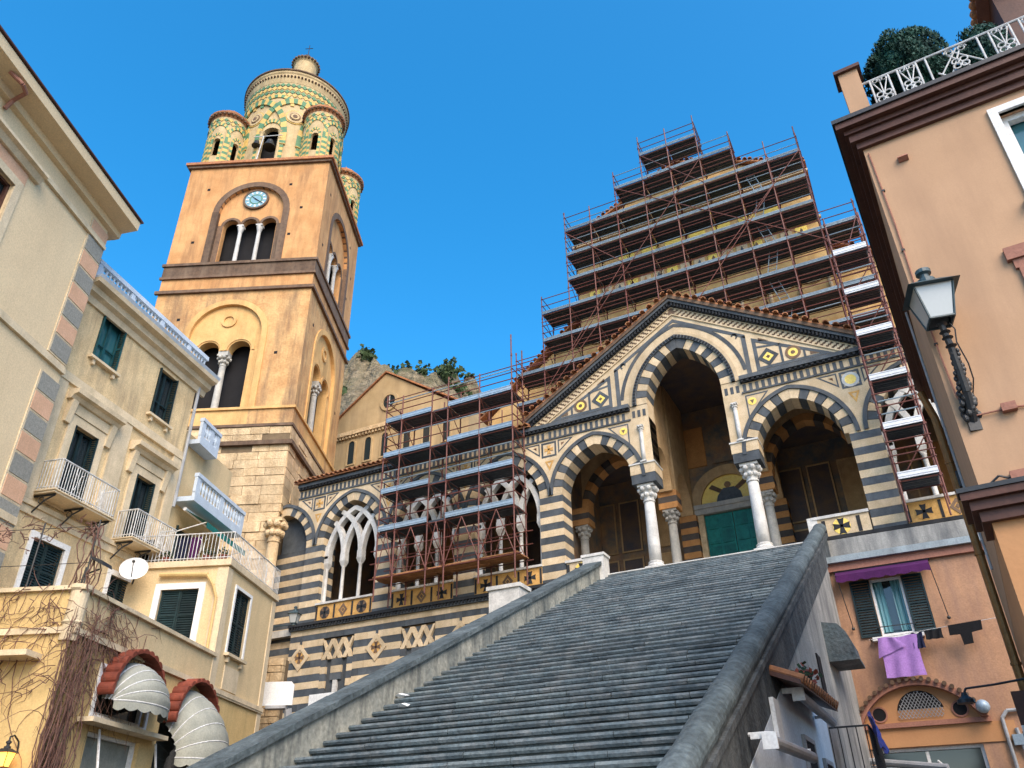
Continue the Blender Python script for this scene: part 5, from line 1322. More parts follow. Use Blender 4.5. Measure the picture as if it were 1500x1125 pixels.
m = MB(); m.path([(-5.9, -0.5, 19.75), (-5.6, -0.7, 19.6), (-5.3, -0.6, 19.62), (-5.2, -0.2, 19.5), (-5.2, -0.06, 19.2)], 0.06, 8); m.build('drain_spout', 'dusky_trim', H1)

# ------------------------------------------------------------------ house 2: beige house with balconies
s_ = 18/19
H2 = thing('balcony_house', 'weathered beige house with dark shutters and two white railed balconies', 'house', (-22.57, 18.0, 0), rad(90+12.5))
ops = [(-5.18, -4.10, 15.6, 17.45), (-2.10, -1.10, 15.15, 17.05), (-5.02, -4.02, 10.75, 13.2), (-2.0, -1.05, 10.55, 12.9), (-5.25, -4.05, 7.95, 9.55), (-2.02, -1.05, 8.05, 9.45)]
grid_wall(-6.3, 0.0, 0, 17.75, ops).build('wall', 'house_beige', H2)
block_body(-6.3, -0.003, 3.2, 0, 17.8).build('body', 'house_beige', H2)
window(H2, *ops[0], kind='ajar', mt='shutter_teal', glass='pane_teal'); window(H2, *ops[1], kind='ajar')
for o in ops[2:4]:
    window(H2, *o, kind='ajar', sill=False, name='balcony_door')
    xm_ = (o[0]+o[1])/2; zt = o[3]
    m = MB(); m.ring([(o[0]-0.28, o[2]-0.2), (o[1]+0.28, o[2]-0.2), (o[1]+0.28, zt+0.28), (o[0]-0.28, zt+0.28)], [(o[0], o[2]), (o[1], o[2]), (o[1], zt), (o[0], zt)], -0.06, 0.02); m.build('door_surround', 'house_trim', H2)
    m = MB(); m.box(o[0]-0.42, o[1]+0.42, -0.10, 0.02, zt+0.29, zt+0.62); m.build('frieze_panel', 'house_trim', H2)
    m = MB(); m.prismx([(0.02, zt+0.63), (-0.18, zt+0.63), (-0.26, zt+0.74), (-0.40, zt+0.78), (-0.42, zt+0.92), (0.02, zt+0.98)], o[0]-0.6, o[1]+0.6); m.build('door_hood', 'house_trim', H2)
    for x in (o[0]-0.5, o[1]+0.28): 
        m = MB(); m.prismx([(0.02, zt-0.1), (-0.1, zt-0.1), (-0.16, zt+0.3), (-0.22, zt+0.62), (0.02, zt+0.62)], x, x+0.22); m.build('console', 'house_trim', H2)
window(H2, *ops[4], kind='shut', sill=False, surround=(0.16, 'white_paint')); window(H2, *ops[5], kind='shut', sill=False, surround=(0.16, 'white_paint'))
for (x0, x1) in ((-6.28, -5.75), (-3.45, -2.75), (-0.45, 0.0)):
    MB().box(x0, x1, -0.07, 0.02, 10.45, 14.3).build('pilaster', 'house_trim', H2)
for z0, z1, o in ((14.3, 14.42, 0.10), (14.43, 14.62, 0.05), (10.28, 10.42, 0.12), (10.05, 10.27, 0.06)): wrap_strip(H2, -6.3, 0.03, z0, z1, o, 'house_trim')
m = MB(); m.prismx([(0.02, 17.2), (-0.08, 17.2), (-0.14, 17.4), (-0.30, 17.48), (-0.34, 17.66), (-0.56, 17.72), (-0.60, 17.86), (0.02, 17.9)], -6.3, 0.45); m.build('cornice', 'house_trim', H2)
m = MB(); m.prismx([(-0.30, 17.86), (-0.58, 17.87), (-0.64, 17.98), (-0.30, 17.95)], -6.3, 0.5); m.build('gutter', 'pale_blue', H2)
for (x0, x1, z) in ((-5.75, -3.30, 10.72), (-2.35, -0.3, 10.5)):
    b = balcony(H2, x0, x1, z, 0.75); railing(b, [(x0+.02, 0), (x0+.02, -0.72), (x1-.02, -0.72), (x1-.02, 0)], z, 0.92, step=0.10)
# corner drainpipe and roof balustrade
m = MB(); m.tube((0.05, -0.1, 17.6), (0.05, -0.1, 12.5), 0.06, 8); m.build('drain_pipe', 'grey_plastic', H2)
rb = sub('roof_balustrade', H2)
MB().box(-6.0, 0.3, -0.02, 0.12, 18.0, 18.14).build('plinth', 'pale_blue', rb); MB().box(-6.0, 0.3, -0.06, 0.16, 18.78, 18.95).build('rail', 'pale_blue', rb)
for k in range(34):
    x = -5.9+k*0.185
    if k % 9 == 0: MB().box(x-0.09, x+0.09, -0.04, 0.14, 18.14, 18.78).build('post', 'pale_blue', rb)
    else: MB().lathe([(0.05, 18.14), (0.035, 18.22), (0.065, 18.4), (0.035, 18.62), (0.05, 18.78)], x, 0.05, 8).build('baluster', 'pale_blue', rb)

# ------------------------------------------------------------------ house 3: block with terrace, in front of the tower foot
K = Vector((-19.3, 18.1, 0)); A3 = rad(21.2)
H3 = thing('terrace_house', 'pale yellow house block with railed roof terrace and tall closed shutter', 'house', K, A3)     # local: x to the right of the front, y back
# front wall (x -4.6..0) and side wall (y 0..4.25)
o3 = [(-2.12, -0.85, 7.55, 9.15)]
grid_wall(-4.6, 0, 0, 10.0, o3).build('front_wall', 'house_pale', H3)
so3 = [(0.80, 2.0, 7.3, 9.35)]
m = grid_wall(0, 4.2, 0, 10.0, so3); side_map(m); m.build('side_wall', 'house_pale', H3)
MB().add([(-4.6, 0, 10), (0, 0, 10), (0, 4.2, 10), (-4.6, 4.2, 10)], [(0, 1, 2, 3)]).build('terrace_floor', 'house_trim', H3)
MB().add([(-4.6, 4.2, 0), (0, 4.2, 0), (0, 4.2, 10), (-4.6, 4.2, 10)], [(0, 1, 2, 3)]).build('rear_wall', 'house_pale', H3)
window(H3, *o3[0], kind='shut', sill=False, surround=(0.20, 'white_paint'))
wnd = window(H3, *so3[0], kind='shut', sill=True, surround=(0.10, 'white_paint'))
wnd.rotation_euler = (0, 0, math.pi/2)
m = MB(); m.box(-4.6, 0.10, -0.10, 0.02, 9.86, 10.06); m.box(0.0, 0.10, 0.02, 4.25, 9.86, 10.06); m.build('terrace_edge', 'house_trim', H3)
m = MB(); m.box(-0.34, 0.03, -0.035, 0.02, 0, 9.8); m.box(-0.02, 0.03, 0.02, 0.34, 0, 9.8); m.build('corner_strip', 'house_trim', H3)
m = MB(); m.box(0.0, 0.03, 3.9, 4.22, 0, 9.8); m.build('corner_strip', 'house_trim', H3)
m = MB(); m.box(-0.02, 0.03, 0.85, 1.95, 6.25, 6.95); m.build('apron_panel', 'house_trim', H3)
m = MB(); m.box(-0.02, 0.07, 0, 4.25, 6.0, 6.14); m.build('string_course', 'house_trim', H3)
railing(H3, [(-3.4, -0.02), (0.03, -0.02), (0.03, 4.2)], 10.06, 0.92, step=0.12)
m = MB(); m.tube((-2.2, -0.12, 9.62), (-0.6, -0.12, 9.56), 0.07, 8); m.path([(-0.62, -0.12, 9.56), (-0.35, -0.12, 9.2), (-0.20, -0.10, 8.8), (-0.20, -0.10, 6.4), (-0.1, -0.12, 5.9)], 0.045, 8); m.build('drain_pipe', 'house_yellow', H3)
dish = thing('satellite_dish', 'round white satellite dish on a wall arm below the railed terrace', 'satellite dish', tuple(K), A3)
m = MB(); n = 22
c = Vector((-2.75, -0.75, 9.62)); ax = Vector((0.35, -0.85, 0.35)).normalized(); q = ax.to_track_quat('Z', 'Y'); vs = []
for i in range(5):
    r = 0.42*i/4+0.001
    for k in range(n): t = 2*math.pi*k/n; vs.append(c+q @ Vector((r*math.cos(t), r*math.sin(t), 0.35*r*r)))
m.add(vs, [(i*n+k, i*n+(k+1) % n, (i+1)*n+(k+1) % n, (i+1)*n+k) for i in range(4) for k in range(n)]); m.build('bowl', 'white_paint', dish, smooth=True)
m = MB(); m.tube(c+ax*0.4, c-q @ Vector((0, 0.35, 0)), 0.015, 5); m.ball(tuple(c+ax*0.4), 0.05, 8); m.build('feed_arm', 'iron', dish)
m = MB(); m.tube(c-ax*0.02, (-2.95, -0.3, 9.42), 0.03, 6); m.tube((-2.95, -0.3, 9.42), (-3.15, 0.0, 9.42), 0.03, 6); m.build('bracket', 'iron', dish)
# set-back upper storey with pale blue balustrades, green awning
H3b = thing('upper_storey', 'narrow pale storey with pale blue balustraded balconies between beige house and tower', 'house', (-22.75, 18.35, 0), rad(90+19))
grid_wall(-0.5, 3.6, 9.9, 15.6, [(0.35, 1.3, 10.1, 12.1)]).build('wall', 'house_pale', H3b); block_body(-0.5, 3.6, 3, 9.9, 15.6).build('body', 'house_pale', H3b)
window(H3b, 0.35, 1.3, 10.1, 12.1, kind='ajar', sill=False, name='terrace_door')
def balus(root, x0, x1, z, out, n):
    b = sub('balustrade', root)
    MB().box(x0, x1, -out, 0, z-0.18, z).build('slab', 'pale_blue', b)
    for xa, xb, ya, yb in ((x0, x1, -out, -out+0.12), (x1-0.12, x1, -out+0.121, 0)):
        MB().box(xa, xb, ya, yb, z, z+0.16).build('plinth', 'pale_blue', b); MB().box(xa-0.03, xb+0.03, ya-0.03, yb+0.03, z+0.74, z+0.88).build('rail', 'pale_blue', b)
    for k in range(n):
        x = x0+0.1+(x1-x0-0.2)*k/(n-1)
        if k in (0, n//2, n-1): MB().box(x-0.12, x+0.12, -out+0.005, -out+0.115, z+0.16, z+0.74).build('post', 'pale_blue', b)
        else: MB().lathe([(0.05, z+0.16), (0.035, z+0.24), (0.07, z+0.42), (0.035, z+0.64), (0.05, z+0.74)], x, -out+0.06, 8).build('baluster', 'pale_blue', b)
balus(H3b, -0.2, 3.7, 12.95, 0.8, 17); balus(H3b, -0.1, 1.3, 15.3, 0.5, 8)
aw = thing('green_awning', 'small green fabric awning hanging under the pale blue balcony', 'awning', tuple(H3b.location), H3b.rotation_euler[2])
m = MB(); m.add([(0.0, -0.45, 12.5), (3.2, -0.45, 12.5), (3.2, -1.35, 12.0), (0.0, -1.35, 12.0)], [(0, 1, 2, 3)]); m.add([(0.0, -1.35, 12.0), (3.2, -1.35, 12.0), (3.2, -1.36, 11.78), (0.0, -1.36, 11.78)], [(0, 1, 2, 3)]); m.build('fabric', 'awning_green', aw)
m = MB(); m.tube((0, -0.4, 12.55), (3.2, -0.4, 12.55), 0.07, 8); m.build('roller', 'white_paint', aw)
m = MB(); m.tube((0.05, -0.1, 11.7), (0.05, -1.33, 12.0), 0.02, 6); m.tube((3.15, -0.1, 11.7), (3.15, -1.33, 12.0), 0.02, 6); m.build('arm', 'white_paint', aw)
# things on the terrace: flower pots, drying clothes
for k, x in enumerate((-0.35, -0.9, -2.3)):
    p = thing('flower_pot', ['terracotta pot with a small plant at the corner of the railed terrace', 'terracotta pot with a small plant second from the terrace corner', 'terracotta pot beside the drying clothes on the railed terrace'][k], 'flower pot', K+Matrix.Rotation(A3, 3, 'Z') @ Vector((x, 0.2, 10.02)), A3, 'pots on the railed terrace')
    MB().lathe([(0.09, 0), (0.14, 0.22), (0.15, 0.26), (0.12, 0.26)], 0, 0, 12).build('pot', 'red_tile', p)
    m = MB(); rr = random.Random(k)
    for i in range(40):
        d = Vector((rr.gauss(0, .1), rr.gauss(0, .1), 0.3+rr.random()*0.2)); e = Vector((rr.gauss(0, 1), rr.gauss(0, 1), rr.gauss(0, 1))).normalized()*0.05; f2 = e.orthogonal().normalized()*0.03
        m.add([d-e, d+f2, d+e, d-f2], [(0, 1, 2, 3)])
    m.build('leaves', 'leaf_dark', p)
for k, (x, mt, c) in enumerate(((-1.75, 'navy_cloth', 'dark blue'), (-1.35, 'awning_purple', 'dark purple'), (-3.0, 'black_cloth', 'black'))):
    m = MB(); n = 8; vs = []
    for j in range(6):
        for i in range(n+1): vs.append((x+0.42*(i/n-0.5)*(1-0.04*j), 0.10+0.03*math.sin(i*1.7+j), 10.92-0.75*j/5))
    m.add(vs, [(j*(n+1)+i, j*(n+1)+i+1, (j+1)*(n+1)+i+1, (j+1)*(n+1)+i) for j in range(5) for i in range(n)])
    o = m.build('drying_cloth', mt); o.location = K; o.rotation_euler = (0, 0, A3); tag(o, c+' cloth hung to dry behind the terrace railing', 'cloth', 'clothes on the railed terrace')

# ------------------------------------------------------------------ house 4: yellow ground floor with terrace, vine and bubble awnings
SO = Vector((-20.81, 22.0, 0))
H4 = thing('vine_house', 'low yellow house with terrace parapet, bare creeper and two arched awnings', 'house', SO, rad(90+21.2))        # local x from -11.2 (near corner) to 0
so4 = [(-9.75, -7.4, 4.6, 5.6), (-9.70, -7.4, 2.2, 4.25), (-6.6, -3.9, 2.0, 5.2)]
grid_wall(-11.2, 0.0, 0, 6.05, so4, 0.4).build('side_wall', 'house_yellow', H4)
MB().box(-11.2, -4.15, -0.001, 0.25, 6.2, 7.02).build('terrace_parapet', 'house_pale', H4)
MB().box(-11.3, -4.12, -0.10, 0.32, 7.022, 7.12).build('parapet_coping', 'house_trim', H4)
MB().box(-11.25, 0.03, -0.09, 0.05, 6.052, 6.19).build('string_course', 'house_trim', H4)
m = MB(); m.box(-11.2, -10.9, 0.0, 8.0, 0, 6.05); m.build('front_wall', 'house_yellow', H4)
m = MB(); m.box(-11.2, -10.95, 0.26, 8.0, 6.2, 7.02); m.build('terrace_parapet', 'house_yellow', H4)
m = MB(); m.box(-11.3, -10.88, 0.33, 8.0, 7.022, 7.12); m.build('parapet_coping', 'house_trim', H4)
m = MB(); m.box(-11.28, -10.95, 0.06, 8.0, 6.052, 6.19); m.build('string_course', 'house_trim', H4)
MB().lathe([(0.20, 5.9), (0.20, 6.25), (0.23, 6.3), (0.20, 6.35), (0.20, 7.0), (0.25, 7.05), (0.25, 7.14)], -11.10, 0.12, 16).build('corner_post', 'house_trim', H4)
MB().box(-10.9, -0.1, 0.3, 7.5, 6.0, 6.15).build('terrace_floor', 'house_trim', H4)
m = MB(); m.box(-11.235, -11.19, 1.6, 3.6, 2.5, 5.35); m.build('red_door', 'red_tile', H4, label='red brown wooden door on the front of the low house')
m = MB(); m.box(-11.75, -11.2, 0.55, 3.8, 5.5, 5.62); m.build('door_canopy', 'house_trim', H4)
wn = window(H4, *so4[0], kind='glass', sill=False)
m = MB(); m.ring([(-9.85, 4.5), (-7.3, 4.5), (-7.3, 5.7), (-9.85, 5.7)], [(-9.75, 4.6), (-7.4, 4.6), (-7.4, 5.6), (-9.75, 5.6)], -0.04, 0.03); m.build('window_surround', 'white_paint', H4)
m = MB(); m.box(-10.3, -6.8, -0.42, 0.02, 4.36, 4.46); m.build('ledge', 'house_trim', H4)
wn = window(H4, *so4[1], kind='glass', sill=False, glass='awning_grey', name='shop_window')
wn = window(H4, *so4[2], kind='glass', sill=False, name='shop_door')
def tile_hood(root, xc, r, zs):
    n = 14
    me = tm2
    for k in range(n):
        a = math.pi*(k+0.5)/n
        o = link('hood_tile', me, root, (xc+r*math.cos(a), -0.02, zs+r*math.sin(a)*0.95), (0, -(a-math.pi/2), 0))
t2 = MB(); n = 8
t2.add([(0.14*math.cos(math.pi*i/n), y, 0.11*math.sin(math.pi*i/n)) for y in (-0.40, 0.05) for i in range(n+1)], [(i, i+1, n+2+i, n+1+i) for i in range(n)]+[tuple(range(n+1)), tuple(range(2*n+1, n, -1))]+[(n, 0, n+1, 2*n+1)])
tm2 = t2.mesh('hood_tile', 'red_tile')
tile_hood(H4, -8.55, 1.18, 5.02); tile_hood(H4, -5.25, 1.27, 4.85)
def bubble(xc, r, zs, out, zlow, label):
    o = thing('bubble_awning', label, 'awning', tuple(SO), rad(90+21.2), 'arched awnings with red tile hoods')
    nr, na = 5, 16; gores = []
    # quarter dome: ribs fan from the wall arch down to the front hoop
    P_ = lambda u, a: (xc+r*math.cos(a)*(1.0+0.02*u), -0.05-out*math.sin(u*math.pi/2)*(0.35+0.65*math.sin(a)), (zs-(zs-zlow)*u)+r*math.sin(a)*math.cos(u*math.pi/2)*0.95)
    for g_ in range(nr):
        m = MB(); u0, u1 = g_/nr, (g_+1)/nr; vs = []; K_ = 3
        for j in range(K_+1):
            u = u0+(u1-u0)*j/K_; bul = 0.03*math.sin(math.pi*j/K_)
            for i in range(na+1):
                a = math.pi*i/na; x, y, z = P_(u, a); vs.append((x, y-bul, z+bul*0.5))
        m.add(vs, [(j*(na+1)+i, j*(na+1)+i+1, (j+1)*(na+1)+i+1, (j+1)*(na+1)+i) for j in range(K_) for i in range(na)]); m.build('fabric_gore', 'awning_grey', o, smooth=True)
        m = MB(); m.path([P_(u1, math.pi*i/na) for i in range(na+1)], 0.02, 5); m.build('hoop', 'white_iron', o)
    m = MB(); e = [P_(1, math.pi*i/48) for i in range(49)]
    vs = [p for p in e]+[(x, y-0.01, z-0.16-0.06*abs(math.sin(i*math.pi/6))) for i, (x, y, z) in enumerate(e)]
    m.add(vs, [(i, i+1, 50+i, 49+i) for i in range(48)]); m.build('valance', 'awning_grey', o)
bubble(-8.55, 1.03, 4.95, 0.95, 4.90, 'smaller grey fabric bubble awning over the window nearer the creeper')
bubble(-5.25, 1.13, 4.80, 1.25, 4.0, 'larger grey fabric bubble awning over the shop door')
m = MB(); m.tube((-9.75, -0.5, 3.2), (-9.4, -0.08, 4.3), 0.03, 6); m.tube((-6.85, -0.5, 2.6), (-6.75, -0.08, 4.3), 0.03, 6); m.build('awning_strut', 'white_iron', H4)
# flood light on a mast, wire fence of the creeper
fl = thing('flood_light', 'small black flood light on a short mast above the creeper corner', 'flood light', tuple(SO), rad(90+21.2))
m = MB(); m.tube((-11.0, 0.25, 7.1), (-11.0, 0.2, 7.62), 0.025, 6); m.tube((-11.0, 0.2, 7.45), (-10.95, -0.1, 7.58), 0.02, 6); m.build('mast', 'iron', fl)
m = MB(); m.add([(-11.25, -0.35, 7.58), (-10.85, -0.35, 7.58), (-10.85, -0.02, 7.74), (-11.25, -0.02, 7.74), (-11.25, -0.31, 7.68), (-10.85, -0.31, 7.68), (-10.85, 0.02, 7.82), (-11.25, 0.02, 7.82)], [(0,3,2,1),(4,5,6,7),(0,1,5,4),(1,2,6,5),(2,3,7,6),(3,0,4,7)]); m.build('head', 'iron', fl)
vn = thing('bare_creeper', 'leafless tangled brown creeper climbing the corner of the low yellow house', 'creeper', tuple(SO), rad(90+21.2))
rr = random.Random(4)
trunk = MB()
for k in range(44):
    x = -11.25+rr.uniform(-0.15, 0.38); y = -0.08-rr.random()*0.12; p = [(x, y, 0.3)]
    z = 0.3
    while z < 5.6+rr.random()*1.2:
        z += 0.3; x += rr.gauss(0, 0.07)+0.008; y += rr.gauss(0, 0.025); y = min(-0.03, max(-0.3, y)); p.append((x, y, z))
    trunk.path(p, 0.026*rr.uniform(0.3, 1), 5, 0, 0.006)
trunk.build('stems', 'vine', vn, stuff=True)
tw = MB()
for k in range(300):
    face = rr.random() < 0.58
    if face: x = -11.2+abs(rr.gauss(0, 1.3)); y = -0.04; z = rr.uniform(3.0, 7.0) if x < -10.2 else rr.uniform(5.7, 7.1)
    else: x = -11.3; y = rr.uniform(0, 3.2); z = rr.uniform(4.8, 7.2)
    p = [(x, y, z)]; d = Vector((rr.gauss(0, 1), rr.gauss(0, 1), rr.gauss(-0.3, 1)))*0.12
    for i in range(rr.randint(5, 12)):
        d = d*0.85+Vector((rr.gauss(0, .06), rr.gauss(0, .06), rr.gauss(-0.015, .06)))
        if face: y = min(-0.03, max(-0.3, y+d.y*0.4)); x += d.x
        else: y += d.y; x = min(-11.22, max(-11.6, x+d.x*0.4))
        z += d.z; p.append((x, y, z))
    tw.path(p, 0.010, 4, 0, 0.003)
for k in range(30):      # hanging tendrils along the fence wire
    y = rr.uniform(0, 3.5); p = [(-11.1, y, 8.55+rr.gauss(0, .1))]
    for i in range(8): p.append((p[-1][0]+rr.gauss(0, .05), p[-1][1]+rr.gauss(0, .1), p[-1][2]+rr.gauss(-0.02, .08)))
    tw.path(p, 0.014, 4, 0, 0.005)
for k in range(10):
    p = [(-11.1, rr.uniform(-0.1, 0.5), 8.6)]
    while p[-1][2] > 7.0: p.append((p[-1][0]+rr.gauss(0, .05), p[-1][1]+rr.gauss(0, .04), p[-1][2]-0.15))
    tw.path(p, 0.014, 4)
tw.build('twigs', 'vine', vn, stuff=True)
fn = thing('wire_fence', 'thin wire fence on iron posts above the yellow terrace parapet', 'fence', tuple(SO), rad(90+21.2))
for y in (0.1, 1.5, 3.2): 
    m = MB(); m.tube((-11.1, y, 7.1), (-11.1, y, 8.75), 0.02, 6); m.build('post', 'iron', fn)
for z in (7.7, 8.6): 
    m = MB(); m.tube((-11.1, 0.1, z), (-11.1, 5.0, z), 0.009, 4); m.build('wire', 'iron', fn)
# lit lantern on the front wall
def wall_lantern(name, label, loc, rz, s, mt='iron', glass='lamp_glass', bulb=None):
    o = thing(name, label, 'lantern', loc, rz)
    b = 0.13*s; t = 0.21*s; h = 0.42*s
    m = MB()
    lo = [(-b, -b), (b, -b), (b, b), (-b, b)]; hi = [(-t, -t), (t, -t), (t, t), (-t, t)]
    m.add([(x, y, 0) for x, y in lo]+[(x, y, h) for x, y in hi], [(0, 1, 5, 4), (1, 2, 6, 5), (2, 3, 7, 6), (3, 0, 4, 7)]); m.build('glass', bulb or glass, o)
    m = MB()
    for (x0, y0), (x1, y1) in zip(lo, hi): m.tube((x0, y0, 0), (x1, y1, h), 0.014*s, 5)
    for k in range(4): m.tube((*lo[k], 0), (*lo[(k+1) % 4], 0), 0.016*s, 5)
    m.build('frame', mt, o)
    m = MB(); m.add([(-t*1.35, -t*1.35, h), (t*1.35, -t*1.35, h), (t*1.35, t*1.35, h), (-t*1.35, t*1.35, h), (-t*0.55, -t*0.55, h+0.13*s), (t*0.55, -t*0.55, h+0.13*s), (t*0.55, t*0.55, h+0.13*s), (-t*0.55, t*0.55, h+0.13*s)], [(0,3,2,1),(4,5,6,7),(0,1,5,4),(1,2,6,5),(2,3,7,6),(3,0,4,7)])
    m.lathe([(t*0.5, h+0.13*s), (t*0.5, h+0.19*s), (t*0.25, h+0.21*s), (t*0.25, h+0.27*s), (t*0.42, h+0.29*s), (t*0.42, h+0.34*s), (0.01, h+0.39*s)], 0, 0, 14); m.build('cap', mt, o)
    return o
R4 = Matrix.Rotation(rad(90+21.2), 3, 'Z')
ll = wall_lantern('lit_lantern', 'lit amber wall lantern on the low yellow house below the creeper', SO+R4 @ Vector((-11.55, 0.5, 3.35)), rad(90+21.2), 0.62, 'iron', bulb='lit_bulb')
m = MB(); m.path([(0, 0, 0.44), (0.0, 0, 0.56), (0.12, 0, 0.6), (0.3, 0, 0.5), (0.34, 0, 0.3)], 0.018, 6); m.build('bracket', 'iron', ll)
# lantern on an arm by the striped wall, white back board near the foot of the tower
q = at_y(432, 900, 24.5)
l2 = wall_lantern('street_lantern', 'small grey green street lantern on an arm against the striped lower wall', (q.x, q.y, q.z-0.35), rad(20), 0.85, 'lamp_iron')
m = MB(); m.tube((-1.6, 0.3, -0.05), (0.05, 0.0, -0.05), 0.022, 6); m.tube((0, 0, -0.08), (0, 0, 0.02), 0.09, 8); m.build('arm', 'lamp_iron', l2)
q = at_y(405, 1016, 23.0)
bd = thing('white_board', 'blank white board on a bracket near the foot of the tower', 'board', tuple(q), rad(24))
m = MB(); m.prism([(-0.62, -0.40), (0.62, -0.40), (0.62, 0.28), (0.5, 0.40), (-0.5, 0.40), (-0.62, 0.28)], -0.03, 0.03); m.build('panel', 'white_paint', bd)
m = MB(); m.box(-0.3, 0.4, -0.15, 0.25, -0.52, -0.42); m.tube((0.45, 0.1, -0.5), (0.5, 0.4, -1.5), 0.14, 8); m.build('bracket', 'grey_plastic', bd)
q = at_y(480, 1017, 26.9)
o = MB().box(-0.95, 0.95, 0, 0.05, -0.9, 0.06).build('white_banner', 'white_paint'); o.location = q; o.rotation_euler = (0, 0, 0); tag(o, 'plain white sheet fixed to the striped lower wall by the parapet', 'banner')
# rubble wall at the foot of the tower behind the board
rw = thing('rubble_wall', 'old rough rubble wall between the pale house and the striped wall', 'wall', (-22.2, 24.2, 0), rad(20))
rr = random.Random(8); MB().box(-1.6, 0.1, 0.1, 0.6, 0, 8.4).build('core', 'joint', rw)
z = 4.5
while z < 8.3:
    x = -1.6; h = rr.uniform(0.2, 0.42)
    while x < 0.05+rr.uniform(-0.15, 0.1):
        l = rr.uniform(0.22, 0.7); xe = min(0.15, x+l); e = rr.uniform(0, 0.08)
        MB().box(x+0.015, xe-0.015, 0.02-e, 0.2, z+0.015, z+h-0.015).build('stone', 'tuff_block', rw); x = xe
    z += h
# ------------------------------------------------------------------ shops under the stair flank
RF = Matrix.Rotation(0, 3, 'Z')
def fx(y, d=0.0): return -1.96+sx(y)+d           # x of the flank wall face (faces +x) at depth y
sh = thing('flank_shop_front', 'whitewashed shop wall with dark doorways under the right side of the staircase', 'shop front', (fx(14), 14, 0))
def SH(mb, name, m, parent=None): 
    o = mb.build(name, m, parent or sh)
    if parent is None: o.location = (-fx(14), -14, 0)
    return o
poly = [(8.0, 0), (19.0, 0), (19.0, 4.0), (14.9, 4.05), (14.9, stairz(14.9)-0.57), (8.0, max(0.5, stairz(8)-0.57))]
m = MB(); vs = [(fx(y, d), y, z) for d in (-0.05, 0.03) for y, z in poly]; n = len(poly)
m.add(vs, [tuple(range(n-1, -1, -1)), tuple(range(n, 2*n))]+[(i, (i+1) % n, (i+1) % n+n, i+n) for i in range(n)]); SH(m, 'whitewashed_wall', 'wall_white')
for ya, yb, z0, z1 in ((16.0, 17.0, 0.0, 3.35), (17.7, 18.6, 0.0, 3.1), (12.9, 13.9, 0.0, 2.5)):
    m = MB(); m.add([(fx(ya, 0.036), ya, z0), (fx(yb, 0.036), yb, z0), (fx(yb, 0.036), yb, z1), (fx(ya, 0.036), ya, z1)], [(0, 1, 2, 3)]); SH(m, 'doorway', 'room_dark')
    m = MB()
    for y0, y1, a, b in ((ya-0.08, ya, z0, z1+0.08), (yb, yb+0.08, z0, z1+0.08), (ya, yb, z1, z1+0.08)): m.box(fx(ya), fx(ya, 0.09), y0, y1, a, b)
    SH(m, 'door_frame', 'grey_plastic')
cn = thing('tiled_canopy', 'little tiled canopy with red flowers over the shops under the stairs', 'canopy', (fx(14), 14, 0))
m = MB(); 
for k in range(2): pass
m.add([(fx(14.2, 0), 14.2, 4.25), (fx(17.6, 0), 17.6, 4.25), (fx(17.6, 0.5), 17.6, 4.05), (fx(14.2, 0.5), 14.2, 4.05), (fx(14.2, 0), 14.2, 4.17), (fx(17.6, 0), 17.6, 4.17), (fx(17.6, 0.5), 17.6, 3.97), (fx(14.2, 0.5), 14.2, 3.97)], [(0,1,2,3),(7,6,5,4),(3,2,6,7),(0,3,7,4),(1,5,6,2)])
o = m.build('slab', 'brown_trim', cn); o.location = (-fx(14), -14, 0)
for k in range(16):
    y = 14.3+k*0.21; m = MB(); m.tube((fx(y, 0.02), y, 4.27), (fx(y, 0.54), y, 4.06), 0.075, 8); o = m.build('canopy_tile', 'terracotta', cn); o.location = (-fx(14), -14, 0)
m = MB(); rr = random.Random(2)
for k in range(60):
    c = Vector((fx(16, 0.3)+rr.gauss(0, .1), 15.4+rr.random()*1.4, 4.35+rr.random()*0.2)); e = Vector((rr.gauss(0, 1), rr.gauss(0, 1), rr.gauss(0, 1))).normalized()*0.06; f2 = e.orthogonal().normalized()*0.05
    m.add([c-e, c+f2, c+e, c-f2], [(0, 1, 2, 3)], k % 2)
o = m.build('flowers', ['red_tile', 'leaf_dark'], cn); o.location = (-fx(14), -14, 0)
for k, (a, b, lab) in enumerate((((14.8, 3.92, 0.32), (17.7, 3.80, 0.34), 'rolled up white awning cassette just below the tiled canopy'), ((11.9, 2.92, 0.36), (14.9, 2.95, 0.34), 'rolled up white awning cassette lower on the whitewashed wall'))):
    o = thing('awning_cassette', lab, 'awning', (fx(a[0], a[2]), a[0], a[1]))
    d = Vector((fx(b[0], b[2])-fx(a[0], a[2]), b[0]-a[0], b[1]-a[1]))
    m = MB(); m.tube((0, 0, 0), d, 0.085, 12); m.build('roller', 'grey_plastic', o)
    m = MB(); m.box(-0.10, 0.10, -0.05, 0.0, -0.11, 0.10); m.box(-0.26, 0.06, 0.0, 0.06, 0.03, 0.11); m.build('end_cap', 'white_paint', o)
    m = MB(); m.tube((-0.3, 0.1, 0.1), (0, 0.1, 0.1), 0.03, 6); m.tube(Vector((-0.3, -0.1, 0.1))+d, Vector((0, -0.1, 0.1))+d, 0.03, 6); m.build('bracket', 'white_paint', o)
m = MB(); y = 14.0; m.box(fx(y, 0.03), fx(y, 0.10), 13.75, 14.2, 3.05, 3.75); o = m.build('meter_box', 'white_paint'); tag(o, 'slim white meter box on the whitewashed wall between the two awnings', 'box')
hd = thing('metal_hood', 'grey sheet metal hood projecting from the stained stair flank', 'hood', (fx(21.5), 21.5, 5.6))
m = MB(); m.prism([(0.0, 0.1), (0.66, 0.1), (0.62, 0.45), (0.52, 0.72), (0.36, 0.92), (0.0, 1.0)], 0.0, 1.3); m.build('cowl', 'stair_dark', hd)
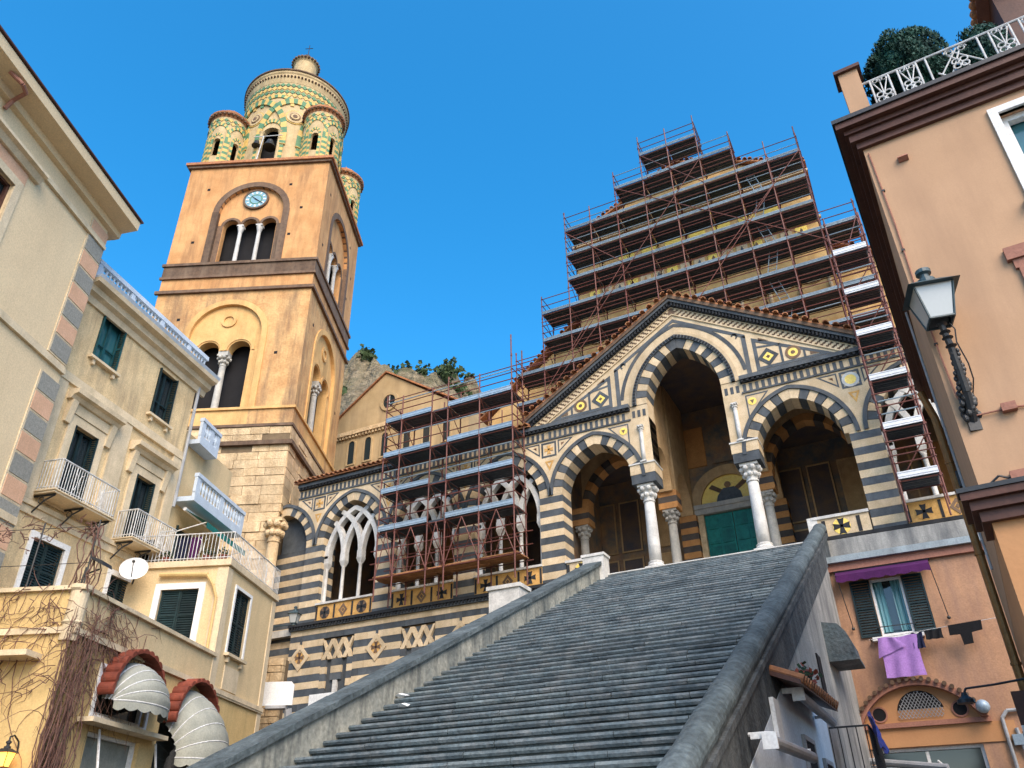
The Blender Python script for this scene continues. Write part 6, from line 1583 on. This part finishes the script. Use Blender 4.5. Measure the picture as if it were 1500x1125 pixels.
m = MB(); m.box(0.0, 0.70, -0.03, 1.33, 0.03, 0.098); m.build('rim', 'stair_stone', hd)
bw_ = thing('flank_window', 'small dark window in the stained plaster flank of the stairs', 'window', (fx(19.6), 19.6, 4.6))
MB().box(-0.01, 0.03, 0, 0.55, 0, 0.9).build('pane', 'room_dark', bw_)
MB().box(-0.01, 0.05, -0.06, 0.61, -0.08, -0.003).build('sill', 'flank_plaster', bw_)
ib = thing('iron_balcony', 'dark iron balcony with blue tarpaulin on the stair flank near the pink house', 'balcony', (fx(19.5), 19.5, 2.9))
MB().box(0, 0.8, -0.2, 2.4, -0.08, 0.0).build('slab', 'stair_stone', ib)
m = MB()
for k in range(14): m.tube((0.78, -0.18+k*0.19, 0), (0.78, -0.18+k*0.19, 1.0), 0.012, 5)
for k in range(5): m.tube((k*0.18, -0.18, 0), (k*0.18, -0.18, 1.0), 0.012, 5)
m.tube((0.78, -0.2, 1.0), (0.78, 2.4, 1.0), 0.02, 5); m.tube((0, -0.18, 1.0), (0.78, -0.18, 1.0), 0.02, 5); m.build('railing', 'iron', ib)
m = MB(); n = 8; vs = []
rr = random.Random(3)
for j in range(6):
    for i in range(n+1): vs.append((0.82+0.05*math.sin(i*1.3+j)+0.03*j, -0.1+1.1*i/n, 1.25-0.7*j/5+0.06*math.sin(i*2)))
m.add(vs, [(j*(n+1)+i, j*(n+1)+i+1, (j+1)*(n+1)+i+1, (j+1)*(n+1)+i) for j in range(5) for i in range(n)]); m.build('tarpaulin', 'blue_plastic', ib)
# ------------------------------------------------------------------ pink house below the porch terrace
YP = 25.5
tw_ = MB().box(-2.35, 7.0, 26.75, 27.5, 4.0, 10.335).build('terrace_wall', 'flank_plaster'); tag(tw_, 'stained grey plaster wall under the porch balustrade above the pink house', 'wall')
PH = thing('pink_house', 'pink plastered house with shuttered window, purple awning and arched tile hood', 'house', (0, YP, 0))
opn = [(-0.98, -0.12, 6.92, 8.55), (-1.95, 0.75, 1.2, 4.0), (-1.05, 0.02, 4.66, 5.45)]
grid_wall(-2.62, 6.0, 0, 9.15, opn).build('wall', 'wall_pink', PH)
block_body(-2.62, 6.0, 1.24, 0, 9.15).build('body', 'wall_pink', PH)
MB().box(-2.7, 6.0, -0.25, 1.24, 9.152, 9.34).build('roof_ledge', 'ledge_grey', PH); MB().box(-2.66, 6.0, -0.12, 0.0, 8.92, 9.15).build('eave_band', 'dusky_trim', PH)
w_ = window(PH, *opn[0], kind='open', sill=False, glass='pane')
for x0, x1 in ((-0.93, -0.66), (-0.44, -0.17)):
    m = MB(); n = 8; m.add([(x0+(x1-x0)*i/n, 0.17+0.02*math.sin(i*2.2), z) for z in (7.05, 8.5) for i in range(n+1)], [(i, i+1, n+2+i, n+1+i) for i in range(n)]); m.build('curtain', 'curtain', w_)
m = MB(); m.ring([(-1.0, 6.9), (-0.10, 6.9), (-0.10, 8.57), (-1.0, 8.57)], [(-0.92, 6.98), (-0.18, 6.98), (-0.18, 8.49), (-0.92, 8.49)], 0.02, 0.12); m.build('frame', 'white_paint', w_)
MB().box(-1.25, 0.1, -0.2, 0.1, 6.78, 6.88).build('sill', 'white_paint', w_)
m = MB(); m.tube((-1.05, -0.15, 7.15), (-0.05, -0.15, 7.15), 0.015, 5); m.tube((-1.05, 0, 7.15), (-1.05, -0.15, 7.15), 0.015, 5); m.tube((-0.05, 0, 7.15), (-0.05, -0.15, 7.15), 0.015, 5); m.build('guard_bar', 'iron', w_)
pa = thing('purple_awning', 'narrow purple fabric awning rolled half out above the shuttered window', 'awning', (0, YP, 0))
m = MB(); n = 26
vs = [(-1.85+2.56*i/n, -0.05, 8.90) for i in range(n+1)]+[(-1.85+2.56*i/n, -0.42, 8.70) for i in range(n+1)]+[(-1.85+2.56*i/n, -0.43, 8.52-0.05*abs(math.sin(i*0.9))) for i in range(n+1)]
m.add(vs, [(i, i+1, n+2+i, n+1+i) for i in range(n)]+[(n+1+i, n+2+i, 2*n+3+i, 2*n+2+i) for i in range(n)]); m.build('fabric', 'awning_purple', pa)
m = MB(); m.tube((-1.9, -0.06, 8.92), (0.76, -0.06, 8.92), 0.05, 8); m.build('roller', 'iron', pa)
for x in (-1.82, 0.70):
    m = MB(); m.tube((x, -0.42, 8.70), (x+0.12, -0.10, 7.25), 0.013, 5); m.ball((x+0.12, -0.1, 7.2), 0.05, 8); m.build('pull_rod', 'iron', pa)
# laundry
ln_ = thing('clothes_line', 'thin clothes line stretched below the window of the pink house', 'clothes line', (0, YP, 0))
m = MB(); m.tube((-1.35, -0.30, 6.80), (2.1, -0.45, 6.98), 0.008, 4); m.build('line', 'white_iron', ln_)
m = MB(); m.tube((-1.3, 0.0, 6.80), (-1.3, -0.32, 6.80), 0.015, 5); m.tube((0.3, 0.0, 6.88), (0.3, -0.36, 6.88), 0.015, 5); m.build('bracket', 'iron', ln_)
def cloth(x0, x1, zt, zb, mt, name, label, y=-0.33, fold=True, cat='laundry'):
    m = MB(); n = 18; mrows = 12; vs = []
    for j in range(mrows+1):
        v = j/mrows
        for i in range(n+1):
            u = i/n; x = x0+(x1-x0)*(u+0.06*math.sin(3*v)*(0.5-u)); z = zt+(zb-zt)*v*(1.0-0.10*math.sin(u*math.pi)*(1-v)) + (0.02*math.sin(u*9) if j == 0 else 0)
            vs.append((x, y-0.05*v-0.025*math.sin(u*15+v*2)*(0.4+v), z))
    m.add(vs, [(j*(n+1)+i, j*(n+1)+i+1, (j+1)*(n+1)+i+1, (j+1)*(n+1)+i) for j in range(mrows) for i in range(n)])
    o = m.build(name, mt, smooth=True); o.location = (0, YP, 0); tag(o, label, cat); return o
cloth(-1.12, -0.10, 6.80, 5.72, 'lilac_cloth', 'towel', 'large lilac towel hung over the line below the window', -0.36)
# folded flap of the towel
m = MB(); n = 12; vs = []
for j in range(5):
    for i in range(n+1):
        u = i/n; v = j/4; vs.append((-1.10+0.42*u-0.10*v+0.35*v*u, -0.42-0.03*math.sin(u*9), 6.80-0.55*v*(1-0.55*u)-0.03*u))
m.add(vs, [(j*(n+1)+i, j*(n+1)+i+1, (j+1)*(n+1)+i+1, (j+1)*(n+1)+i) for j in range(4) for i in range(n)])
o = m.build('folded_cloth', 'lilac_cloth', smooth=True); o.location = (0, YP, 0); tag(o, 'second lilac cloth folded over the left end of the lilac towel', 'laundry')
cloth(-0.25, 0.05, 6.84, 6.42, 'navy_cloth', 'garment', 'small dark blue garment on the line next to the lilac towel')
cloth(0.10, 0.55, 6.88, 6.62, 'black_cloth', 'garment', 'wide black garment in the middle of the clothes line')
m = MB(); m.prism([(0.72, 6.92), (1.55, 6.97), (1.52, 6.72), (1.25, 6.68), (1.22, 6.40), (0.98, 6.38), (0.96, 6.66), (0.70, 6.66)], -0.44, -0.40); o = m.build('garment', 'black_cloth'); o.location = (0, YP, 0); tag(o, 'black shirt hanging last on the line toward the drainpipe', 'laundry')
# arched hood over the shop
ah = sub('arched_hood', PH)
def seg(xc, hw, z0, rise, n=22): 
    R = (hw*hw+rise*rise)/(2*rise); a = math.asin(hw/R); return [(xc+R*math.sin(-a+2*a*i/n), z0+R*math.cos(-a+2*a*i/n)-(R-rise)) for i in range(n+1)]
so_ = seg(-0.56, 1.62, 4.62, 1.05); si = seg(-0.56, 1.46, 4.62, 0.90)
MB().prism(si[::-1], -0.05, -0.003).build('tympanum', 'wall_orange', ah)
for k in range(len(so_)-1):
    (xa, za), (xb, zb) = so_[k], so_[k+1]; m = MB(); m.tube(((xa+xb)/2, -0.38, (za+zb)/2), ((xa+xb)/2, 0.02, (za+zb)/2+0.05), 0.06, 8); m.build('hood_tile', 'brown_stone', ah)
m = MB(); m.prism(so_+si[::-1], -0.28, -0.003); m.build('hood_band', 'dusky_trim', ah)
gr = seg(-0.50, 0.58, 4.68, 0.72, 12)
MB().prism(gr[::-1], -0.062, -0.045).build('fanlight', 'room_dark', ah)
m = MB()
def infan(x, z):
    R_f = (0.58**2+0.72**2)/(2*0.72); return z > 4.69 and (x+0.50)**2+(z-(4.68+0.72-R_f))**2 < (R_f-0.02)**2
for k in range(-14, 26):
    for s2, yy in ((1, -0.09), (-1, -0.10)):
        pts = [(-1.1+k*0.09+s2*0.045*j*0.7, yy, 4.70+0.045*j) for j in range(17)]
        for p0, p1 in zip(pts[:-1], pts[1:]):
            if infan(p0[0], p0[2]) and infan(p1[0], p1[2]): m.tube(p0, p1, 0.008, 4, cap=False)
m.build('lattice', 'grey_plastic', ah, stuff=True)
for x in (-1.55, 0.45):
    m = MB(); m.prism(circle(x, 4.86, 0.17, 18), -0.06, -0.04); m.build('round_vent', 'room_dark', ah); m = MB(); m.ring(circle(x, 4.86, 0.21, 18), circle(x, 4.86, 0.17, 18), -0.08, -0.04); m.build('vent_rim', 'dusky_trim', ah)
MB().box(-2.2, 1.1, -0.12, -0.002, 4.5, 4.62).build('hood_sill', 'dusky_trim', ah)
MB().box(-2.62, 1.6, -0.04, -0.002, 4.02, 4.498).build('lintel_band', 'wall_orange', PH)
ws = window(PH, *opn[1], kind='glass', sill=False, name='shop_window')
m = MB(); m.box(-0.65, -0.57, 0.1, 0.2, 1.2, 3.9); m.box(-1.87, 0.67, 0.101, 0.199, 3.35, 3.42); m.build('mullion', 'white_paint', ws)
gl = thing('globe_lamp', 'round steel globe lamp at the right end of the arched tile hood', 'lamp', (0.98, YP-0.45, 4.82))
m = MB(); m.ball((0, 0, 0), 0.17, 14); m.build('globe', 'toe_steel', gl, smooth=True); m = MB(); m.tube((0, 0, 0.1), (0.1, 0.42, 0.15), 0.03, 6); m.build('arm', 'iron', gl)
for k, (pts, lab) in enumerate((([(1.35, -0.08, 2.6), (1.35, -0.08, 4.55), (1.5, -0.08, 4.72), (2.6, -0.08, 4.75)], 'grey conduit pipe bending over the shop window wall'), ([(1.6, -0.08, 4.3), (1.65, -0.08, 3.7), (1.9, -0.08, 3.55), (2.8, -0.08, 3.55)], 'lower grey conduit pipe running right beside the shop'))):
    m = MB(); m.path(pts, 0.045, 8); o = m.build('conduit_pipe', 'grey_plastic'); o.location = (0, YP, 0); tag(o, lab, 'pipe')
o = MB().box(1.45, 1.75, -0.14, -0.01, 3.9, 4.15).build('junction_box', 'toe_steel'); o.location = (0, YP, 0); tag(o, 'pale blue junction box on the orange wall beside the shop', 'box')
sa = thing('shop_awning', 'folded grey shop awning arm sticking out over the shop window', 'awning', (-2.3, YP-0.3, 3.75))
m = MB(); m.tube((0, 0, 0), (2.1, -0.9, -0.35), 0.08, 8); m.build('roller', 'grey_plastic', sa); m = MB(); m.tube((0, 0, -0.12), (2.2, -0.6, -0.5), 0.03, 6); m.tube((2.2, -0.6, -0.5), (1.9, 0.3, -0.1), 0.03, 6); m.build('arm', 'white_paint', sa)

# ------------------------------------------------------------------ peach house on the right
RZ = rad(-3.9); RC_ = at_y(1351, 472, 9.0); RC_.z = 0
R1 = thing('peach_house', 'tall peach plastered house with dark brown eave and roof terrace', 'house', RC_, RZ)
wo_ = [(1.56, 3.0, 8.25, 9.55)]
grid_wall(0, 9, 4.6, 10.0, wo_).build('wall', 'wall_peach', R1)
MB().box(0.002, 9, 0.0, 8.2, 0, 4.598).build('ground_floor', 'wall_orange', R1)
m = MB(); m.add([(0, 0, 4.6), (0, 8.2, 4.6), (0, 8.2, 10), (0, 0, 10), (9, 8.2, 4.6), (9, 8.2, 10), (9, 0, 10), (9, 0, 4.6)], [(0, 3, 2, 1), (1, 2, 5, 4), (4, 5, 6, 7), (3, 6, 5, 2)]); m.build('side_wall', 'wall_peach', R1)
wn = window(R1, *wo_[0], kind='glass', sill=False, surround=(0.10, 'white_paint'), glass='pane_teal'); MB().box(1.42, 3.15, -0.12, 0.05, 8.05, 8.147).build('sill', 'stair_stone', wn)
def eave(z0, z1, o, m, name='eave_moulding'):
    mb = MB(); mb.prismz([(-o, -o), (9, -o), (9, 0.0), (0.0, 0.0), (0.0, 8.2), (-o, 8.2)], z0, z1); mb.build(name, m, R1)
eave(9.80, 9.90, 0.06, 'brown_trim'); eave(9.902, 10.02, 0.12, 'brown_trim'); eave(10.022, 10.10, 0.16, 'brown_trim'); eave(10.102, 10.2, 0.24, 'brown_trim')
mb = MB(); mb.box(-0.27, 9, -0.27, 8.25, 10.202, 10.27); mb.build('roof_slab', 'iron', R1)
MB().box(0.0, 0.26, -0.05, 0.22, 10.27, 11.28).build('terrace_post', 'wall_peach', R1); MB().box(-0.05, 0.31, -0.10, 0.27, 11.28, 11.34).build('post_cap', 'brown_trim', R1)
# low cornice between floors
for z0, z1, o in ((4.45, 4.56, 0.08), (4.562, 4.66, 0.14), (4.662, 4.74, 0.20)): 
    mb = MB(); mb.box(-o, 9, -o, 0.0-0.002, z0, z1); mb.box(-o, -0.002, 0.0, 0.6, z0, z1); mb.build('floor_cornice', 'brown_trim', R1)
MB().box(-0.22, 9, -0.22, -0.002, 4.742, 4.79).build('floor_cornice', 'iron', R1)
# moulded window frame cut by the picture edge
for (x0, x1, z0, z1, o) in ((1.02, 2.8, 7.38, 7.55, 0.07), (1.07, 2.8, 7.26, 7.378, 0.04), (1.10, 1.30, 6.1, 7.258, 0.05), (1.30, 1.36, 6.1, 7.2, 0.03)):
    MB().box(x0, x1, -o, 0.01, z0, z1).build('window_moulding', 'dusky_trim', R1)
MB().add([(1.36, 0.0-0.005, 5.4), (2.8, -0.005, 5.4), (2.8, -0.005, 7.2), (1.36, -0.005, 7.2)], [(0, 1, 2, 3)]).build('window_pane', 'pane', R1)
# drainpipe at the far end of the side wall
m = MB(); m.path([(-0.2, 7.9, 9.95), (-0.14, 7.95, 9.6), (-0.09, 8.0, 9.35), (-0.09, 8.0, 0.2)], 0.075, 10)
for z in (2.2, 4.4, 6.4, 8.3): m.tube((-0.09, 8.0, z), (-0.09, 8.0, z+0.05), 0.09, 10)
m.build('drain_pipe', 'copper_pipe', R1)
m = MB(); m.tube((-0.05, 4.2, 9.7), (-0.05, 4.2, 5.1), 0.02, 6); m.build('cable', 'grey_plastic', R1)
for z in (7.3, 6.9): MB().box(-0.07, 0.0, 6.6, 6.9, z, z+0.3).build('vent_grille', 'iron', R1)
m = MB(); m.prismx([(0, 0), (-0.03, 0.0), (-0.08, -0.06), (-0.02, -0.09), (0, -0.09)], 0.35, 0.47); o = m.build('wall_sensor', 'dusky_trim', R1); o.location = (0, 0, 9.45)
for (x, z, a, b) in ((0.44, 5.58, 0.14, 0.09), (0.30, 4.80, 0.14, 0.12)):
    MB().box(x, x+a, -0.08, -0.005, z, z+b).build('cable_box', 'dusky_trim', R1)
m = MB(); m.path([(0.1, -0.03, 4.84), (0.2, -0.06, 4.9), (0.3, -0.03, 4.86), (0.5, -0.03, 4.88), (0.62, -0.04, 4.82)], 0.012, 5); m.build('cable', 'iron', R1)
m = MB(); m.path([(0.05, -0.015, 9.7), (0.07, -0.02, 8.4), (0.05, -0.02, 7.0), (0.08, -0.02, 5.9), (0.2, -0.03, 5.62), (0.44, -0.03, 5.62)], 0.010, 5); m.build('cable', 'dusky_trim', R1)
m = MB(); m.path([(0.58, -0.02, 5.62), (1.0, -0.02, 5.55), (2.0, -0.02, 5.58)], 0.010, 5); m.build('cable', 'dusky_trim', R1)
for (x, z) in ((0.07, 9.0), (0.06, 8.0), (0.06, 6.6), (0.9, 5.57)): MB().box(x-0.02, x+0.02, -0.03, 0, z-0.012, z+0.012).build('cable_clip', 'iron', R1)
# terrace railing, bar by bar, with ornaments
rl = sub('terrace_railing', R1)
z0, z1 = 10.33, 11.0
m = MB(); m.tube((0.26, 0.02, z1), (5.0, 0.02, z1), 0.018, 6); m.build('hand_rail', 'white_iron', rl)
m = MB(); m.tube((0.26, 0.02, z0), (5.0, 0.02, z0), 0.014, 6); m.build('bottom_rail', 'white_iron', rl)
def rosette(cx, cz):
    m = MB()
    for sx_ in (-1, 1):
        for sz in (-1, 1):
            c = (cx+sx_*0.05, cz+sz*0.045); m.path([(c[0]+0.045*math.cos(a), 0.0, c[1]+0.045*math.sin(a)) for a in [i*math.pi/6 for i in range(13)]], 0.011, 5)
    m.build('rosette', 'white_iron', rl)
def bar(x, zA=None, xb=None, zB=None, r=0.014):
    m = MB(); m.tube((x, 0.02, zA or z0), (xb if xb is not None else x, 0.02, zB or z1), r, 6); m.build('bar', 'white_iron', rl)
x = 0.36
for u in range(5):
    for s_ in (0, 0.36):                     # two star panels
        bar(x+s_); bar(x+s_+0.24)
        bar(x+s_+0.02, z1-0.04, x+s_+0.22, z0+0.02, 0.009); bar(x+s_+0.22, z1-0.04, x+s_+0.02, z0+0.02, 0.009); bar(x+s_+0.12, None, None, None, 0.009)
        rosette(x+s_+0.12, z0+0.28)
        m = MB()
        for k in range(3): m.path([(x+s_+0.06+0.06*k+0.03*math.cos(a), 0.01, z1-0.05+0.03*math.sin(a)) for a in [i*math.pi/4 for i in range(9)]], 0.008, 4)
        m.build('curl', 'white_iron', rl)
    bar(x+0.72)
    # lozenge panel
    bar(x+0.86, z0, x+1.12, z1-0.12, 0.013); bar(x+1.28, z0, x+0.98, z1-0.12, 0.013); bar(x+0.80, z0+0.30, x+1.05, z0, 0.011); bar(x+0.84, z0+0.25, x+1.1, z1-0.05, 0.011); bar(x+1.05, z1-0.1, x+1.34, z0+0.2, 0.011); bar(x+1.36)
    rosette(x+1.08, z0+0.32)
    m = MB()
    for s_ in (-1, 1): m.path([(x+1.08+s_*(0.08+0.06*math.cos(a)*(1-a/14)), 0.01, z1-0.09+0.06*math.sin(a)*(1-a/14)) for a in [i*math.pi/5 for i in range(15)]], 0.010, 4)
    m.build('scroll', 'white_iron', rl)
    x += 1.5
# shrubs and things on the roof terrace
def bush(name, label, cx, cy, cz, rx, rz_, n, mt, seed, parent_loc, trunk=0.6):
    o = thing(name, label, 'tree', parent_loc, RZ); rr = random.Random(seed); m = MB()
    for k in range(n):
        d = Vector((rr.gauss(0, 1), rr.gauss(0, 1), rr.gauss(0, 1))).normalized(); rad_ = rr.uniform(0.62, 1.0)**0.3*(1+0.07*math.sin(d.x*7+d.z*5)+0.07*math.sin(d.y*9+d.z*4))
        c = Vector((cx+d.x*rx*rad_, cy+d.y*rx*rad_, cz+d.z*rz_*rad_)); e = Vector((rr.gauss(0, 1), rr.gauss(0, 1), rr.gauss(0, 1))).normalized()*rr.uniform(0.02, 0.045); f2 = e.orthogonal().normalized()*0.6*e.length
        m.add([c-e, c+f2, c+e, c-f2], [(0, 1, 2, 3)])
    m.lathe([(max(0.02, rx*0.86*math.sin(math.pi*i/9)), cz-rz_*0.86*math.cos(math.pi*i/9)) for i in range(10)], cx, cy, 16)
    m.build('crown', mt, o)
    m = MB(); m.path([(cx, cy, 10.27), (cx+0.02, cy, cz-rz_*0.5), (cx-0.03, cy, cz)], 0.06, 8, 0, 0.03)
    for k in range(5): m.tube((cx, cy, cz-rz_*0.4), (cx+rr.uniform(-.6, .6)*rx, cy+rr.uniform(-.6, .6)*rx, cz+rr.uniform(0, .6)*rz_), 0.02, 5)
    m.build('trunk', 'vine', o)
bush('clipped_tree', 'rounded dark green tree behind the white railing at the terrace corner', 1.08, 2.0, 12.8, 0.66, 0.92, 14000, 'leaf_teal', 1, RC_)
bush('terrace_shrub', 'smaller dark shrub behind the lozenge panel of the terrace railing', 2.12, 1.9, 12.35, 0.42, 0.75, 5000, 'leaf_teal', 2, RC_)
q = R1.matrix_basis
spt = thing('spot_light', 'small white spot light standing at the terrace corner behind the railing', 'spot light', RC_, RZ)
m = MB(); m.prismx([(0.1, 10.42), (0.32, 10.45), (0.30, 10.66), (0.12, 10.62)], 0.34, 0.60); m.build('housing', 'white_paint', spt); m = MB(); m.lathe([(0.06, 0), (0.06, 0.02)], 0, 0, 14); m.v = [(0.48+x, 0.095-z, 10.53+y) for x, y, z in m.v]; m.build('lens', 'room_dark', spt)
m = MB(); m.box(0.44, 0.50, 0.16, 0.26, 10.27, 10.44); m.build('foot', 'iron', spt)
pv = thing('roof_hut', 'brown roof hut with tiled edge rising behind the terrace railing', 'hut', RC_, RZ)
MB().box(2.75, 5.5, 2.6, 5.0, 10.27, 14.6).build('wall', 'brown_trim', pv); MB().box(2.55, 5.7, 2.4, 5.2, 14.6, 14.75).build('roof', 'dusky_trim', pv)
m = MB()
for k in range(14): m.ball((2.55, 2.45+k*0.2, 14.7), 0.1, 8)
m.build('tile_edge', 'terracotta', pv)
# big lantern on the front wall
WL = lambda x, y, z: RC_+Matrix.Rotation(RZ, 3, 'Z') @ Vector((x, y, z))
lt = wall_lantern('street_lantern', 'large blue grey street lantern on a scrolled iron bracket on the peach wall', WL(0.16, -0.36, 6.66), RZ+rad(14), 0.95, 'lamp_iron')
m = MB()
pts = [(0.0, 0.0, -0.02), (0.01, 0.02, -0.15), (0.03, 0.05, -0.3), (0.05, 0.12, -0.55), (0.07, 0.2, -0.8), (0.08, 0.30, -1.0), (0.08, 0.36, -1.08)]
m.path(pts, 0.032, 8, 0, 0.05)
for k, z in enumerate((-0.03, -0.13, -0.2, -0.3)): m.lathe([(0.03, z-0.02), (0.06, z), (0.03, z+0.02)], pts[0][0]+0.01*k, 0.012*k, 10)
rr = random.Random(6)
for k in range(46):
    t = k/46; z = -0.35-0.72*t; y = 0.06+0.30*t; a = k*1.9; r = 0.035+0.045*t
    m.ball((0.05+0.03*t+r*math.cos(a), y+r*0.7*math.sin(a), z), 0.02+0.016*t, 6, 0, 1.4)
m.box(0.02, 0.14, 0.33, 0.38, -1.2, -0.75)
m.build('bracket', 'iron', lt)
m = MB(); m.path([(0.07, 0.0, 0.0), (0.12, 0.02, -0.1), (0.10, 0.05, -0.25), (0.16, 0.12, -0.5), (0.18, 0.2, -0.65), (0.15, 0.3, -0.8)], 0.008, 5); m.build('cable', 'iron', lt)
# projecting lamp and shop signs on the side wall
gk = thing('gooseneck_lamp', 'black gooseneck lamp reaching out from the right hand wall over the alley', 'lamp', WL(-0.02, 7.2, 4.0), RZ)
m = MB(); m.path([(0, 0, 0.05), (-0.5, 0.3, 0.05), (-0.95, 0.5, 0.06), (-1.0, 0.5, -0.02)], 0.02, 6); m.build('arm', 'iron', gk)
m = MB(); m.lathe([(0.15, -0.18), (0.14, -0.12), (0.06, -0.06), (0.04, 0.0)], -1.0, 0.5, 12); m.build('shade', 'iron', gk)
for k, (y, z, h, lab, mt) in enumerate(((5.6, 3.1, 0.55, 'dark brown box sign projecting from the side wall', 'brown_trim'), (4.4, 2.75, 0.3, 'small white and red sign plate below the brown sign', 'white_paint'), (4.8, 2.25, 0.3, 'black planter box fixed low on the side wall', 'iron'))):
    o = thing('wall_sign' if k < 2 else 'planter_box', lab, 'sign' if k < 2 else 'planter', WL(-0.01, y, z), RZ)
    MB().box(-0.30, 0, 0, 0.12, 0, h).build('panel', mt, o)
    MB().box(-0.31, -0.01, -0.01, 0.13, -0.06, -0.002).build('rim', 'red_tile' if k == 1 else 'iron', o)
